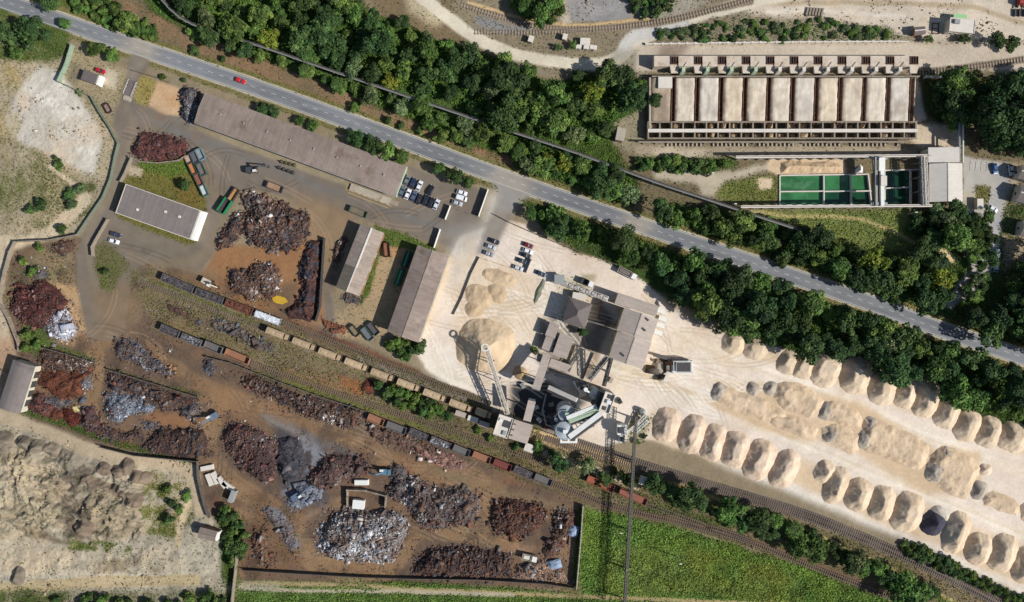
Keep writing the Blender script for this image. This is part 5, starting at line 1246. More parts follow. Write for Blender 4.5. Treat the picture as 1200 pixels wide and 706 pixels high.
# tall slender posts and lamp mast
for (x, y, h, l) in ((835.5, 203, 9, 'tall concrete mast north of the pipeline beside the pale track'), (798, 661, 9, 'pole with a pale cap standing alone in the green field'), (728, 573 + 52, 7, 'short pole in the field close under the lattice bridge'), (735, 668, 7, 'pole in the green field by the southern bridge leg'), (1074, 249, 7, 'lamp post in the shade south of the ponds'), (862, 239, 6, 'post at the west end of the southern crane rail')):
    p = P(x, y, h); t = thing('pole', l, 'pole', (p.x, p.y, float(gz(x, y))))
    MB().cyl((0, 0, -.3), (0, 0, h), .22, .13, 8).build('shaft', M['concrete'], t)
    mb = MB(); mb.box(-.5, .5, -.2, .2, h, h + .2); mb.build('cap', M['concrete_w'], t)

# ------------------------------------------------------------------ elevated pipeline through the wood
PIPE = smooth([(180, -12), (211, 20), (255, 39), (300, 52), (370, 76), (440, 100), (520, 127), (600, 154), (676, 179), (768, 213), (822, 231), (900, 257), (940, 270)], 3)
t = thing('pipeline', 'long raised grey pipeline crossing the wood north of the road', 'pipeline', P(300, 52))
HP = 5.5
for off, r, m in ((-.9, .2, 'steel_d'), (.5, .26, 'galv'), (1.5, .14, 'steel')):
    mb = MB(); mb.tube([P(x, y, HP) for x, y in offs(PIPE, off)], r, 7); mb.build('pipe', M[m], t, world=True)
mb = MB(); mb.tube([P(x, y, HP - .6) for x, y in offs(PIPE, .2)], .32, 4); mb.build('tray', M['steel_d'], t, world=True)
for (x, y) in PIPE[1::2]:
    p = P(x, y, HP); mb = MB(); mb.beam((p.x, p.y, -.3), (p.x, p.y, HP - .9), .4); mb.box(p.x - .9, p.x + .9, p.y - .5, p.y + .5, HP - .95, HP - .7); mb.build('pier', M['concrete'], t, world=True)

# ------------------------------------------------------------------ walls and fences
PG = paintmat((146, 164, 140), .7)
wallline('pale green sheet fence west of the gate house', 'fence', [(87, 55), (80, 78), (71, 97)], 2.6, .35, PG, 'sheet_fence')
wallline('pale green wall zigzagging down the western yard boundary', 'wall', [(71, 97), (90, 106), (108, 114), (118, 132), (131, 152), (140, 169), (136, 185), (131, 210), (122, 232), (108, 252), (92, 276)], 1.7, .25, paintmat((116, 126, 108), .8), 'boundary_wall')
wallline('grey boundary wall round the western rust heap', 'wall', [(92, 276), (60, 282), (20, 284), (14, 296), (8, 318), (2, 345), (2, 356), (12, 372), (24, 402), (25, 412)], 2.2, .25, M['concrete_d'], 'boundary_wall')
wallline('southern boundary wall below the multicoloured scrap bays', 'wall', [(120, 523), (160, 533), (233, 540), (234, 560), (241, 590), (247, 606)], 2.4, .25, M['concrete_k'], 'boundary_wall')
wallline('short grey wall south of the small brown shed', 'wall', [(280, 640), (278, 665), (274, 700), (273, 720)], 2.8, .3, M['concrete_d'], 'boundary_wall')
wallline('long dark wall along the south edge of the scrapyard', 'wall', [(286, 667), (350, 671), (420, 675), (480, 677), (560, 678), (640, 683), (673, 688)], 1.9, .25, M['concrete_k'], 'boundary_wall')
wallline('pale wall between the scrapyard and the green field', 'wall', [(682.5, 592), (680, 630), (675, 688)], 3.0, .35, M['concrete'], 'boundary_wall')
wallline('retaining wall behind the strip of scrap by the middle siding', 'wall', [(243, 418.5), (270, 425), (330, 448), (380, 466), (430, 482)], 1.8, .3, M['concrete_k'], 'retaining_wall')
wallline('retaining wall behind the blue grey scrap bay', 'wall', [(128, 433), (180, 449), (232, 465)], 1.8, .3, M['concrete_k'], 'retaining_wall')
wallline('retaining wall behind the rusty western scrap bay', 'wall', [(54, 408), (80, 415), (110, 424)], 1.8, .3, M['concrete_k'], 'retaining_wall')
wallline('dark retaining wall along the black slag pile', 'wall', [(381, 280), (379, 310), (376, 360), (371, 377)], 2.6, .3, M['steel_d'], 'retaining_wall')  # dark colour stands in for the shadow at this wall
wallline('dark kerb wall round the shed of the rust purple heap', 'wall', [(153, 185), (165, 190), (185, 192), (210, 189), (220, 183)], 1.6, .3, M['concrete_d'], 'kerb_wall')
wallline('white wall on the west side of the office lawn', 'wall', [(156, 186), (148, 205), (143, 214)], 2.2, .25, M['concrete_d'], 'garden_wall')  # concrete darkened to stand in for shadow, both garden walls
wallline('pale wall by the two cars parked at the office', 'wall', [(128, 258), (120, 272), (114, 282), (110, 290), (111, 301)], 2.2, .25, M['concrete_d'], 'garden_wall')
wallline('white gate wall beside the yard entrance, northern part', 'wall', [(528, 242.5), (522, 258)], 2.4, .3, M['wall_white'], 'gate_wall')
wallline('white gate wall beside the yard entrance, southern part', 'wall', [(516, 270), (509, 291)], 2.4, .3, M['wall_white'], 'gate_wall')
wallline('white wall closing off the staff car park', 'wall', [(572, 223.5), (561, 254.5)], 2.8, .22, M['wall_white'], 'car_park_wall')
wallline('low fence south of the three white cars', 'fence', [(527.5, 243), (560, 254.5)], 1.3, .15, M['concrete_d'], 'low_fence')
wallline('dark sheet fence on the west side of the limestone stockpile', 'fence', [(561.5, 302), (552, 321), (541, 350), (531.5, 369)], 1.0, .2, M['steel_d'], 'stockpile_fence')
wallline('thin fence on the north side of the limestone stockpile', 'fence', [(561.5, 302), (600, 315)], .9, .15, M['concrete'], 'stockpile_fence')
wallline('dark barrier wall beside the five cars in the stone yard', 'wall', [(622, 305), (616, 320)], 1.8, .35, M['steel_d'], 'barrier_wall')
wallline('low fence along the wood north of the stone yard', 'fence', [(580, 252), (597, 261), (640, 280), (680, 296), (712, 306), (745, 322)], 1.3, .15, M['wood'], 'yard_fence')
wallline('pale kerb wall above the bunkers', 'wall', [(757, 52.5), (900, 50.5), (1050, 49.5), (1064, 50)], 1.0, .5, M['concrete_w'], 'plateau_wall')
wallline('pale concrete wall east of the bunkers', 'wall', [(1083, 91.5), (1110, 91.8), (1138, 91)], 2.0, .5, M['concrete_w'], 'plateau_wall')
wallline('timber fence panel south of the entrance verge', 'fence', [(157, 83.5), (185, 92), (200, 98)], 1.4, .15, M['wood'], 'entrance_fence')
# concrete blocks
for k, (x, y, a, l) in enumerate([(243.5, 548, .2, 'pale concrete slab at the top of the slab pile by the wall'), (246.5, 562, -1.2, 'large pale concrete slab leaning west in the slab pile'), (253, 560, -1.1, 'narrow pale concrete slab in the middle of the slab pile'), (261, 565, -.9, 'tilted pale concrete slab on the east of the slab pile'), (268, 569, -.6, 'pale concrete slab nearest the dirt road'), (274.5, 580, 1.2, 'grey block with a deep shadow south east of the slab pile')]):
    t = MB(); hh = 1.1 if k < 5 else 2.8
    t.frust(-2.6, 2.6, -1.0, 1.0, -.2, hh, .08, .08); o = t.build('concrete_slab', M['concrete_w' if k < 5 else 'steel'], loc=P(x, y) + Vector((0, 0, .1)))
    o.rotation_euler = (0, 0, a); tag(o, l, 'concrete slab', 'concrete slabs by the dirt road')

# ------------------------------------------------------------------ railway tracks
def track(label, pts, z=.32, old=False):
    pts = smooth(pts, 4)
    t = thing('railway_track', label, 'railway track', P(*pts[0]))
    for d in (-2.05, 2.05):
        mb = MB(); q = offs(pts, d)
        for a, b in zip(q, q[1:]): mb.beam(P(*a) + Vector((0, 0, z)), P(*b) + Vector((0, 0, z)), .16, .18)
        mb.build('rail', M['rail'], t, world=True)
    P_ = np.array(pts); seg = np.hypot(*np.diff(P_, axis=0).T); cum = np.concatenate([[0], np.cumsum(seg)])
    mb = MB()
    for s in np.arange(1, cum[-1], 3.6 if old else 2.6):
        x = np.interp(s, cum, P_[:, 0]); y = np.interp(s, cum, P_[:, 1]); x2 = np.interp(s + .5, cum, P_[:, 0]); y2 = np.interp(s + .5, cum, P_[:, 1])
        a = Vector((x2 - x, -(y2 - y), 0)).normalized(); n = Vector((-a.y, a.x, 0)); p = P(x, y) + Vector((0, 0, z - .16))
        mb.beam(p - n * 1.25, p + n * 1.25, .3, .16)
    o = mb.build('sleepers', M['concrete'] if old else M['rail_y'], t, world=True); o['kind'] = 'stuff'
track('railway track under the dark gondolas below the black slag pile', [(186, 322.5), (263, 353), (330, 377), (440, 421), (575, 474)])
track('railway track under the row of beige hopper wagons', [(165, 331), (240, 359), (311, 386), (420, 429), (540, 477), (600, 500), (660, 522), (760, 560)])
track('railway track under the four short gondolas beside the scrap strip', [(178, 379), (212, 393), (294, 425.5), (430, 473), (560, 516), (690, 560), (758, 591), (880, 634)])
track('railway track under the long row of wagons in the south', [(425, 485.5), (540, 528), (647, 567), (720, 594), (800, 613), (880, 636), (960, 668), (1060, 706), (1140, 742)])
track('northern track of the main line in the south east', [(650, 508), (700, 525), (760, 545), (850, 572), (950, 603), (1040, 640), (1120, 677), (1200, 719), (1260, 752)])
track('southern track of the main line in the south east', [(640, 513), (700, 532), (760, 551), (850, 578), (950, 609), (1040, 646), (1120, 683), (1200, 725), (1250, 752)])
track('northern curved siding by the white track at the top', [(540, 6), (593, 22), (627, 31.5), (677, 34.5), (727, 32), (760, 28), (800, 21), (840, 11), (890, -4)], old=True)
track('southern overgrown siding by the white track at the top', [(556, 37.5), (590, 38.5), (620, 39), (650, 37.5), (690, 35)], old=True)
track('old track running east from the bunkers on the plateau', [(1066, 87), (1100, 84), (1140, 79), (1200, 70), (1260, 61)], old=True)

# ------------------------------------------------------------------ railway wagons
def bogies(t, L, z=.32):
    for s in (-1, 1):
        mb = MB(); mb.box(s * L * .32 - 1.2, s * L * .32 + 1.2, -.95, .95, z + .35, z + .85); b = mb.build('bogie', M['steel_d'], t)
        for dx in (-.8, .8):
            for sy in (-1, 1): MB().cyl((s * L * .32 + dx, sy * .62, z + .5), (s * L * .32 + dx, sy * .8, z + .5), .45, .45, 12).build('wheel', M['rail'], b)
        mb = MB(); mb.cyl((s * L / 2, -.85, z + 1), (s * (L / 2 + .45), -.85, z + 1), .16, .22, 8); mb.cyl((s * L / 2, .85, z + 1), (s * (L / 2 + .45), .85, z + 1), .16, .22, 8); mb.build('buffers', M['steel_d'], t)
def gondola(label, a, b, m, load=None, group='open gondola wagons', low=False, fill=.55):
    pa, pb = P(*a, 2.2), P(*b, 2.2); c = (pa + pb) / 2; L = (pb - pa).length - .9; ang = math.atan2(pb.y - pa.y, pb.x - pa.x)
    t = thing('gondola_wagon', label, 'railway wagon', (c.x, c.y, 0), ang, group)
    W2 = 1.42; z0, z1 = 1.2, (2.4 if low else 3.0)
    mb = MB(); mb.box(-L / 2, L / 2, -W2, W2, z0, z0 + .2)
    mb.box(-L / 2, L / 2, -W2, -W2 + .12, z0 + .2, z1); mb.box(-L / 2, L / 2, W2 - .12, W2, z0 + .2, z1)
    mb.box(-L / 2, -L / 2 + .14, -W2 + .12, W2 - .12, z0 + .2, z1); mb.box(L / 2 - .14, L / 2, -W2 + .12, W2 - .12, z0 + .2, z1)
    mb.build('body', m, t)
    mb = MB(); n = 9
    for k in range(n + 1):
        x = -L / 2 + .1 + k * (L - .2) / n
        for s in (-1, 1): mb.beam((x, s * (W2 + .05), z0), (x, s * (W2 + .05), z1), .1)
    for s in (-1, 1): mb.beam((-L / 2, s * (W2 + .02), z1 + .04), (L / 2, s * (W2 + .02), z1 + .04), .16, .1)
    mb.build('rib_frame', m, t)
    MB().box(-L / 2 - .1, L / 2 + .1, -1.1, 1.1, .95, z0 - .01).build('underframe', M['steel_d'], t)
    bogies(t, L)
    if load:
        ll, mode, cols = load
        nx, ny = 40, 9
        xs = np.linspace(-L / 2 + .2, L / 2 - .2, nx); ys = np.linspace(-W2 + .14, W2 - .14, ny); XX, YY = np.meshgrid(xs, ys)
        zz = z0 + .3 + (z1 - z0) * (fill + .35 * (fbm(XX * 3 + c.x * 9, YY * 3 + c.y, 4, 3, 2) - .3)) * (1 - .25 * (YY / W2) ** 2)
        v = np.stack([XX, YY, zz], -1).reshape(-1, 3); idx = np.arange(nx * ny).reshape(ny, nx)
        q = np.stack([idx[:-1, :-1], idx[:-1, 1:], idx[1:, 1:], idx[1:, :-1]], -1).reshape(-1, 4)
        cc = np.array([C(*cols[i]) for i in np.random.default_rng(int(abs(c.x) * 10)).integers(0, len(cols), nx * ny)])
        if mode == 'fine': cc = np.tile(C(*cols[0]), (nx * ny, 1)) * (.8 + .4 * rng.random((nx * ny, 1)))
        o = link('wagon_load', mesh_np('wagon_load', v, q, cc), M['heap' if mode == 'fine' else 'scrap'], None, (c.x, c.y, 0)); o.rotation_euler = (0, 0, ang)
        tag(o, ll, 'wagon load', 'loads lying in the wagons')
        if mode == 'scrap':
            pv, pq, pc = pieces(XX.ravel(), YY.ravel(), zz.ravel(), int(L * 9), cols, (.15, .55), seed=int(abs(c.x)))
            link('scrap_pieces', mesh_np('scrap_pieces', pv, pq, pc), M['scrap'], o)['kind'] = 'stuff'
    return t
BOXF = np.array([(3, 2, 1, 0), (4, 5, 6, 7), (0, 1, 5, 4), (1, 2, 6, 5), (2, 3, 7, 6), (3, 0, 4, 7)])
def pieces(xs, ys, zs, n, cols, sz, seed=0, spec=None):
    n = int(n * 1.9); sz = (sz[0] * .78, sz[1] * .78)
    return pieces_(xs, ys, zs, n, cols, sz, seed)
def pieces_(xs, ys, zs, n, cols, sz, seed):
    """n bits of scrap: plates, bars and blocks lying at random on the given surface points"""
    r = np.random.default_rng(seed + 100)
    i = r.integers(0, len(xs), n)
    c = np.stack([xs[i], ys[i], zs[i]], -1) + r.normal(0, .16, (n, 3)) * [1.5, 1.5, .7]
    L = (sz[0] + (sz[1] - sz[0]) * r.random(n) ** 2.2) * np.exp(r.normal(0, .35, n)) * np.where(r.random(n) < .03, 2.1, 1); kind = r.random(n)
    d = np.stack([L, L * np.where(kind < .35, .14, np.where(kind < .7, .75, .5)), L * np.where(kind < .35, .14, np.where(kind < .7, .07, .4))], -1) / 2
    u = r.normal(size=(n, 3)) * [1, 1, .45]; u /= np.linalg.norm(u, axis=1, keepdims=True)
    w = r.normal(size=(n, 3)) * [.55, .55, 1]; w -= (w * u).sum(1, keepdims=True) * u; w /= np.linalg.norm(w, axis=1, keepdims=True)
    t = np.cross(w, u)
    sg = np.array([(-1, -1, -1), (1, -1, -1), (1, 1, -1), (-1, 1, -1), (-1, -1, 1), (1, -1, 1), (1, 1, 1), (-1, 1, 1)])
    v = c[:, None, :] + (sg[None, :, 0:1] * (d[:, 0:1] * u)[:, None, :] + sg[None, :, 1:2] * (d[:, 1:2] * t)[:, None, :] + sg[None, :, 2:3] * (d[:, 2:3] * w)[:, None, :])
    q = (BOXF[None] + 8 * np.arange(n)[:, None, None]).reshape(-1, 4)
    pal = np.array(sorted([C(*c_) for c_ in cols], key=sum))
    gx_, gy_ = c[:, 0] * 2.2 + seed * 31, c[:, 1] * 2.2
    t = np.clip((fbm(gx_, gy_, 13, 3, seed % 40) - .3) * 2.3, 0, .999) * .55 + r.random(n) * .45
    cc = pal[np.clip((t * len(pal)).astype(int), 0, len(pal) - 1)] * (r.uniform(.7, 1.2, n) * (.72 + .56 * fbm(gx_, gy_, 9, 3, seed % 30 + 7)))[:, None]
    return v.reshape(-1, 3), q, np.repeat(np.clip(cc, .01, .8), 8, 0)

GM = paintmat((92, 88, 92), .75, .2); GR = paintmat((112, 70, 58), .85, .25); GB = paintmat((150, 108, 84), .85, .2); GG = paintmat((106, 103, 102), .8, .2)
DARKS = [(58, 56, 60), (74, 72, 78), (96, 92, 96), (52, 46, 46), (110, 100, 96)]
RUSTS = [(96, 58, 44), (120, 72, 52), (76, 48, 42), (140, 92, 68), (60, 48, 46)]
WHITES = [(226, 228, 232), (200, 204, 212), (236, 236, 236), (170, 174, 184)]
MIX = [(110, 86, 72), (84, 68, 62), (132, 122, 116), (96, 76, 68), (70, 62, 64), (122, 96, 82), (96, 88, 88), (150, 138, 128), (60, 52, 52), (112, 74, 60), (88, 78, 76), (190, 186, 182)]
MIXW = [(214, 210, 204), (236, 234, 230), (150, 140, 132), (92, 78, 72), (180, 172, 164), (120, 104, 96), (70, 62, 62), (160, 154, 152), (140, 148, 162), (110, 80, 68), (84, 76, 74), (128, 116, 110)]
gondola('long dark gondola at the west end of the string below the black slag pile', (189, 323.8), (227.5, 340.5), GM, ('dark scrap in the westernmost long gondola by the slag pile', 'scrap', DARKS))
gondola('second long dark gondola from the west in the string below the slag pile', (228.5, 340.8), (262.5, 353.5), GM, ('dark grey scrap in the second long gondola from the west', 'scrap', DARKS))
gondola('rust brown gondola just west of the one filled with white metal', (263.5, 353.8), (297, 366.3), GR, ('rusty scrap in the gondola beside the white load', 'scrap', RUSTS))
gondola('gondola heaped with bright white metal scrap', (298, 366.6), (330, 378.6), GG, ('bright white metal scrap heaped in a gondola', 'scrap', WHITES), fill=1.0)
gondola('short dark gondola at the west end of the middle siding', (187.5, 383), (211, 393.3), GM, ('dark scrap in the westernmost short gondola of the middle siding', 'scrap', DARKS))
gondola('grey gondola with mixed scrap, second on the middle siding', (212, 393.6), (237, 403.6), GG, ('mixed grey scrap in the second gondola of the middle siding', 'scrap', DARKS + WHITES[1:2]))
gondola('empty grey gondola, third on the middle siding', (239, 402.6), (261.5, 411.8), GG)
gondola('orange brown empty gondola at the east end of the middle siding', (263.5, 411.5), (293.5, 424), GB)
TL = [((430, 488), (450.5, 496.5), GB, 'beige brown wagon at the west end of the southern string'), ((452, 497), (476.5, 506.3), GG, 'grey wagon second from the west in the southern string'), ((478.5, 504.6), (501.5, 514.2), GM, 'dark wagon third from the west in the southern string'), ((503.5, 514.4), (528, 524.2), GM, 'dark wagon with white bits, fourth in the southern string'), ((530, 524), (551, 532.8), GG, 'grey wagon fifth from the west in the southern string'), ((553, 532), (575.5, 541), GB, 'beige wagon sixth from the west in the southern string'), ((577.5, 541), (600, 550), paintmat((118, 66, 60), .85, .25), 'dull red wagon in the southern string'), ((601.5, 548.5), (624, 558.6), GM, 'dark grey wagon second from the east end of the southern string'), ((625.5, 558.3), (647.5, 567), GG, 'grey wagon at the east end of the southern string')]
for k, (a, b, m, l) in enumerate(TL):
    gondola(l, a, b, m, ('dark load in the ' + l.split(' wagon')[0] + ' wagon' + {2: ', third', 3: ' with white bits', 7: ', second from the east'}[k] + ' in the southern string', 'scrap', DARKS + (WHITES[1:2] if k == 3 else [])) if k in (2, 3, 7) else None, 'wagons of the southern string', low=True)
gondola('rust red open wagon crossing under the conveyor bridge shadow', (687, 560.5), (720.5, 574.5), paintmat((150, 88, 66), .85, .2), None, 'rust red wagons by the bridge', True)
gondola('rust red open wagon under the lattice bridge, east of its twin', (725, 574.8), (759, 589.8), paintmat((140, 90, 74), .85, .2), None, 'rust red wagons by the bridge', True)
def hopper(label, cx, cy, ang, L=9.6):
    p = P(cx, cy, 3.6); t = thing('hopper_wagon', label, 'railway wagon', (p.x, p.y, 0), ang, 'beige covered hopper wagons')
    m = mat('hopper_paint_%d' % int(cx), C(*[v * f for f in [random.uniform(.93, 1.05)] for v in (188, 164, 132)]), rough=.75, n1=(.5, .12), n2=(3, .12), tint=(C(150, 122, 92), .6, .58))
    W2 = 1.4; l = L * .74; x0 = -L / 2; x1 = x0 + l
    mb = MB(); mb.add([(x0, -W2, 1.7), (x1, -W2, 1.7), (x1, W2, 1.7), (x0, W2, 1.7), (x0, -W2, 3.3), (x1, -W2, 3.3), (x1, -.9, 3.8), (x0, -.9, 3.8), (x1, .9, 3.8), (x0, .9, 3.8), (x1, W2, 3.3), (x0, W2, 3.3)],
        [(3, 2, 1, 0), (0, 1, 5, 4), (4, 5, 6, 7), (7, 6, 8, 9), (9, 8, 10, 11), (11, 10, 2, 3), (0, 4, 7, 9, 11, 3), (1, 2, 10, 8, 6, 5)]); mb.build('body', m, t)
    for k in range(2):
        mb = MB(); xx = x0 + l * (.27 + .46 * k); mb.frust(xx - 1.1, xx + 1.1, -.6, .6, 3.8, 3.95, .1, .1); mb.build('hatch', m, t)
    mb = MB()
    for xx in (x0 + l * .27, x0 + l * .73): mb.hexa([(xx - .5, -.5, .75), (xx + .5, -.5, .75), (xx + .5, .5, .75), (xx - .5, .5, .75), (xx - 1.6, -1.2, 1.69), (xx + 1.6, -1.2, 1.69), (xx + 1.6, 1.2, 1.69), (xx - 1.6, 1.2, 1.69)])
    mb.build('discharge_hopper', m, t)
    mb = MB(); mb.box(x1 + .15, L / 2, -1.2, 1.2, 1.25, 1.45); mb.box(x1 + .7, x1 + 1.9, -1.0, 1.0, 1.45, 3.1); mb.build('end_platform', m, t)
    MB().box(-L / 2 - .1, L / 2 + .1, -.7, .7, 1.0, 1.24).build('underframe', M['steel_d'], t)
    bogies(t, L); return t
ords = ['first', 'second', 'third', 'fourth', 'fifth', 'sixth', 'seventh', 'eighth']
for k in range(8):
    hopper('%s beige hopper wagon from the west in the covered row' % ords[k], 325 + 30.7 * k, 391.7 + 12.05 * k, -math.atan2(12, 30.7))
hopper('short beige hopper wagon half under the loading tower', 566, 485, -math.atan2(12, 30.7), 6.0)
# ------------------------------------------------------------------ cars, trucks, containers, machines
def car(label, px, py, adir, col, van=False, group=None, z=None, L=4.4):
    """adir: heading of the bonnet in photograph pixels"""
    p = P(px, py, .8); ang = math.atan2(-adir[1], adir[0])
    t = thing('parked_car', label, 'car' if not van else 'van', (p.x, p.y, float(gz(px, py)) + .05 if z is None else z), ang, group)
    m = paintmat(col, .28, .03); W = .9
    if van: prof = [(-2.2, .5, .55), (-2.2, 1.0, 1.75), (-1.9, 1.0, 1.95), (1.0, 1.0, 1.95), (1.75, .98, 1.15), (2.3, .9, .9), (2.35, .88, .5)]
    else: prof = [(-2.18, .84, .5), (-2.2, .88, .85), (-1.95, .9, .98), (-1.2, .92, .99), (.8, .92, .97), (1.7, .9, .86), (2.12, .84, .72), (2.2, .8, .45)]
    mb = MB(); n = len(prof); vs = []
    for x, w, zt in prof:
        x *= L / 4.4; w *= W / .92 if not van else .95
        vs += [(x, -w, .32), (x, w, .32), (x, w, zt - .12), (x, w * .9, zt), (x, -w * .9, zt), (x, -w, zt - .12)]
    fs = []
    for k in range(n - 1):
        for j in range(6): fs.append((6 * k + j, 6 * k + (j + 1) % 6, 6 * k + 6 + (j + 1) % 6, 6 * k + 6 + j))
    fs += [tuple(range(5, -1, -1)), tuple(range(6 * n - 6, 6 * n))]
    mb.add(vs, fs); mb.build('body', m, t)
    if not van:
        mb = MB(); mb.add([(-1.95, -.8, .98), (1.0, -.8, .96), (1.0, .8, .96), (-1.95, .8, .98), (-1.35, -.62, 1.42), (.22, -.62, 1.44), (.22, .62, 1.44), (-1.35, .62, 1.42)],
                          [(0, 1, 5, 4), (1, 2, 6, 5), (2, 3, 7, 6), (3, 0, 4, 7)]); mb.build('windows', M['glass'], t)
        mb = MB(); mb.frust(-1.38, .26, -.66, .66, 1.42, 1.49, .12, .08); mb.build('roof', m, t)
    else:
        mb = MB(); mb.add([(1.06, -.84, 1.9), (1.06, .84, 1.9), (1.72, .84, 1.22), (1.72, -.84, 1.22)], [(0, 3, 2, 1)]); mb.build('windscreen', M['glass'], t)
        for s in (-1, 1): MB().box(.2, 1.1, s * .955 - .02, s * .955 + .02, 1.2, 1.7).build('side_window', M['glass'], t)
    for x in (-1.35, 1.4):
        for s in (-1, 1):
            w = MB().cyl((x, s * .72, .32), (x, s * .93, .32), .32, .32, 12).build('wheel', M['black'], t)
    for s in (-1, 1):
        MB().box(2.1, 2.24, s * .62 - .18, s * .62 + .18, .55, .7).build('headlight', M['light'], t)
        MB().box(-2.26, -2.16, s * .68 - .14, s * .68 + .14, .62, .8).build('taillight', M['tail'], t)
    for s in (-1, 1): MB().box(.55, .75, s * .98 - .1, s * .98 + .1, .95, 1.1).build('mirror', m, t)
    return t
BK, WH, SV, GY_, DB = (38, 40, 46), (232, 234, 236), (178, 182, 188), (112, 118, 126), (48, 58, 84)
U1 = (.42, -.91)
A1 = 'cars in the staff car park'
for (zx, zy, d, c, l) in [(200, 115, U1, GY_, 'grey car nearest the warehouse corner in the upper staff row'), (238, 135, U1, DB, 'dark blue car in the middle of the upper staff row of three'), (279, 152, U1, WH, 'white car at the east end of the upper staff row of three'),
    (168, 187, U1, (92, 104, 118), 'slate coloured car at the warehouse end of the long staff row'), (205, 205, U1, WH, 'white car second from the warehouse in the long staff row'), (242, 218, U1, (84, 96, 122), 'blue grey car third from the warehouse in the long staff row'), (277, 236, U1, (52, 52, 56), 'charcoal car in the middle of the long staff row'), (318, 243, U1, (44, 44, 52), 'black car fifth from the warehouse in the long staff row'), (352, 258, U1, BK, 'black car next to the last white one in the long staff row'), (387, 270, U1, (214, 218, 224), 'silver white car at the gate end of the long staff row'),
    (350, 180, U1, BK, 'black car parked alone in the staff car park'), (550, 195, (.95, .3), WH, 'white car nearest the trees in the trio by the white wall'), (520, 262, (.95, .3), SV, 'silver car nearest the low fence in the trio by the white wall')]:
    car(l, 440 + zx / 5.43, 190 + zy / 5.43, d, c, group=A1)
car('white van in the middle of the trio by the white wall', 440 + 546 / 5.43, 190 + 230 / 5.43, (.95, .3), WH, True, A1)
A2 = 'cars on the stone yard'
for (zx, zy, c, l) in [(757, 505, BK, 'black car, uppermost of three beside the stone yard road'), (735, 540, SV, 'silver car in the middle of three beside the stone yard road'), (722, 585, (150, 154, 160), 'grey silver car, lowest of three beside the stone yard road'), (972, 530, (110, 34, 44), 'dark red car at the top of the stack of five in the stone yard'), (970, 567, WH, 'white car second in the stack of five in the stone yard'), (958, 595, BK, 'black car in the middle of the stack of five in the stone yard'), (932, 630, (50, 58, 70), 'dark blue grey car fourth in the stack of five in the stone yard'), (908, 675, (192, 196, 200), 'silver car at the bottom of the stack of five beside the barrier')]:
    car(l, 440 + zx / 5.43, 190 + zy / 5.43, (.93, .36), c, group=A2)
car('dark blue car added over a shadow-like patch at the tip of the intake conveyor', 634, 321, (.9, .4), DB)  # car added on a dark patch that reads as a shadow
car('bright red car driving on the main road', 281.5, 94.5, (.94, .34), (206, 36, 48), z=.1)
car('red car parked beside the gate house', 117.3, 83, (.94, .3), (178, 34, 52))
car('dark blue car parked west of the office block', 135, 275, (.95, .28), (52, 58, 82)); car('white car parked west of the office block', 133.3, 282.8, (.95, .28), WH)
car('blue car in a bay of the eastern car park', 1166, 198, (.15, 1), (66, 104, 160)); car('white car in the last bay of the eastern car park', 1185, 199.5, (.15, 1), WH)
car('white car on the hatched bays of the eastern car park', 1163.5, 245, (.85, .5), (222, 224, 226)); car('white car parked on the lane by the eastern houses, upper one', 1169, 298.5, (.1, -1), WH); car('pale blue car parked on the lane by the eastern houses, lower one', 1167.3, 312.5, (.1, -1), (150, 176, 206))

def skip(label, px, py, dirv, L, W, h, col, inner=None, group='open steel containers'):
    p = P(px, py, h * .6); ang = math.atan2(-dirv[1], dirv[0])
    t = thing('open_container', label, 'container', (p.x, p.y, float(gz(px, py))), ang, group)
    m = paintmat(col, .65, .2); l, w = L / 2, W / 2
    MB().box(-l, l, -w, w, .15, .3).build('floor', paintmat(inner, .9, .25) if inner else M['rust'], t)
    mb = MB(); mb.box(-l, l, -w, -w + .1, .3, h); mb.box(-l, l, w - .1, w, .3, h); mb.box(-l, -l + .1, -w + .1, w - .1, .3, h); mb.box(l - .1, l, -w + .1, w - .1, .3, h); mb.build('side_walls', m, t)
    mb = MB()
    for s in (-1, 1): mb.beam((-l - .05, s * (w + .02), h), (l + .05, s * (w + .02), h), .18, .14); mb.beam((s * (l + .02), -w, h), (s * (l + .02), w, h), .18, .14)
    n = max(3, int(L / 1.1))
    for k in range(n + 1):
        for s in (-1, 1): mb.beam((-l + k * L / n, s * (w + .05), .1), (-l + k * L / n, s * (w + .05), h), .12)
    mb.build('rib_frame', m, t)
    mb = MB(); mb.beam((-l, -w * .5, .08), (l, -w * .5, .08), .16); mb.beam((-l, w * .5, .08), (l, w * .5, .08), .16); mb.build('skid', M['steel_d'], t)
    if inner:
        mb = MB(); mb.hexa([(-l + .12, -w + .12, .31), (l - .12, -w + .12, .31), (l - .12, w - .12, .31), (-l + .12, w - .12, .31), (-l + .12, -w + .12, h * .5), (l - .12, -w + .12, h * .62), (l - .12, w - .12, h * .5), (-l + .12, w - .12, h * .66)]); mb.build('lining', paintmat(inner, .9, .25), t)
    return t
D1 = (.42, .91); D2_ = (.55, -.83); D3 = (.93, .37)
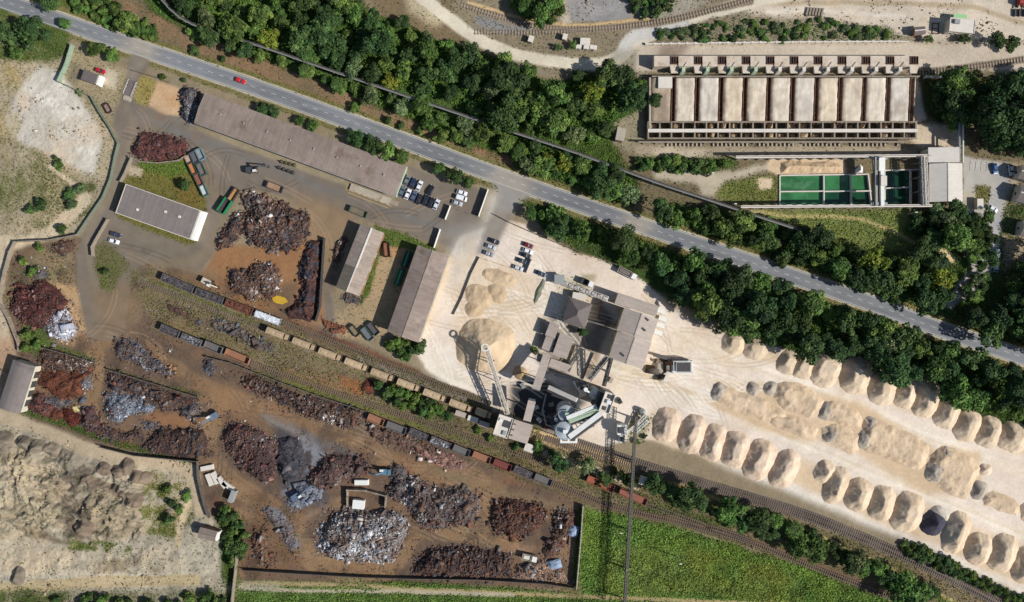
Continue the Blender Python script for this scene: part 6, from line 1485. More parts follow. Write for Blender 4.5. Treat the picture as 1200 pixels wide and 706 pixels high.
for a in [('blue grey open container at the top of the cluster by the lawn', 235, 181.3, D1, 4.6, 2.5, 1.9, (120, 140, 146), (138, 148, 150)), ('dark grey open container second in the cluster by the lawn', 228.8, 184.8, D1, 4.6, 2.5, 1.9, (84, 92, 98), (98, 98, 104)), ('small beige open container at the heap end of the cluster', 221, 187, D1, 3.0, 2.2, 1.3, (150, 128, 110), (180, 158, 140)), ('orange lined open container in the cluster by the lawn', 226, 198, D1, 4.8, 2.2, 1.7, (64, 82, 72), (196, 124, 76)), ('grey open container beside the orange lined one', 236.3, 198.8, D1, 5.2, 2.4, 1.7, (78, 98, 88), (116, 108, 104)), ('rust brown open container below the orange lined one', 233, 211, D1, 5.0, 2.3, 1.7, (82, 84, 78), (142, 92, 76)), ('white lined open container at the lower end of the cluster', 239, 223.5, D1, 4.6, 2.3, 1.7, (70, 104, 84), (196, 200, 206)),
          ('orange lined open container across the yard from the lawn', 274, 228.3, D2_, 5.6, 2.3, 1.8, (70, 66, 60), (180, 128, 84)), ('deep empty container with a bright green side by the big heap', 263.5, 241.5, D2_, 6.4, 3.0, 2.6, (40, 128, 84), (70, 60, 60)),
          ('dark open container with pale load in the middle of the yard', 322, 219.5, D3, 6.6, 2.5, 1.9, (52, 54, 60), (160, 130, 104)), ('dark green open container at the north end of the narrow shed', 420, 248.5, D3, 7.2, 2.5, 2.0, (64, 84, 70), (120, 110, 92)), ('rust brown open container between the two gable sheds', 453.3, 293, (.1, 1), 5.8, 2.3, 1.7, (60, 46, 42), (140, 96, 76)),
          ('brown open container, westernmost of three behind the large shed', 415.5, 388, (.62, .78), 4.8, 2.2, 1.5, (58, 66, 62), (134, 120, 92)), ('grey green open container in the middle of three behind the large shed', 430.5, 391.5, (.62, .78), 5.8, 2.5, 1.7, (88, 108, 104), (110, 114, 116)), ('dark open container next to the corner of the large shed', 437.5, 385.5, (.62, .78), 5.6, 2.4, 1.7, (62, 68, 68), (88, 86, 86)), ('small dark open trailer by the western wall', 126, 127, (.5, .85), 3.8, 2.0, 1.2, (60, 52, 50), (150, 124, 110))]:
    skip(*a)
for (x, y, l) in ((476, 304, 'dark green closed container in the shade of the large shed'), (467.5, 325, 'bright green closed container west of the large shed')):
    p = P(x, y, 2.4); t = thing('closed_container', l, 'container', (p.x, p.y, 0), math.atan2(.94, .34), 'green closed containers')
    m = paintmat((30, 98, 66) if y > 310 else (24, 70, 52), .6, .1)
    MB().box(-3.4, 3.4, -1.2, 1.2, .1, 2.5).build('body', m, t)
    mb = MB()
    for k in range(12): mb.box(-3.2 + k * .56, -3.0 + k * .56, -1.25, 1.25, .2, 2.54)
    mb.build('corrugation', m, t)
    mb = MB(); mb.box(-3.0, 3.0, -.18, .1, 2.545, 2.6); mb.build('roof_strip', paintmat((130, 190, 150), .6), t)
    for s in (-.6, .6): MB().box(3.41, 3.48, s - .55, s + .55, .25, 2.35).build('door', m, t)

def excavator(label, px, py, a_body, a_boom, reach=7.5, col=(150, 150, 158), wheels=True, cabw=True, name='material_handler'):
    p = P(px, py, 2); t = thing(name, label, 'excavator', (p.x, p.y, float(gz(px, py))), 0)
    ca, sa = math.cos(a_body), math.sin(a_body)
    def R(x, y, z): return (x * ca - y * sa, x * sa + y * ca, z)
    def bx(mb, x0, x1, y0, y1, z0, z1): mb.hexa([R(x, y, z) for z in (z0, z1) for x, y in ((x0, y0), (x1, y0), (x1, y1), (x0, y1))])
    mb = MB(); bx(mb, -2, 2, -.9, .9, .7, 1.2); mb.build('undercarriage', M['steel_d'], t)
    for x in (-1.5, 1.5):
        for s in (-1, 1): MB().cyl(R(x, s * .9, .5), R(x, s * 1.3, .5), .55, .55, 12).build('wheel', M['black'], t)
    ca, sa = math.cos(a_boom), math.sin(a_boom)
    mb = MB(); bx(mb, -2.4, 1.0, -1.2, 1.2, 1.25, 2.4); bx(mb, -2.3, -1.2, -1.1, 1.1, 2.4, 2.7); mb.build('engine_housing', paintmat(col, .5, .1), t)
    mb = MB(); bx(mb, .6, 2.0, -1.2, -.3, 1.6, 3.2); c = mb.build('cab', M['steel_w'], t)
    mb = MB(); bx(mb, 2.0, 2.04, -1.1, -.4, 2.2, 3.1); bx(mb, .8, 1.8, -1.24, -1.2, 2.2, 3.1); mb.build('cab_window', M['glass'], c)
    el = R(reach * .55, .3, 5.6); ti = R(reach, .3, 3.4)
    mb = MB(); mb.beam(R(.8, .3, 2.0), el, .55, .7); b = mb.build('boom', paintmat(col, .5, .1), t)
    mb = MB(); mb.beam(R(1.6, .3, 1.7), (Vector(R(.8, .3, 2)) * .4 + Vector(el) * .6), .2); mb.build('boom_cylinder', M['steel'], b)
    MB().beam(el, ti, .4, .5).build('stick', paintmat(col, .5, .1), t)
    mb = MB(); q = Vector(ti)
    for k in range(5):
        a = k * 2 * math.pi / 5; e = q + Vector((.75 * math.cos(a), .75 * math.sin(a), -1.0)); f = q + Vector((.15 * math.cos(a), .15 * math.sin(a), -1.7))
        mb.beam(q + Vector((0, 0, -.2)), e, .22); mb.beam(e, f, .2)
    mb.build('grapple', M['steel_d'], t)
    return t
excavator('dark grapple machine standing in the middle of the asphalt yard', 295, 199, .1, .12, 7, (70, 72, 76))
excavator('grapple excavator reaching over the pale heap on the sooty ground', 348, 581.5, .3, .55, 8, (96, 110, 130))
excavator('blue grey handling machine with a long arm south of the blue scrap bay', 249, 489, .4, 3.7, 6.5, (110, 122, 138))
excavator('pale grapple machine parked at the dark rust pile by the siding', 243, 331, -.4, -.5, 5, (190, 176, 160))
excavator('blue excavator beside the big bright heap', 451, 553.5, 0, 3.1, 6, (92, 122, 140))
def truck(label, px, py, dirv, cab, bed, load=None, L=8.0, name='tipper_truck'):
    p = P(px, py, 1.5); t = thing(name, label, 'truck', (p.x, p.y, float(gz(px, py))), math.atan2(-dirv[1], dirv[0]))
    l = L / 2
    MB().box(-l, l, -.5, .5, .75, 1.0).build('chassis', M['steel_d'], t)
    mb = MB(); mb.frust(l - 2.1, l + .1, -1.2, 1.2, .7, 2.8, .12, .1); c = mb.build('cab', paintmat(cab, .4), t)
    MB().box(l + .02, l + .1, -1.0, 1.0, 1.7, 2.5).build('windscreen', M['glass'], c)
    mb = MB(); mb.box(-l, l - 2.4, -1.22, 1.22, 1.05, 1.2); mb.box(-l, l - 2.4, -1.22, -1.12, 1.2, 2.4); mb.box(-l, l - 2.4, 1.12, 1.22, 1.2, 2.4); mb.box(l - 2.5, l - 2.4, -1.12, 1.12, 1.2, 2.6); mb.box(-l, -l + .1, -1.12, 1.12, 1.2, 2.4); mb.build('tipper_body', paintmat(bed, .6, .1), t)
    if load: MB().frust(-l + .12, l - 2.52, -1.1, 1.1, 1.21, 2.35, .5, .35).build('load_bed', paintmat(load, .95, .2), t)
    for x in (-l + 1, -l + 2.3, l - 1.2):
        for s in (-1, 1): MB().cyl((x, s * .8, .52), (x, s * 1.18, .52), .52, .52, 12).build('wheel', M['black'], t)
    return t
truck('white flat truck parked on the stone yard near the wood', 735, 320.5, (.88, .45), (236, 236, 232), (212, 208, 200), (120, 112, 104))
truck('small white truck beside the intake conveyor', 688, 331.5, (.9, .4), (232, 232, 228), (60, 62, 66), None, 5.4)
truck('truck half under the blue tarpaulin in the south east scrap corner', 620.5, 653.5, (.97, .2), (226, 224, 214), (206, 196, 178), (212, 204, 190), 6.0)
# mobile crusher
t = thing('mobile_crusher', 'white mobile crusher with a dark jaw standing on the limestone yard', 'crusher', P(795, 429))
mb = MB(); mb.box(-3.4, 5.2, -2.6, 2.4, .9, 3.4); mb.build('body', M['steel_w'], t)
mb = MB(); mb.hexa([(-1.2, -1.6, 3.41), (3.4, -1.6, 3.41), (3.4, 1.5, 3.41), (-1.2, 1.5, 3.41), (-2.0, -2.2, 4.6), (4.2, -2.2, 4.6), (4.2, 2.1, 4.6), (-2.0, 2.1, 4.6)]); mb.build('feed_hopper', M['steel'], t)
MB().box(-1.6, 3.8, -1.8, 1.7, 4.605, 4.66).build('hopper_mouth', M['steel_d'], t)
mb = MB(); mb.beam((-3, 2.6, 2.4), (-11, 4.8, 4.2), 1.1, .5); mb.build('discharge_belt', M['steel_d'], t)
mb = MB(); mb.beam((-3.4, -1.2, 1.6), (-6.4, -6.4, 3.2), 1.6, .5); mb.build('side_belt', M['concrete_w'], t)
mb = MB(); mb.beam((-5.8, 1.2, 1.5), (-1.8, 1.6, 4.2), 1.3, .6); mb.build('grizzly_screen', M['rust'], t)
mb = MB()
for sx in (-3, 4.8):
    for sy in (-2.4, 2.2): mb.beam((sx, sy, 3.4), (sx, sy, 5.0), .2)
mb.beam((-3, -2.4, 5), (4.8, -2.4, 5), .2); mb.beam((-3, 2.2, 5), (4.8, 2.2, 5), .2); mb.beam((-3, -2.4, 5), (-3, 2.2, 5), .2); mb.build('guard_frame', M['steel_w'], t)
MB().box(-5.4, -3.45, -2.2, .4, .6, 2.7).build('engine_box', M['concrete_d'], t)
for s in (-2.3, 2.1): MB().box(-3, 4.6, s - .35, s + .35, -.05, .9).build('crawler_track', M['black'], t)
# frames and grabs by the warehouse, stacked pipes, red machine, striped bars
def grab(label, px, py, m, n=5):
    t = MB(); r = random.Random(int(px * 10))
    for k in range(n):
        a = k * 2 * math.pi / n; t.beam((0, 0, 1.4), (.8 * math.cos(a), .8 * math.sin(a), .7), .22); t.beam((.8 * math.cos(a), .8 * math.sin(a), .7), (.45 * math.cos(a), .45 * math.sin(a), -.05), .2)
    t.cyl((0, 0, 1.2), (0, 0, 2.0), .35, .25, 8)
    tag(t.build('grapple_bucket', m, loc=P(px, py)), label, 'grapple', 'grapple buckets laid out by the warehouse')
ym = paintmat((98, 92, 62), .7, .2)
for k in range(4): grab(['yellowish grapple bucket at the west end of the upper row by the warehouse', 'yellowish grapple bucket second from the west in the upper row', 'yellowish grapple bucket third from the west in the upper row', 'yellowish grapple bucket at the east end of the upper row'][k], 331.5 + k * 4.9, 190.5 + k * 1.3, ym)
for k in range(4): grab(['grey grapple bucket at the west end of the lower row by the warehouse', 'grey grapple bucket second from the west in the lower row', 'grey grapple bucket third from the west in the lower row', 'grey grapple bucket at the east end of the lower row'][k], 328.5 + k * 5.3, 197.5 + k * 1.9, M['steel_d'])
for k in range(6):
    t = MB(); t.box(-.35, .35, -1.7, 1.7, -.1, .7); t.frust(-.45, .45, -1.7, -1.3, .7, 1.0, .05, .05)
    o = t.build('concrete_trough', M['concrete_d'], loc=P(945.5 + 3.5 * k, 14 + .25 * k)); o.rotation_euler = (0, 0, -.25)
    tag(o, 'dark narrow trough in the row of six on the top plateau edge', 'trough', 'row of narrow troughs on the plateau')
t = thing('drilling_machine', 'red machine with long dark legs at the top right plateau edge', 'machine', P(1195, 4))
MB().frust(-1.8, 1.8, -1.2, 1.4, .6, 2.8, .1, .1).build('body', paintmat((150, 60, 54), .6), t)
for x in (-2.4, -.6, 1.4): MB().box(x - .3, x + .3, -5.6, -2.6, -.1, 1.0).build('outrigger', M['steel_d'], t)
for x in (-1.2, 1.2): MB().box(x - .35, x + .35, -1.9, 1.6, -.05, .6).build('crawler', M['black'], t)
mb = MB(); mb.beam((0, -1, 2.4), (-.6, -3.0, 2.0), .4); mb.build('mast', M['rust'], t)
t = thing('timber_frame', 'empty rusty frame between the small brown shed and the flat building', 'frame', P(1096, 34))
mb = MB()
for x in (-1.3, 1.3):
    mb.beam((x, -2.2, .2), (x, 2.2, .2), .25); mb.beam((x, -2.2, .2), (x, -2.2, 1.6), .2); mb.beam((x, 2.2, .2), (x, 2.2, 1.6), .2)
for y in (-2.2, 0, 2.2): mb.beam((-1.3, y, .22), (1.3, y, .22), .22)
mb.build('frame', M['rust'], t)
# tarpaulins
for (x, y, a, l, c, w) in ((650, 661, .2, 'crumpled blue tarpaulin over scrap in the south east corner', (138, 156, 178), 3.0), (672.5, 622, 1.2, 'narrow blue tarpaulin by the east wall of the scrapyard', (150, 166, 190), 2.6)):
    n = 16; g = np.linspace(-1, 1, n); A, B = np.meshgrid(g, g)
    zz = 1.6 * np.clip(1 - (A ** 2 + B ** 2) * .55, 0, 1) + (fbm(A * 9 + x, B * 9 + y, 5, 3, 3) - .4) * .9
    v = np.stack([A * w * (.8 + .2 * fbm(B * 5, A * 5, 4, 2, 8)), B * 1.9, zz], -1).reshape(-1, 3); idx = np.arange(n * n).reshape(n, n)
    o = link('tarpaulin', mesh_np('tarpaulin', v, np.stack([idx[:-1, :-1], idx[:-1, 1:], idx[1:, 1:], idx[1:, :-1]], -1).reshape(-1, 4)), paintmat(c, .5, .15), None, P(x, y, .1)); o.rotation_euler = (0, 0, a)
    tag(o, l, 'tarpaulin')

# ------------------------------------------------------------------ heaps
def heapmesh(name, poly, hmax, slope, rough, colfn, step=1.15, seed=0, wob=1.5, flat=None, ridge=None, rsc=7):
    """a mound inside a pixel outline, its height growing with the distance from the edge"""
    xs = [p[0] for p in poly]; ys = [p[1] for p in poly]
    ax = np.arange(min(xs) - 4, max(xs) + 4, step); ay = np.arange(min(ys) - 4, max(ys) + 4, step)
    XX, YY = np.meshgrid(ax, ay)
    wx = XX + (fbm(XX, YY, 9, 3, seed) - .5) * 2 * wob; wy = YY + (fbm(XX, YY, 9, 3, seed + 4) - .5) * 2 * wob
    ins = inpoly(poly, wx, wy); d = distline(poly, wx, wy, True) * S
    d = np.where(ins, d, -d)
    h = np.where(d > 0, hmax * (1 - np.exp(-d * slope / hmax * 1.15)), d * 1.2)
    if flat: h = np.where(d > 0, np.minimum(d * slope, hmax) , d * 1.2)
    if rough: h = h + np.where(d > 0, (fbm(XX, YY, rsc, 4, seed + 9) - .5) * 2 * rough * np.clip(d / 1.5, 0, 1), 0)
    Z = gz(XX, YY) + np.clip(h, -1.2, 99) - .08
    c = colfn(XX, YY, h, d)
    ok = (d > -.9)
    cell = ok[:-1, :-1] | ok[1:, :-1] | ok[:-1, 1:] | ok[1:, 1:]
    f = (CAMH - Z) / CAMH * 0 + 1
    V = np.stack([(XX - 600) * S * f, (353 - YY) * S * f, Z], -1).reshape(-1, 3); ny, nx = XX.shape
    idx = np.arange(nx * ny).reshape(ny, nx)
    q = np.stack([idx[1:, :-1], idx[1:, 1:], idx[:-1, 1:], idx[:-1, :-1]], -1)[cell].reshape(-1, 4)
    u, inv = np.unique(q, return_inverse=True)
    ctr = np.array([V[u][:, 0].mean(), V[u][:, 1].mean(), 0])
    me = mesh_np(name, V[u] - ctr, inv.reshape(-1, 4), c.reshape(-1, 3)[u], smooth=True)
    sv = V.copy(); sv[:, 2] = np.where((d > 0).ravel(), sv[:, 2], gz(XX, YY).ravel() + .05)
    surf = sv[((ins & (d > .3)) | ((d > -1.1) & (rng.random(d.shape) < .4) & (wob > 2))).ravel()] - ctr
    return me, ctr, surf
def palfn(cols, sc=6, seed=0):
    pal = np.array([C(*c) for c in cols])
    def f(XX, YY, h, d):
        n = fbm(XX, YY, sc, 4, seed) ; n = np.clip((n - .25) * 2, 0, .999)
        k = n * (len(pal) - 1); i = k.astype(int); t = (k - i)[..., None]
        c = pal[i] * (1 - t) + pal[np.minimum(i + 1, len(pal) - 1)] * t
        g = rng.random(XX.shape)[..., None]
        return c * (.7 + .6 * g)
    return f
ASP = 0
def scrap(label, poly, hmax, core, cols, dens=3.2, sz=(.3, 1.2), name='scrap_heap', extra=None, seed=None, cat='scrap heap', slope=.8, rough=1.0):
    global ASP; ASP += 1
    me, ctr, surf = heapmesh(name, poly, hmax, slope, rough, palfn(core, 6, ASP * 3), seed=ASP * 5, wob=3.4)
    o = link(name, me, M['heap'], None, tuple(ctr)); tag(o, label, cat, 'scrap metal heaps')
    a = len(surf) * (1.15 * S) ** 2
    if dens and len(surf):
        pv, pq, pc = pieces(surf[:, 0], surf[:, 1], surf[:, 2], int(a * dens), list(cols) + MIX[:5], sz, seed=ASP)
        if a > 60:
            bv, bq, bc = pieces_(surf[:, 0], surf[:, 1], surf[:, 2] + .25, int(a * .16), cols, (.7, 2.0), ASP + 500)
            pv, pq, pc = np.vstack([pv, bv]), np.vstack([pq, bq + len(pv)]), np.vstack([pc, bc])
        link('scrap_pieces', mesh_np('scrap_pieces', pv, pq, pc), M['scrap'], o)['kind'] = 'stuff'
    return o
def zp(x0, y0, f, pts): return [(x0 + x / f, y0 + y / f) for x, y in pts]
Z5 = lambda pts: zp(0, 350, 3.923, pts)
Z6 = lambda pts: zp(300, 526, 3.923, pts)
CB = [(84, 66, 58), (108, 82, 66), (64, 56, 56)]
CG = [(70, 68, 72), (96, 92, 94), (120, 112, 106)]
PURP = [(104, 64, 58), (84, 54, 52), (126, 84, 76), (70, 52, 54), (150, 110, 100), (110, 92, 92), (64, 46, 46), (90, 70, 68)]
BLUE = [(118, 126, 138), (146, 154, 164), (90, 95, 104), (70, 73, 80), (190, 196, 202), (104, 92, 88), (60, 60, 66), (84, 90, 104)]
RB = [(104, 64, 48), (88, 55, 44), (120, 76, 56), (72, 48, 42)]
scrap('rust purple scrap heap with a dark kerb north of the lawn', [(165, 153), (178, 155), (190, 157), (206, 162), (219, 166), (222, 175), (215, 184), (203, 189), (188, 191), (172, 189), (155, 183), (153, 176), (160, 166)], 3.0, PURP[:3], PURP + [(196, 180, 176)], 3.4, (.3, .9))
scrap('blue white scrap heap against the west end of the long warehouse', [(213, 104), (222, 103), (237, 109), (231, 128), (226, 146), (218, 144), (211, 134), (215, 122), (211, 114)], 2.6, CG, BLUE + [(220, 226, 234)] * 3 + DARKS, 3.6, (.4, 1.3))
scrap('large mixed scrap heap below the asphalt yard', [(281, 230), (292, 225), (303, 228), (322, 236), (336, 241), (357, 248), (363, 262), (359, 277), (350, 288), (338, 296), (322, 296), (308, 292), (296, 284), (283, 272), (276, 281), (268, 291), (255, 292), (253, 284), (260, 272), (266, 262), (274, 255), (280, 248), (290, 248)], 4.0, CB + CG[:2], MIX, 3.6, (.3, 1.5))
scrap('smaller mixed scrap heap north of the ochre puddle', [(268, 318), (280, 314), (290, 318), (297, 309), (310, 307), (324, 312), (329, 328), (326, 342), (316, 351), (305, 345), (296, 352), (284, 348), (276, 344), (270, 335)], 3.0, CB, MIX + WHITES[:2], 3.6, (.3, 1.2))
scrap('round dark wire heap at the edge of the rusty soil', [(268, 319), (276, 316), (284, 319), (288, 327), (284, 334), (276, 336), (268, 331)], 2.4, [(62, 66, 74), (84, 88, 96)], [(62, 66, 74), (84, 88, 98), (104, 104, 110)], 4, (.3, .8))
scrap('black and rust slag pile against the dark retaining wall', [(365, 280), (378, 282), (377, 310), (374, 345), (371, 372), (360, 377), (340, 374), (332, 366), (346, 352), (352, 338), (347, 322), (349, 308), (357, 294)], 4.4, [(52, 46, 50), (70, 56, 54), (96, 64, 52), (60, 58, 64), (74, 74, 82)], [(52, 48, 52), (74, 60, 58), (96, 64, 54), (84, 84, 92)], .9, (.2, .6), rough=1.3)
scrap('dark rusty tangle heap inside the western wall', [(14, 338), (22, 328), (34, 334), (46, 326), (60, 332), (72, 342), (80, 352), (76, 364), (62, 374), (50, 386), (38, 384), (24, 378), (12, 364)], 3.2, [(84, 48, 44), (64, 44, 44), (104, 64, 58)], [(84, 46, 42), (104, 58, 52), (64, 44, 46), (126, 80, 72), (150, 120, 116)], 3.4, (.25, .9))
scrap('bright white metal heap beside the western rust tangle', [(58, 372), (68, 362), (80, 360), (84, 372), (91, 386), (88, 396), (76, 400), (64, 396), (54, 386)], 3.0, [(176, 180, 190), (150, 150, 160), (206, 208, 214)], WHITES + [(150, 152, 164), (190, 150, 140)], 4.2, (.3, 1.0))
scrap('mixed scrap strip under the northern wall of the western bay', Z5([(190, 240), (240, 225), (330, 265), (430, 295), (430, 330), (380, 360), (330, 330), (260, 330), (200, 320), (175, 290)]), 2.6, CB, MIX + WHITES[:1], 3.6, (.3, 1.1))
scrap('broad red brown rust heap in the western bay', Z5([(190, 330), (270, 325), (330, 345), (380, 330), (430, 310), (425, 350), (390, 390), (385, 440), (330, 465), (280, 470), (230, 430), (180, 395)]), 3.4, RB, RB + [(150, 90, 62)], 1.6, (.2, .6), rough=1.0)
scrap('pale shredded metal heap on the east side of the western bay', Z5([(380, 350), (415, 360), (412, 420), (390, 430), (372, 400)]), 2.0, CG, WHITES + BLUE[:3], 4, (.25, .8))
scrap('grey silver heap in the middle of the western bay', Z5([(205, 455), (260, 445), (330, 460), (325, 490), (280, 500), (215, 485)]), 1.9, CG, BLUE, 4, (.25, .8))
scrap('purple brown scrap heap by the hall with the arched roof', Z5([(155, 425), (200, 430), (210, 480), (255, 490), (240, 530), (200, 545), (130, 510), (125, 490)]), 2.4, PURP[:3], PURP, 3.6, (.3, 1))
scrap('dark rust cone near the southern wall of the western bay', Z5([(250, 500), (285, 505), (285, 540), (260, 575), (228, 560), (232, 525)]), 2.4, RB, RB, 1, (.2, .5))
scrap('dark red heap beside the yellow pale pile', Z5([(290, 500), (330, 505), (370, 540), (370, 580), (330, 595), (300, 560)]), 2.6, [(80, 42, 36), (96, 50, 40)], RB, 1.4, (.2, .6))
scrap('small yellow pale pile in the western bay', Z5([(335, 490), (370, 492), (378, 520), (350, 532), (330, 515)]), 1.5, [(206, 190, 120), (224, 210, 160)], [(216, 200, 130), (236, 226, 190), (170, 150, 100)], 3.5, (.2, .7))
scrap('round slate coloured pile at the dirt lane', Z5([(360, 460), (385, 450), (402, 468), (390, 486), (364, 482)]), 1.7, [(84, 86, 94), (104, 104, 112)], [(84, 86, 94), (110, 112, 120)], 3.5, (.2, .6))
scrap('dark purple heap at the south east corner of the western bay', Z5([(385, 505), (440, 500), (450, 540), (470, 590), (440, 610), (395, 600), (372, 575)]), 2.6, [(72, 58, 60), (92, 66, 62), (60, 54, 58)], PURP + DARKS, 3.4, (.3, 1))
scrap('pink grey loose scrap along the southern wall', Z5([(400, 600), (470, 575), (560, 615), (640, 600), (660, 640), (560, 660), (470, 640)]), 1.8, CB + [(130, 112, 108)], MIX + WHITES[:1] + DARKS, 3.6, (.3, 1))
scrap('elongated blue grey scrap heap between the dirt lanes', Z5([(535, 190), (575, 172), (625, 195), (690, 250), (720, 280), (760, 300), (815, 325), (805, 355), (770, 355), (730, 345), (680, 325), (610, 290), (540, 265), (528, 230)]), 2.8, CG + CB[:1], BLUE + MIX[:5], 3.6, (.3, 1.1))
scrap('tan offcut pile at the tip of the elongated blue grey heap', Z5([(770, 310), (815, 318), (808, 350), (775, 358), (765, 335)]), 1.3, [(170, 130, 90), (140, 104, 74)], [(190, 150, 104), (160, 116, 80), (216, 190, 150)], 4, (.3, .9))
scrap('rusty and dark scrap along the retaining wall of the blue grey bay', Z5([(500, 335), (560, 345), (640, 375), (720, 400), (790, 430), (850, 450), (900, 462), (900, 490), (830, 485), (780, 520), (740, 525), (720, 480), (640, 440), (570, 430), (500, 420), (488, 380)]), 3.2, CB + [(84, 84, 88), (110, 70, 56)], MIX[:8] + DARKS + RB[:2], 3.5, (.3, 1.1))
scrap('smooth grey turnings mound in the blue grey bay', Z5([(690, 410), (745, 415), (790, 440), (770, 490), (720, 485), (680, 450)]), 2.6, [(104, 104, 108), (90, 88, 92), (120, 120, 124)], [(104, 104, 108), (124, 124, 128)], 1.5, (.15, .5), rough=.4)
scrap('bluish silver scrap heap at the west end of the blue grey bay', Z5([(478, 430), (540, 430), (600, 445), (660, 470), (720, 500), (700, 530), (620, 520), (580, 540), (560, 575), (525, 570), (495, 530), (490, 490)]), 2.8, [(110, 118, 130), (140, 148, 160), (84, 88, 98)], BLUE + WHITES[1:2] + [(170, 182, 196)], 4, (.25, 1))
scrap('white black scrap heap at the east tip of the blue grey bay', Z5([(830, 490), (890, 475), (915, 500), (905, 545), (870, 552), (835, 535), (820, 510)]), 2.2, CG, WHITES + DARKS, 4, (.3, 1))
scrap('small dark blue scrap pile south of the blue grey bay', Z5([(655, 570), (700, 555), (732, 580), (715, 605), (665, 600)]), 1.6, CG, BLUE + DARKS, 3.8, (.3, 1))
scrap('brown black long heap along the southern boundary wall', Z5([(720, 600), (780, 592), (870, 595), (940, 610), (965, 660), (960, 720), (880, 740), (780, 728), (680, 700), (640, 680), (690, 640)]), 3.0, [(64, 56, 54), (84, 64, 56), (100, 76, 62)], MIX[:6] + DARKS, 2.6, (.3, 1.1))
scrap('purple grey scrap heap beside the sooty ground', [(266, 497), (280, 495), (300, 503), (318, 512), (328, 520), (326, 540), (322, 560), (310, 566), (294, 558), (280, 545), (268, 532), (260, 514)], 3.2, [(92, 74, 70), (74, 62, 62), (110, 88, 80)], PURP + MIX[:4] + BLUE[:2], 3.6, (.3, 1.1))
scrap('black sooty slag mound on the dark ground', [(325, 515), (340, 510), (352, 520), (358, 540), (350, 560), (336, 568), (326, 555), (322, 535)], 2.2, [(50, 50, 54), (64, 64, 70), (80, 78, 80)], DARKS, .8, (.2, .5))
scrap('pale ash grey heap under the grapple excavator', [(338, 580), (350, 570), (368, 566), (380, 572), (378, 584), (362, 592), (345, 598), (336, 592)], 1.8, [(110, 116, 126), (140, 146, 156), (90, 92, 100)], BLUE, 3, (.2, .8))
scrap('purple grey debris heap north of the big bright heap', [(378, 534), (396, 532), (412, 532), (434, 540), (432, 550), (426, 556), (410, 562), (396, 570), (380, 574), (366, 572), (360, 562), (370, 548)], 2.6, [(104, 84, 78), (84, 68, 66), (120, 98, 88)], PURP + MIX, 3.6, (.25, 1))
scrap('big bright white mixed scrap heap in the southern yard', Z6([(300, 340), (345, 315), (400, 275), (440, 270), (500, 280), (600, 285), (650, 290), (700, 310), (695, 350), (690, 400), (665, 460), (640, 512), (600, 520), (560, 523), (500, 515), (430, 512), (380, 505), (330, 488), (300, 440), (278, 400)]), 4.6, [(150, 144, 138), (110, 102, 98), (180, 176, 172)], MIXW + WHITES, 4.2, (.3, 1.4))
scrap('mixed scrap heap with white western edge in the southern yard', Z6([(700, 130), (740, 120), (780, 150), (830, 180), (880, 172), (960, 182), (1020, 228), (1032, 290), (1010, 330), (960, 350), (900, 352), (850, 370), (800, 365), (750, 350), (720, 300), (690, 260), (680, 220), (700, 170)]), 4.0, CG + CB[:1], MIX + [(196, 196, 196), (150, 152, 156)], 4, (.3, 1.2))
scrap('white shredded scrap on the west flank of the mixed southern heap', Z6([(700, 150), (750, 130), (790, 165), (780, 210), (730, 260), (690, 262), (675, 230), (705, 190)]), 3.6, [(170, 170, 170), (140, 138, 138)], WHITES + MIXW[:3], 4.2, (.3, 1.1))
scrap('dark grey tangle between the two southern heaps', Z6([(610, 80), (650, 70), (690, 95), (700, 150), (690, 220), (640, 240), (600, 200), (620, 140)]), 2.4, CG, DARKS + MIX, 3.6, (.3, 1.1))
scrap('rusty scrap heap left of the brown lane in the southern yard', [(577, 590), (590, 584), (604, 584), (620, 588), (634, 594), (640, 602), (634, 616), (622, 624), (610, 632), (594, 630), (580, 624), (574, 608)], 3.2, [(96, 66, 54), (74, 56, 52), (120, 84, 66)], RB + MIX[:6] + [(160, 180, 200)], 3.6, (.3, 1.1))
scrap('small scrap heap along the eastern wall of the scrapyard', [(650, 600), (664, 596), (674, 602), (672, 618), (664, 634), (652, 648), (640, 656), (632, 646), (644, 630), (650, 616)], 2.4, CB, MIX + WHITES[:1], 3.4, (.3, 1.1))
scrap('long black and rust scrap heap above the southern wall', [(487, 660), (492, 652), (502, 643), (520, 640), (542, 639), (562, 643), (580, 646), (598, 648), (600, 660), (600, 676), (580, 677), (550, 677), (520, 676), (484, 674)], 3.6, [(64, 56, 56), (84, 64, 56), (104, 78, 64)], MIX[:6] + DARKS + WHITES[:1] + RB[:1], 3.8, (.3, 1.4))
scrap('pale pinkish scrap heap by the southern wall', [(604, 664), (618, 658), (636, 656), (650, 664), (662, 672), (668, 682), (640, 681), (604, 678)], 2.0, [(170, 140, 116), (140, 112, 92)], MIXW + [(206, 170, 140), (190, 150, 120)], 3.8, (.3, 1))
scrap('long mixed scrap strip below the middle siding', zp(300, 350, 3.923, [(-55, 345), (0, 350), (60, 380), (120, 405), (180, 428), (250, 450), (320, 470), (400, 490), (450, 500), (490, 520), (480, 570), (440, 590), (400, 595), (350, 570), (300, 562), (250, 545), (200, 522), (150, 500), (100, 470), (60, 450), (0, 430), (-60, 400)]), 3.0, CB + CG[:1], MIX + WHITES[:1], 3.8, (.3, 1.2))
scrap('dark blue scrap stack at the west end of the long strip', Z5([(945, 275), (985, 280), (990, 330), (965, 345), (940, 325)]), 2.2, CG, BLUE + DARKS, 3.8, (.3, 1.2))
scrap('pale debris spread south of the southern wagon string', [(428, 490), (450, 498), (480, 510), (505, 522), (520, 532), (500, 535), (475, 526), (450, 518), (430, 508)], 1.2, [(120, 96, 82), (100, 80, 70)], MIX + WHITES[:1] + [(150, 120, 108)], 2.4, (.3, 1))
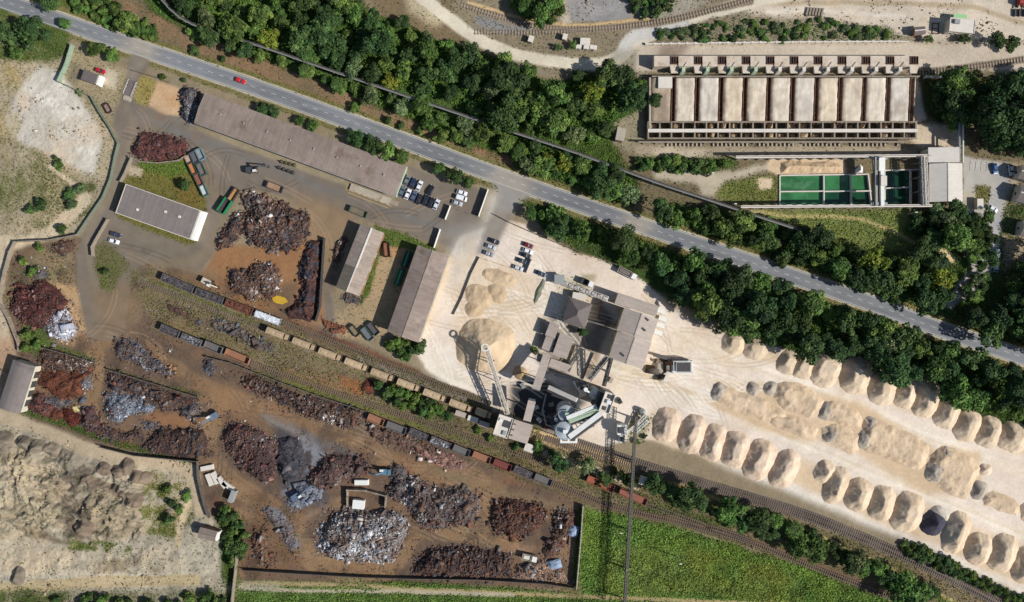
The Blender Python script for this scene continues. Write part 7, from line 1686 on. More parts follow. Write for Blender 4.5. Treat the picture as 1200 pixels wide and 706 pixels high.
scrap('pink white shredded debris by the wagons and brown lane', [(500, 526), (518, 530), (535, 534), (548, 542), (540, 552), (520, 548), (500, 540), (484, 530)], .9, [(150, 116, 104), (130, 104, 94)], [(210, 190, 184), (190, 120, 110), (150, 110, 100), (236, 230, 226)], 3, (.2, .8))
scrap('overgrown grey scrap strip north of the middle siding', [(246, 376), (255, 372), (268, 376), (284, 384), (298, 392), (312, 400), (324, 408), (322, 414), (306, 408), (288, 400), (266, 393), (248, 384)], 1.4, [(104, 96, 84), (84, 84, 84), (120, 104, 88)], CG + MIX + BLUE[:3], 2.6, (.3, 1))
scrap('small dark scrap pile on the lane north of the middle siding', [(230, 376), (238, 374), (240, 381), (233, 385), (229, 381)], 1.2, CG, DARKS + RB[:1], 3.5, (.2, .7))
scrap('little debris pile with green weeds west of the sidings', [(196, 356), (206, 358), (218, 364), (228, 370), (222, 374), (206, 368), (196, 364)], 1.0, CB, MIX + [(90, 110, 60)], 3, (.3, .9))
scrap('round red rust turnings pile among the rail side bushes', [(422, 450), (430, 444), (438, 448), (440, 457), (434, 463), (425, 462), (420, 456)], 2.2, [(110, 64, 50), (92, 56, 48)], RB, 2.5, (.15, .5))
scrap('mixed scrap with weeds inside the north west wall corner', [(60, 288), (74, 282), (88, 284), (86, 296), (74, 300), (62, 296)], 1.2, CB, MIX + PURP[:3], 3, (.3, 1))
scrap('grey tyre and metal pile by the western rust tangle', [(40, 318), (52, 314), (58, 322), (50, 330), (40, 328)], 1.0, CG, DARKS + WHITES, 3, (.3, 1))
scrap('rust pile south of the gable shed beside the track', [(376, 374), (390, 376), (404, 382), (406, 392), (392, 392), (378, 384)], 1.6, [(150, 96, 70), (120, 80, 62)], MIX + [(190, 120, 80)], 3, (.3, 1))
scrap('low scrap row at the foot of the narrow shed', [(402, 344), (416, 346), (424, 352), (418, 357), (404, 354), (398, 349)], 1.0, CG, MIX + CG, 3.2, (.3, 1))
scrap('shadowed scrap strip along the west side of the narrow shed', [(394, 284), (402, 276), (407, 282), (400, 300), (394, 312), (389, 302)], 1.2, CB, DARKS + MIX[:5], 3, (.3, 1))
scrap('rust and ash strip along the dirt road bend', [(306, 596), (316, 592), (330, 602), (344, 620), (350, 640), (342, 646), (330, 628), (316, 612)], .9, [(120, 120, 126), (104, 90, 84)], BLUE + MIX, 2.6, (.2, .8))
scrap('rusty rubble patch between the dirt road and the south west wall', [(296, 620), (310, 616), (318, 640), (322, 660), (306, 664), (296, 648)], 1.4, [(96, 74, 60), (120, 92, 72)], MIX + RB, 2.6, (.3, .9))
# walled pen on the north side of the bright heap
wallline('dark walled pen at the north edge of the big bright heap', 'wall', [(408, 592), (408, 573), (430, 574), (453, 580), (452, 594)], 2.4, .4, M['concrete_d'], 'pen_wall')
t = MB(); t.frust(-2.4, 2.4, -1.9, 1.9, -.2, 2.2, .1, .1); o = t.build('white_skip', M['steel_w'], loc=P(421, 590)); o.rotation_euler = (0, 0, -.1); tag(o, 'white metal box in the pen by the bright heap', 'metal box')
t = MB(); t.frust(-3, 3, -1.2, 1.2, -.2, 1.4, .3, .2); o = t.build('steel_hopper', M['steel_w'], loc=P(424, 565)); tag(o, 'pale steel trough north of the walled pen', 'metal trough')

# --- stone piles
def stonepal(a, b, g, seed):
    ca, cb, cg = (np.array(C(*x)) for x in (a, b, g))
    def f(XX, YY, h, d):
        n = np.clip((fbm(XX, YY, 10, 4, seed) - .35) * 3, 0, 1)[..., None]
        c = ca * (1 - n) + cb * n
        s = fbm(XX * 1.5, YY * .5, 5, 3, seed + 7)[..., None]
        m = np.clip((fbm(XX, YY, 12, 3, seed + 5) - .52) * 5, 0, 1)[..., None]
        c = c * (1 - .3 * m) + cg * .3 * m
        return c * (.9 + .2 * s)
    return f
def pill(cx, cy, l, w, ang, n=22):
    out = []
    for k in range(n):
        a = 2 * math.pi * k / n
        x = (l / 2) * 1.05 * math.copysign(abs(math.cos(a)) ** .75, math.cos(a)); y = (w / 2) * (1.14 if abs(ang - TH) < .2 else 1) * math.copysign(abs(math.sin(a)) ** .8, math.sin(a))
        out.append((cx + x * math.cos(ang) - y * math.sin(ang), cy + x * math.sin(ang) + y * math.cos(ang)))
    return out
SPN = 0
def stone(label, poly, hmax, slope=.72, cols=((222, 199, 175), (210, 186, 160), (160, 151, 140)), rough=.2, name='stone_pile', group='crushed stone piles', flat=True, cat='stone pile', rsc=7):
    global SPN; SPN += 1
    me, ctr, surf = heapmesh(name, poly, hmax, slope, rough, stonepal(*cols, SPN * 3), seed=SPN * 7, wob=1.95, flat=flat, step=.9, rsc=rsc)
    return tag(link(name, me, M['sand'], None, tuple(ctr)), label, cat, group)
TH = math.radians(108)     # long axis of the elongated piles in the photograph
def words_(k): return ['first', 'second', 'third', 'fourth', 'fifth', 'sixth', 'seventh', 'eighth', 'ninth', 'tenth', 'eleventh', 'twelfth'][k]
for k, (x, y, l, w) in enumerate([(781, 498, 46, 30), (811, 509, 44, 28), (836, 519, 42, 25), (861, 527, 40, 27), (890, 539, 48, 30), (919, 549, 44, 28)]):
    stone('%s elongated sand pile from the west in the row below the lower haul road' % words_(k), pill(x, y, l * random.uniform(.88, 1.12), w * random.uniform(.95, 1.22), TH + random.uniform(-.16, .16)), 3.6, .79, rough=.26)
lo = [(966, 553, 30, 24), (979, 569, 42, 27), (1006, 580, 42, 28), (1033, 590, 40, 26), (1063, 600, 46, 32), (1093, 612, 32, 26), (1120, 624, 46, 27), (1146, 643, 40, 28), (1175, 648, 42, 28), (1200, 662, 44, 26)]
for k, (x, y, l, w) in enumerate(lo):
    black = k == 5
    stone('dark blackish pile among the pale ones near the south east corner' if black else '%s pile from the west in the south eastern row of stone piles' % words_(k), pill(x, y, l * random.uniform(.92, 1.08), w * random.uniform(.95, 1.15), TH + (.3 if k in (0, 5) else random.uniform(-.12, .12))), 3.9, .79, ((76, 74, 84), (64, 62, 74), (110, 104, 104)) if black else ((222, 200, 172), (208, 185, 156), (160, 151, 140)))
stone('pale limestone pile touching the dark blackish one', pill(1102, 602, 24, 16, .5), 2.2, .7, ((190, 180, 166), (210, 200, 184), (150, 146, 140)))
uq = [(860, 402, 28, 26), (885, 408, 30, 24), (923, 425, 30, 22), (941, 430, 32, 24), (967, 434, 36, 28), (1003, 440, 46, 32), (1034, 455, 36, 26), (1061, 461, 40, 26), (1085, 467, 46, 28), (1110, 482, 46, 28), (1133, 498, 38, 25), (1158, 506, 38, 26), (1187, 512, 40, 28)]
for k, (x, y, l, w) in enumerate(uq):
    stone('%s pile from the %s in the row of stone piles along the wood' % (words_(k if k < 7 else 12 - k), 'west' if k < 7 else 'east'), pill(x, y, l * random.uniform(.88, 1.12), w * random.uniform(.95, 1.22), TH + random.uniform(-.16, .16)), 3.9 if k > 4 else 2.6, .79, ((224, 202, 174), (210, 188, 160), (160, 151, 140)))
T4 = ((218, 194, 164), (206, 181, 151), (174, 158, 138))
for l, pts, h in [('broad flat tan mound at the west end between the haul roads', [(836, 456), (846, 450), (862, 456), (880, 462), (898, 468), (914, 478), (926, 488), (918, 494), (900, 494), (880, 490), (858, 482), (840, 470)], 2.6),
                  ('rounded sand mound with a sharp edge just below the upper haul road', [(908, 450), (922, 446), (940, 450), (956, 458), (966, 470), (962, 486), (950, 492), (934, 486), (918, 480), (907, 466)], 3.2),
                  ('wide low sand mound above the lower haul road', [(892, 486), (910, 480), (930, 486), (950, 494), (960, 502), (956, 514), (944, 516), (926, 508), (906, 500)], 2.4),
                  ('long sand mound in the middle of the haul road triangle', [(962, 474), (976, 470), (992, 474), (1006, 482), (1012, 494), (1006, 504), (990, 500), (972, 494), (962, 488)], 2.6),
                  ('rounded sand mound beside the lower haul road bend', [(962, 500), (978, 496), (996, 502), (1008, 510), (1006, 528), (998, 534), (980, 526), (964, 518)], 3.0),
                  ('largest flat sand mound between the haul roads', [(1012, 490), (1026, 490), (1044, 498), (1064, 506), (1084, 516), (1090, 526), (1084, 544), (1076, 552), (1056, 546), (1034, 536), (1014, 530), (1006, 518)], 3.2),
                  ('big tan mound at the east end between the haul roads', [(1090, 534), (1104, 522), (1120, 526), (1140, 536), (1150, 548), (1142, 566), (1132, 586), (1116, 582), (1098, 572), (1084, 562)], 3.6),
                  ('low tan mound near the right picture edge', [(1150, 578), (1164, 574), (1184, 582), (1196, 592), (1192, 606), (1172, 600), (1152, 592)], 2.4),
                  ('sand mound cut off by the right picture edge', [(1194, 592), (1206, 586), (1226, 594), (1230, 612), (1212, 618), (1196, 608)], 2.6)]:
    stone(l, pts, h * .62, .6, T4, .55, name='sand_mound', group='sand mounds between the haul roads', rsc=12)
GRY = ((186, 174, 158), (166, 156, 143), (138, 132, 125))
for l, x, y, w, h in [('dark broken rock heap west of the mobile crusher', 772, 431, 18, 1.8), ('grey broken rock heap at the west tip of the tan mounds', 843, 460, 20, 2.4), ('grey rubble pile on the upper edge of the mounds', 882, 456, 16, 2.0), ('second grey rubble pile beside the upper haul road', 903, 455, 16, 2.2), ('dark grey pocket pile in the hollow of the middle mounds', 968, 482, 20, 2.0), ('grey stone pile dug into the rounded mound', 974, 510, 20, 2.6), ('dark grey rubble pile left of the largest mound', 1013, 516, 20, 2.6), ('grey pile at the north west corner of the largest mound', 1020, 497, 16, 2.0), ('dark grey pile in the west end of the big tan mound', 1097, 553, 26, 2.8), ('grey gravel pile on top of the big tan mound', 1108, 536, 22, 2.4), ('grey rock heap between the big tan mound and the cone', 1147, 575, 20, 2.4)]:
    stone(l, pill(x, y, w * 1.1, w * .9, TH), h * .8, .7, GRY, .55, name='rubble_pile', group='grey rubble piles between the haul roads', cat='rubble pile')
stone('single round sand cone on the pale ground near the right edge', pill(1154.5, 550.5, 15, 15, 0), 2.2, .7)
stone('large round limestone stockpile under the stacker conveyor', pill(569.5, 405.5, 66, 64, .2, 30), 6.8, .62, ((214, 190, 158), (204, 180, 148), (178, 160, 138)), .05)
for l, x, y, a, b, h in [('sand heap west of centre inside the fenced stone pen', 562, 347, 34, 28, 3.0), ('small brown cone below the sand heap in the fenced pen', 556, 362, 24, 22, 2.8), ('low sand heap in the east of the fenced pen', 582, 344, 26, 24, 2.0), ('long low sand bank north in the fenced pen', 585, 325, 40, 18, 1.4)]:
    stone(l, pill(x, y, a, b, .3), h * .42, .34, ((208, 184, 152), (190, 166, 134), (162, 144, 122)), .35)
stone('thin dark bank added over a shadow-like patch beside the works road', [(636, 326), (639, 330), (634, 346), (627, 357), (624, 352), (629, 338)], .8, .6, ((126, 128, 110), (110, 112, 98), (100, 100, 92)), .1)  # low bank added where the dark patch reads as a shadow
stone('small spoil pile west of the covered gallery', pill(609, 437, 18, 16, .4), 2.0, .7, ((190, 164, 126), (170, 146, 112), (140, 120, 96)), .2)
stone('white sand bank north of the green basins', [(913, 190), (930, 187), (950, 190), (965, 189), (985, 192), (990, 202), (975, 205), (940, 204), (914, 204)], 2.6, .7, ((214, 186, 152), (200, 172, 138), (180, 156, 128)), .5)
stone('small bright white heap by the dark pit north of the basins', [(1002, 200), (1008, 192), (1012, 196), (1011, 203), (1003, 205)], 2.2, 1.2, ((236, 232, 226), (226, 220, 212), (206, 200, 194)), .2)
# spoil mounds in the south west quarry
SPC = ((138, 122, 104), (122, 107, 92), (104, 93, 83))
for k, (x, y, a, b, h, g) in enumerate([(8, 514, 22, 18, 2.6, 0), (30, 519, 20, 18, 2.6, 0), (46, 522, 18, 16, 2.4, 0), (62, 527, 20, 17, 2.6, 0), (75, 532, 16, 14, 2.2, 0), (124, 549, 20, 16, 2.6, 1), (140, 552, 18, 14, 2.0, 1), (149, 546, 18, 18, 2.8, 1), (161, 557, 15, 15, 2.2, 1), (172, 560, 16, 16, 2.4, 1), (114, 566, 22, 14, 2.0, 1), (136, 574, 40, 12, 2.2, 1), (22, 675, 18, 26, 2.4, 0), (100, 618, 24, 22, 2.2, 1), (160, 584, 22, 16, 2.0, 1)]):
    stone(['westernmost grey spoil mound of the row at the quarry lane', 'second grey spoil mound of the row at the quarry lane', 'third grey spoil mound of the row at the quarry lane', 'fourth grey spoil mound of the row at the quarry lane', 'easternmost grey spoil mound of the row at the quarry lane', 'west brown spoil mound of the dark cluster', 'flat brown spoil mound inside the dark cluster', 'tallest brown spoil mound at the top of the dark cluster', 'small brown spoil mound east of the tallest one', 'easternmost brown spoil mound of the dark cluster', 'curved brown spoil mound at the south west of the cluster', 'long brown spoil bank under the dark cluster', 'lone dark grey spoil heap near the lower left corner', 'dark spoil mound beside the ravine of the quarry', 'brown spoil mound near the quarry bushes'][k],
          pill(x, y, a, b, .4), h * .8, .62, ((138, 126, 110), (122, 112, 98), (104, 98, 88)) if g == 0 else SPC, .5, 'spoil_mound', 'spoil mounds of the sand quarry', cat='spoil mound')

pv, pq, pc = pieces_(np.array([X(x) for x in np.linspace(764, 782, 30)]), np.array([Y(433 + 12 * math.sin(k * 2.1)) for k in range(30)]), np.full(30, .5), 90, [(70, 62, 58), (96, 84, 74), (190, 170, 140), (150, 130, 108), (54, 50, 50)], (.6, 2.0), 9)
link('rubble', mesh_np('rubble', pv, pq, pc), M['scrap'])['kind'] = 'stuff'
# ------------------------------------------------------------------ trees, shrubs, ground plants
def leafquads(c, n, size, r, out=None, tilt=1.0):
    """leaf clumps (small quads) at points c with normals n"""
    N = len(c)
    nn = n + r.normal(size=(N, 3)) * .55 * tilt; nn /= np.linalg.norm(nn, axis=1, keepdims=True) + 1e-9
    u = r.normal(size=(N, 3)); u -= (u * nn).sum(1, keepdims=True) * nn; u /= np.linalg.norm(u, axis=1, keepdims=True) + 1e-9
    w = np.cross(nn, u)
    s = size[:, None] * .5; a = s * r.uniform(.65, 1.1, (N, 1))
    v = np.stack([c - u * s - w * a * .5, c + u * s * .3 - w * a, c + u * s, c - u * s * .2 + w * a], 1).reshape(-1, 3)
    return v, np.arange(4 * N).reshape(-1, 4)
def crown_mesh(name, seed, R, Hc, z0, nl, cols, nlobe=18, leaf=(.45, .95), conic=False, sparse=1.0):
    r = np.random.default_rng(seed)
    cs = []; ns = []; co = []
    pal = np.array([C(*c) for c in cols])
    for k in range(nlobe):
        if k == 0: cen = np.array([0, 0, z0 + Hc * .55]); lr = R * .62
        else:
            a = k * 2.4 + r.uniform(-.4, .4); rr = R * (.3 + .56 * r.random()); h = r.uniform(.3, .9)
            if conic: rr = R * .75 * (1 - h) ; 
            cen = np.array([rr * math.cos(a), rr * math.sin(a), z0 + Hc * (h * (.95 if conic else 1) - .22 * (rr / R) ** 2)]); lr = R * r.uniform(.19, .42)
        n = int(nl * (lr / (.38 * R)) ** 2 / nlobe * sparse)
        d = r.normal(size=(n, 3)); d /= np.linalg.norm(d, axis=1, keepdims=True); d[:, 2] = np.where(d[:, 2] < -.35, -d[:, 2], d[:, 2])
        rad = lr * (1 - .35 * r.random(n) ** 2) * (.86 + .28 * r.random(n))
        p = cen + d * rad[:, None] * [1, 1, .82]
        cs.append(p); ns.append(d + [0, 0, .35])
        base = pal[r.integers(0, len(pal))] * r.uniform(.78, 1.2)
        co.append(base * r.uniform(.72, 1.28, (n, 1)) * (1 + r.normal(0, .05, (n, 3))))
    c = np.vstack(cs); n = np.vstack(ns); col = np.clip(np.vstack(co), .008, .5)
    v, q = leafquads(c, n, r.uniform(leaf[0], leaf[1], len(c)), r)
    return mesh_np(name, v, q, np.repeat(col, 4, 0))
def trunk_mesh(name, seed, Ht, R, r0):
    r = random.Random(seed); mb = MB(); p = Vector((0, 0, -.5)); rad = r0
    n = 4
    for k in range(n):
        q = p + Vector((r.uniform(-.15, .15), r.uniform(-.15, .15), (Ht + .5) / n)); mb.cyl(p, q, rad, rad * .8, 8); p = q; rad *= .8
    for k in range(6):
        a = k * 1.05 + r.uniform(-.3, .3); z = Ht * r.uniform(.35, .85); s = Vector((0, 0, z))
        e = s + Vector((R * .6 * math.cos(a), R * .6 * math.sin(a), Ht * .3)); m = s.lerp(e, .5) + Vector((0, 0, -.15)); mb.cyl(s, m, r0 * .4, r0 * .28, 6); mb.cyl(m, e, r0 * .28, r0 * .1, 6)
    me = bpy.data.meshes.new(name); me.from_pydata([tuple(v) for v in mb.v], [], mb.f); me.update(); return me
G1 = [(70, 94, 51), (83, 108, 58), (59, 82, 47)]; G2 = [(86, 114, 54), (102, 128, 62), (74, 100, 50)]; G3 = [(98, 116, 74), (84, 102, 66), (110, 126, 82)]; G4 = [(112, 128, 46), (128, 140, 54), (96, 116, 44)]; G5 = [(57, 81, 48), (68, 92, 53), (50, 73, 46)]
KINDS = {}
def defkind(key, cols, n, R, Hc, z0, nl, leaf, **kw):
    KINDS[key] = []
    for k in range(n):
        sd = sum(map(ord, key)) * 7 + k
        c = crown_mesh('crown', sd, R, Hc, z0, nl, cols, leaf=leaf, **kw)
        tm = trunk_mesh('trunk', sd, z0 + Hc * .55, R, .28 * R / 4)
        c.materials.append(M['leaf']); tm.materials.append(M['bark'])
        KINDS[key].append((c, tm, R))
defkind('dark', G1, 4, 4.6, 6.0, 3.2, 2300, (.42, .95))
defkind('mid', G2, 4, 4.2, 5.2, 2.8, 2000, (.4, .9))
defkind('deep', G5, 3, 5.2, 7.5, 4.0, 2700, (.45, 1.0), nlobe=21)
defkind('pale', G3, 2, 4.0, 5.0, 2.5, 1800, (.38, .8))
defkind('lime', G4, 2, 4.0, 5.0, 2.6, 1800, (.4, .85))
defkind('bush', G2, 4, 2.4, 2.3, .25, 900, (.3, .65), nlobe=8)
defkind('dbush', G1, 3, 2.4, 2.3, .25, 900, (.3, .65), nlobe=8)
defkind('pbush', G3, 2, 2.2, 1.9, .2, 800, (.28, .55), nlobe=8)
NT = 0
def plant(kind, px, py, rpx, label, group=None, hs=1.0, cat=None):
    """a tree or shrub whose crown is about rpx pixels in radius"""
    global NT; NT += 1
    c, tm, R = random.choice(KINDS[kind]); s = rpx * S / R
    isb = kind.endswith('bush')
    zc = (3.0 if not isb else 1.0) * s * hs
    p = P(px, py, zc * 1.6); p.z = float(gz(px, py)) - .05
    t = thing('shrub' if isb else 'tree', label, cat or ('shrub' if isb else 'tree'), p, random.uniform(0, 6.28), group)
    t.scale = (s * random.uniform(.82, 1.2), s * random.uniform(.82, 1.2), s * hs * random.uniform(.88, 1.1))
    link('crown', c, None, t); link('trunk', tm, None, t)
    return t
PIPE_D = PIPE
def fill(poly, spacing, kinds, where, group, avoid=None, rr=(.5, .68), hs=1.0, seed=1, prob=1.0, maxn=400):
    r = random.Random(seed); g = np.random.default_rng(seed); pts = []
    if not maxn: return pts
    xs = [p[0] for p in poly]; ys = [p[1] for p in poly]
    CX = g.uniform(min(xs), max(xs), 12000); CY = g.uniform(min(ys), max(ys), 12000)
    ok = inpoly(poly, CX, CY)
    for l, w in avoid or (): ok &= distline(l, CX, CY) > w
    CX = CX[ok]; CY = CY[ok]; live = np.ones(len(CX), bool)
    for i in range(len(CX)):
        if not live[i]: continue
        live &= (CX - CX[i]) ** 2 + (CY - CY[i]) ** 2 >= spacing ** 2; pts.append((float(CX[i]), float(CY[i])))
    rr = (rr[0] * 1.16, rr[1] * 1.3)
    names = {'dark': 'dark green broad crowned tree', 'mid': 'mid green rounded tree', 'deep': 'tall very dark green tree', 'pale': 'pale grey green tree', 'lime': 'yellowish green tree', 'bush': 'bright green bushy shrub', 'dbush': 'dark green shrub', 'pbush': 'pale grey green shrub'}
    for x, y in pts:
        if r.random() > prob: continue
        k = r.choices([a for a, b in kinds], [b for a, b in kinds])[0]
        plant(k, x, y, spacing * r.uniform(*rr) * (r.choice([.75, 1, 1, 1.2]) if not k.endswith('bush') else .85), names[k] + ' ' + where, group, hs)
    return pts
AV = [(ROAD, 14), (PIPE, 7)]
F1 = [(146, -16), (415, -16), (408, 10), (440, 18), (476, 26), (508, 46), (552, 56), (598, 74), (636, 95), (662, 95), (682, 85), (736, 85), (754, 106), (750, 118), (722, 138), (716, 152), (708, 166), (690, 172), (600, 145), (520, 118), (440, 92), (370, 68), (300, 44), (255, 31), (211, 12), (175, -12)]
fill(F1, 18.5, [('dark', 4), ('mid', 4), ('deep', 1), ('pale', 1.1), ('lime', .8), ('bush', 2), ('dbush', 1)], 'in the wood between the pipeline and the white track', 'trees of the northern wood', AV, seed=3)
F1b = [(213, 32), (300, 61), (370, 84), (440, 108), (520, 135), (600, 162), (676, 187), (745, 213), (735, 236), (690, 219), (640, 206), (600, 184), (570, 165), (548, 172), (525, 166), (504, 148), (463, 130), (402, 105), (364, 85), (300, 67), (246, 46)]
fill(F1b, 15.5, [('mid', 4), ('dark', 4), ('bush', 2), ('pale', 1)], 'between the pipeline and the brown verge', 'trees along the pipeline', [(ROAD, 16), (PIPE, 5)], seed=5, hs=.85)
F3 = [(640, 250), (664, 256), (707, 264), (738, 273), (778, 291), (829, 311), (900, 331), (964, 352), (1015, 371), (1058, 392), (1110, 402), (1150, 422), (1235, 452), (1235, 505), (1200, 494), (1150, 482), (1124, 468), (1100, 442), (1063, 438), (1030, 426), (1015, 410), (984, 420), (951, 410), (900, 392), (845, 378), (822, 366), (795, 346), (778, 325), (760, 310), (720, 294), (702, 288), (671, 282), (650, 272)]
fill(F3, 18.5, [('dark', 5), ('deep', 3), ('mid', 3), ('pale', .4), ('bush', 1)], 'in the wood between the road and the stone yard', 'trees of the southern wood', [(ROAD, 17)], seed=7, rr=(.56, .74), hs=1.05)
F4 = [(768, 246), (790, 238), (820, 246), (855, 256), (900, 262), (941, 264), (964, 283), (1007, 292), (1043, 308), (1063, 302), (1076, 285), (1066, 255), (1090, 246), (1122, 244), (1124, 280), (1110, 290), (1092, 288), (1096, 308), (1120, 318), (1108, 335), (1098, 356), (1043, 352), (976, 325), (900, 302), (855, 287), (817, 272)]
fill(F4, 18.5, [('dark', 4), ('deep', 2), ('mid', 3), ('lime', .5), ('bush', 2), ('dbush', 1.5), ('pale', .6)], 'in the wood between the road and the basins', 'trees north of the road', [(ROAD, 15), (PIPE, 6)], seed=9, rr=(.56, .74))
F5 = [(1152, 92), (1170, 88), (1200, 88), (1240, 86), (1240, 180), (1200, 172), (1165, 178), (1150, 172), (1146, 140)]
fill(F5, 19, [('deep', 5), ('dark', 2)], 'in the tall block of wood on the north east edge', 'trees of the north east block', None, seed=11, rr=(.6, .74), hs=1.35)
F5b = [(1092, 102), (1102, 94), (1130, 94), (1138, 105), (1134, 140), (1112, 144), (1100, 136), (1090, 118)]
fill(F5b, 15.5, [('dark', 4), ('mid', 3)], 'at the east end of the bunkers', 'trees at the bunker end', None, seed=13, rr=(.6, .75))
F6 = [(1145, 246), (1160, 248), (1166, 270), (1162, 300), (1150, 340), (1142, 352), (1130, 360), (1126, 350), (1136, 320), (1140, 290), (1133, 268)]
fill(F6, 13, [('dark', 3), ('mid', 3)], 'on the green island beside the eastern car park', 'trees by the eastern car park', None, seed=15, rr=(.42, .56))
F7 = [(1190, 318), (1225, 300), (1225, 420), (1190, 408), (1150, 390), (1118, 378), (1122, 370), (1160, 364), (1184, 350)]
fill(F7, 17, [('dark', 4), ('deep', 3), ('mid', 1)], 'around the eastern houses above the road', 'trees round the eastern houses', [(ROAD, 15)], seed=17, rr=(.56, .72))
F8 = [(775, 560), (800, 570), (850, 592), (900, 605), (950, 628), (1000, 650), (1050, 675), (1090, 694), (1060, 694), (1010, 672), (950, 645), (900, 625), (850, 612), (790, 592), (768, 576)]
fill(F8, 14.5, [('dark', 4), ('mid', 3), ('dbush', 2), ('pale', .6)], 'in the strip between the two railway lines', 'trees between the railway lines', None, seed=19, rr=(.55, .78), hs=.85)
F9 = [(462, 398), (478, 402), (492, 406), (486, 418), (474, 420), (458, 412), (452, 402)]
fill(F9, 9, [('bush', 3), ('dbush', 2)], 'at the south end of the large gable shed', 'shrubs behind the large shed', None, seed=21, rr=(.65, .9), hs=1.3)
F10 = [(442, 450), (470, 458), (505, 470), (528, 484), (524, 490), (500, 486), (470, 476), (446, 464)]
fill(F10, 9, [('bush', 3), ('dbush', 3)], 'in the hedge beside the hopper wagons', 'shrubs by the hopper wagons', None, seed=23, rr=(.65, .9), hs=1.2)
fill([(1058, 636), (1075, 641), (1100, 652), (1130, 667), (1160, 683), (1205, 704), (1200, 712), (1160, 692), (1120, 674), (1080, 655), (1058, 645)], 7, [('bush', 3), ('dbush', 3)], 'in the hedge below the south eastern piles', 'shrubs of the south eastern hedge', None, seed=25, rr=(.7, 1.0))
fill([(78, 2), (110, -6), (150, 16), (184, 36), (182, 44), (140, 34), (104, 20)], 8.5, [('bush', 3), ('mid', 1)], 'in the hedge north of the road in the west', 'shrubs of the north western hedge', [(ROAD, 13)], seed=27, rr=(.65, .95))
fill([(600, -8), (655, -8), (656, 16), (648, 26), (625, 22), (604, 14)], 10, [('bush', 3), ('mid', 2)], 'at the top edge beside the grey gravel lot', 'shrubs west of the gravel lot', None, seed=29, rr=(.65, .85), hs=1.2)
fill([(742, -8), (790, -8), (782, 10), (755, 18), (742, 12)], 10, [('dbush', 3), ('dark', 1)], 'at the top edge east of the gravel lot', 'shrubs east of the gravel lot', None, seed=31, rr=(.65, .85), hs=1.1)
fill([(770, 40), (800, 34), (860, 24), (900, 26), (960, 22), (1030, 30), (1045, 44), (1000, 46), (900, 47), (800, 46)], 8.0, [('bush', 6), ('dbush', 1), ('pbush', 3)], 'on the bank above the bunkers', 'shrubs on the bank above the bunkers', None, seed=33, rr=(.45, .85), prob=.85, hs=.75)
fill([(262, 596), (282, 608), (290, 625), (282, 650), (272, 668), (262, 645)], 8.5, [('dbush', 3), ('bush', 2)], 'behind the small brown shed in the quarry', 'shrubs behind the small brown shed', None, seed=35, rr=(.65, .9), hs=1.2)
fill([(36, 702), (100, 700), (180, 701), (240, 698), (262, 700), (262, 725), (36, 725)], 10, [('dbush', 5), ('bush', 2)], 'on the bottom edge below the sand quarry', 'shrubs on the bottom edge', None, seed=37, rr=(.45, .85), hs=1.1, prob=.7)
fill([(745, 186), (780, 190), (800, 186), (850, 192), (858, 190), (830, 199), (795, 198), (750, 196)], 9, [('bush', 4), ('dbush', 2)], 'between the bunkers and the pale dirt track', 'shrubs south of the bunkers', None, seed=39, rr=(.6, .9))
fill([(775, 50), (775, 48), (690, 60)], 9, [('bush', 1)], 'x', 'x', None, maxn=0)
fill([(1092, 246), (1125, 242), (1128, 262), (1110, 268), (1092, 262)], 11, [('dark', 2), ('pale', 2)], 'shading the gable roof building by the basins', 'trees south of the pond buildings', None, seed=41, rr=(.6, .8), hs=1.1)
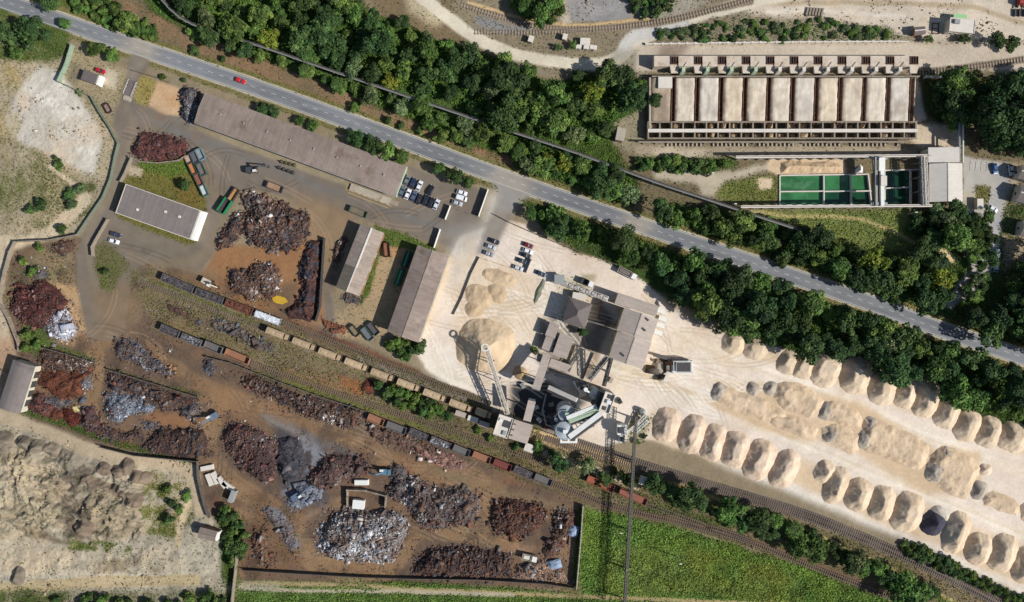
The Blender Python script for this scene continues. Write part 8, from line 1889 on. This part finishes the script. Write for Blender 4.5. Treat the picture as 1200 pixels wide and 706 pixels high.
for k, a in enumerate([('dark', 38, 40, 16, 'large dark tree between the road and the north western waste land', 1.1), ('dark', 10, 40, 13, 'dark tree near the left edge south of the road', 1), ('mid', 22, 62, 9, 'mid green tree below the large dark one', .9), ('dark', 62, 3, 12, 'dark tree at the upper left on the road side', 1), ('mid', 76, 28, 7, 'small tree overhanging the road near the upper left corner', .9), ('mid', 114, 58, 9.5, 'round tree west of a pair behind the gate house', .9), ('mid', 131, 66, 8.5, 'round tree east of a pair behind the gate house', .9),
    ('lime', 660, 192, 11, 'yellowish tree by the road standing out of the wood', 1), ('lime', 643, 186, 9, 'bright green tree next to the yellowish one by the road', 1), ('dark', 310, 129, 8, 'tree west of a pair on the warehouse roof edge', .9), ('dark', 322, 132, 8, 'tree east of a pair on the warehouse roof edge', .9), ('mid', 352, 141, 7, 'small tree at the road side of the warehouse, west of a couple', .8), ('mid', 366, 147, 7, 'small tree at the road side of the warehouse, east of a couple', .8),
    ('dark', 419, 163, 11, 'westernmost big tree shading the warehouse roof', 1), ('dark', 437, 170, 12, 'middle big tree shading the warehouse roof', 1), ('mid', 455, 178, 11, 'big tree third along the warehouse roof', 1), ('mid', 470, 185, 8, 'easternmost tree at the warehouse roof corner', .9), ('mid', 514, 198, 9, 'round tree on the north side of the staff car park', .95), ('dark', 533, 207, 10.5, 'larger tree on the north side of the staff car park', .95), ('mid', 550, 214, 7, 'small tree between the staff car park and the road', .8),
    ('mid', 622, 249, 9, 'small tree at the start of the southern wood by the side road', .9), ('dark', 655, 262, 12, 'first big tree of the southern wood', 1), ('dark', 218, 217, 6.5, 'small dark tree alone on the office lawn', 1), ('dark', 683, 388, 6, 'small tree in the shade beside the hip roofed house', 1), ('mid', 626, 410, 5.5, 'small green tree at the corner of the western outbuilding', .9),
    ('dark', 655, 542, 11, 'dark tree between the railway lines near the loading tower', 1), ('pale', 688, 546, 10, 'pale green tree between the railway lines', 1), ('dark', 709, 560, 7.5, 'dark green tree west of the bridge shadow', .9), ('dark', 732, 560, 8.5, 'green tree under the lattice bridge', .9), ('dark', 767, 566, 11, 'dark tree east of the lattice bridge', 1), ('pale', 1003, 656, 12, 'pale green tree in the strip between the lines', 1), ('mid', 630, 523, 8, 'green tree at the foot of the small grey hut', .9), ('dark', 1092, 692, 9, 'dark shrub like tree at the lower right near the railway', .8),
    ('dark', 1168, 48, 10, 'dark tree by the plateau in the upper right, west of two', .9), ('dark', 1186, 52, 10, 'dark tree by the plateau in the upper right, east of two', .9), ('dark', 1130, 46, 6.5, 'small dark tree south of the flat plateau building', .8), ('mid', 1088, 46, 6, 'light green small tree beside the brown shed on the plateau', .8), ('dark', 768, 118, 8, 'tree growing over the west end of the bunkers', .9), ('mid', 750, 100, 10, 'tree at the north west corner of the bunkers', 1), ('dark', 694, 63, 0.1, '', 1), ('mid', 1122, 143 + 12, 0.1, '', 1),
    ('dark', 1045, 262 + 50, 11, 'dark tree at the edge of the meadow near the sandy patch', 1), ('mid', 672, 54, 5.5, 'small tree between the pale huts at the sidings', .8), ('dark', 655, 56, 5, 'dark small tree left of the huts at the sidings', .8), ('mid', 580, 26, 0.1, '', 1)]):
    if a[4]: plant(a[0], a[1], a[2], a[3], a[4], None, a[5])
for a in [('dbush', 200, 590, 7, 'dark shrub in the quarry, northern of two'), ('dbush', 198, 610, 7.5, 'dark shrub in the quarry, southern of two'), ('bush', 196, 574, 7, 'light shrub above the dark quarry shrubs'), ('bush', 210, 598, 6, 'shrub at the sandy quarry path'), ('bush', 218, 582, 6, 'shrub near the southern boundary wall in the quarry'), ('bush', 69, 193, 6.5, 'round bright green shrub in the north western waste land'), ('dbush', 64, 185, 4.5, 'small dark shrub above the round bright one'), ('dbush', 48, 240, 8, 'dark shrub patch beside the waste land path'), ('dbush', 36, 246, 7, 'dark shrub west of the patch beside the waste land path'), ('dbush', 72, 268, 6.5, 'shrub close to the north western wall bend'), ('dbush', 80, 228, 7, 'grey green shrub on the waste ground, near the wall'), ('pbush', 92, 222, 7, 'pale shrub near the western boundary wall'), ('pbush', 84, 240, 7, 'pale shrub below its like near the western wall'), ('dbush', 228, 59, 6.5, 'round shrub on the brown verge, northern one'), ('dbush', 261, 69, 5, 'small round shrub on the brown verge'), ('bush', 172, 38, 5.5, 'shrub at the end of the western hedge'), ('bush', 416, 125, 7.5, 'pair shrub on the brown verge, middle of the road'), ('dbush', 455, 141, 6, 'dark shrub on the brown verge'), ('dbush', 470, 147, 5, 'smaller dark shrub on the brown verge'), ('bush', 492, 152, 6, 'shrub at the wood edge above the brown verge'), ('bush', 190, 90, 4.5, 'shrub by the fenced entrance verge'), ('dbush', 216, 94, 4, 'tiny dark shrub above the blue white heap'), ('pbush', 92, 108, 4.5, 'pale shrub at the corner of the sheet fence'), ('dbush', 123, 318, 5, 'dark shrub in the small grass triangle'), ('bush', 32, 392, 7, 'shrub beside the bright white metal heap'), ('bush', 30, 408, 8, 'shrub next to the arched hall'), ('bush', 42, 404, 6, 'light shrub north of the western bay'), ('bush', 38, 318, 6, 'light shrub above the western rust tangle'), ('bush', 26, 305, 6, 'shrub inside the north western wall corner'), ('bush', 45, 290, 6, 'shrub along the north western wall'), ('dbush', 700, 568, 5, 'dark shrub at the rust red wagons'), ('bush', 720, 553, 6, 'shrub beside the bridge shadow'), ('bush', 742, 568, 6, 'shrub below the lattice bridge and track'), ('dbush', 752, 500, 4.5, 'weed shrub among the screening conveyors'), ('bush', 746, 518, 4.5, 'weed shrub at the foot of the conveyors'), ('bush', 755, 512, 3.5, 'small weed shrub by the sand row'), ('dbush', 648, 300 + 232, 5, 'dark shrub east of the loading tower'), ('bush', 604, 524, 5, 'shrub under the loading tower'), ('bush', 560, 504, 5, 'shrub below the wagon side huts'), ('bush', 575, 514, 5, 'shrub at the corner of the loading tower'), ('bush', 1135, 85, 0, ''), ('dbush', 810, 60, 0, '')]:
    if a[4]: plant(*a[:4], a[4], None, 1.1)

# ground plants: grass and weeds too many to count, by plant cover
def cover(name, mask, dens, size, hgt, seed, label=None):
    r = np.random.default_rng(seed)
    w = np.clip(veg * mask, 0, None).ravel(); n = int(w.sum() * dens)
    if n < 10: return
    idx = r.choice(len(w), n, p=w / w.sum())
    x = PX.ravel()[idx] + r.uniform(-.5, .5, n); y = PY.ravel()[idx] + r.uniform(-.5, .5, n)
    tall = fbm(x, y, 16, 4, seed + 2) * 1.6 - .2
    z = gz(x, y) + r.random(n) * hgt * np.clip(tall, .1, 1.3) ** 1.6
    c = np.stack([(x - 600) * S, (353 - y) * S, z], -1)
    nn = r.normal(size=(n, 3)) * [.6, .6, .2] + [0, 0, 1]
    v, q = leafquads(c, nn, r.uniform(size[0], size[1], n), r)
    pn = fbm(x, y, 9, 3, seed + 8); p2 = fbm(x, y, 30, 3, seed + 5)
    col = vcol.reshape(-1, 3)[idx] * (.56 + 1.0 * pn)[:, None] * r.uniform(.75, 1.25, (n, 1))
    yel = np.clip((p2 - .47) * 4, 0, .9)[:, None]; col = col * (1 - yel) + col * np.array([1.2, 1.06, .9]) * yel
    o = link(name, mesh_np(name, v, q, np.repeat(np.clip(col, .008, .6), 4, 0)), M['grass']); o['kind'] = 'stuff'
fm = inpoly(FIELD, PX, PY) | (inpoly([(278, 682), (480, 682), (672, 694), (690, 700), (1000, 720), (1000, 776), (274, 776)], PX, PY))
inb = (PX > -25) & (PX < 1225) & (PY > -25) & (PY < 731)
cover('meadow_grass', (fm & inb).astype(float), 2.2, (.3, .7), .9, 51)
wood = np.zeros(PX.shape, bool)
for pl in (F1, F1b, F3, F4, F5, F7): wood |= inpoly(pl, PX, PY)
wood &= (distline(ROAD, PX, PY) > 15) & (distline(PIPE, PX, PY) > 3)
def under():
    global veg
    v0 = veg; veg = np.maximum(veg, 1.6); cover('undergrowth', (wood & inb).astype(float), .55, (.45, 1.0), 2.2, 53); veg = v0
under()
cover('weeds', (~fm & inb).astype(float), 1.0, (.28, .66), .8, 52)

# scattered stones and bits lying on the soil
def bits(name, mask, dens, cols, sz, seed):
    r = np.random.default_rng(seed); w = mask.ravel().astype(float); n = int(w.sum() * dens)
    idx = r.choice(len(w), n, p=w / w.sum()); x = PX.ravel()[idx] + r.uniform(-.5, .5, n); y = PY.ravel()[idx] + r.uniform(-.5, .5, n)
    pv, pq, pc = pieces((x - 600) * S, (353 - y) * S, gz(x, y) + .02, n, cols, sz, seed)
    link(name, mesh_np(name, pv, pq, pc), M['scrap'])['kind'] = 'stuff'
sm = (zone == 3) & inb & (fbm(PX, PY, 18, 4, 61) > .55)
bits('debris', sm, .3, MIX + WHITES[:1], (.15, .6), 71)
bits('rubble', ((zone == 8) & inb & (fbm(PX, PY, 20, 4, 63) > .56)), .12, [(150, 136, 112), (120, 106, 88), (190, 176, 150)], (.2, .8), 72)

# ------------------------------------------------------------------ light, sky, camera
AZ = (0.94, -0.34); EL = math.radians(39)
world = bpy.data.worlds.new('World'); SC.world = world; world.use_nodes = True
nt = world.node_tree; bg = nt.nodes['Background']; sk = nt.nodes.new('ShaderNodeTexSky'); sk.sky_type = 'NISHITA'; sk.sun_disc = False
sk.sun_elevation = EL; sk.sun_rotation = math.atan2(AZ[0], AZ[1]); sk.altitude = 300
nt.links.new(sk.outputs[0], bg.inputs[0]); bg.inputs[1].default_value = 0.075
sd = bpy.data.lights.new('sun', 'SUN'); sd.energy = 4.5; sd.angle = math.radians(.5); sd.color = (1, .968, .92)
so = bpy.data.objects.new('sun', sd); COL.objects.link(so)
dv = Vector((-AZ[0] * math.cos(EL), -AZ[1] * math.cos(EL), -math.sin(EL)))
so.rotation_euler = dv.to_track_quat('-Z', 'Y').to_euler(); so.location = (60, -20, 120)
cd = bpy.data.cameras.new('camera'); co = bpy.data.objects.new('camera', cd); COL.objects.link(co)
co.location = (0, 0, CAMH); co.rotation_euler = (0, 0, 0)
cd.sensor_width = 36; cd.lens = 18 * CAMH / (600 * S); cd.clip_end = 6000; cd.clip_start = 1
SC.camera = co
SC.view_settings.view_transform = 'Standard'; SC.view_settings.look = 'None'; SC.view_settings.gamma = 1; SC.view_settings.exposure = 0.18
SC.cycles.max_bounces = 4; SC.cycles.diffuse_bounces = 2
print('trees', sum(1 for o in bpy.data.objects if o.get('category') == 'tree'), 'plants', NT, 'objects', len(bpy.data.objects))
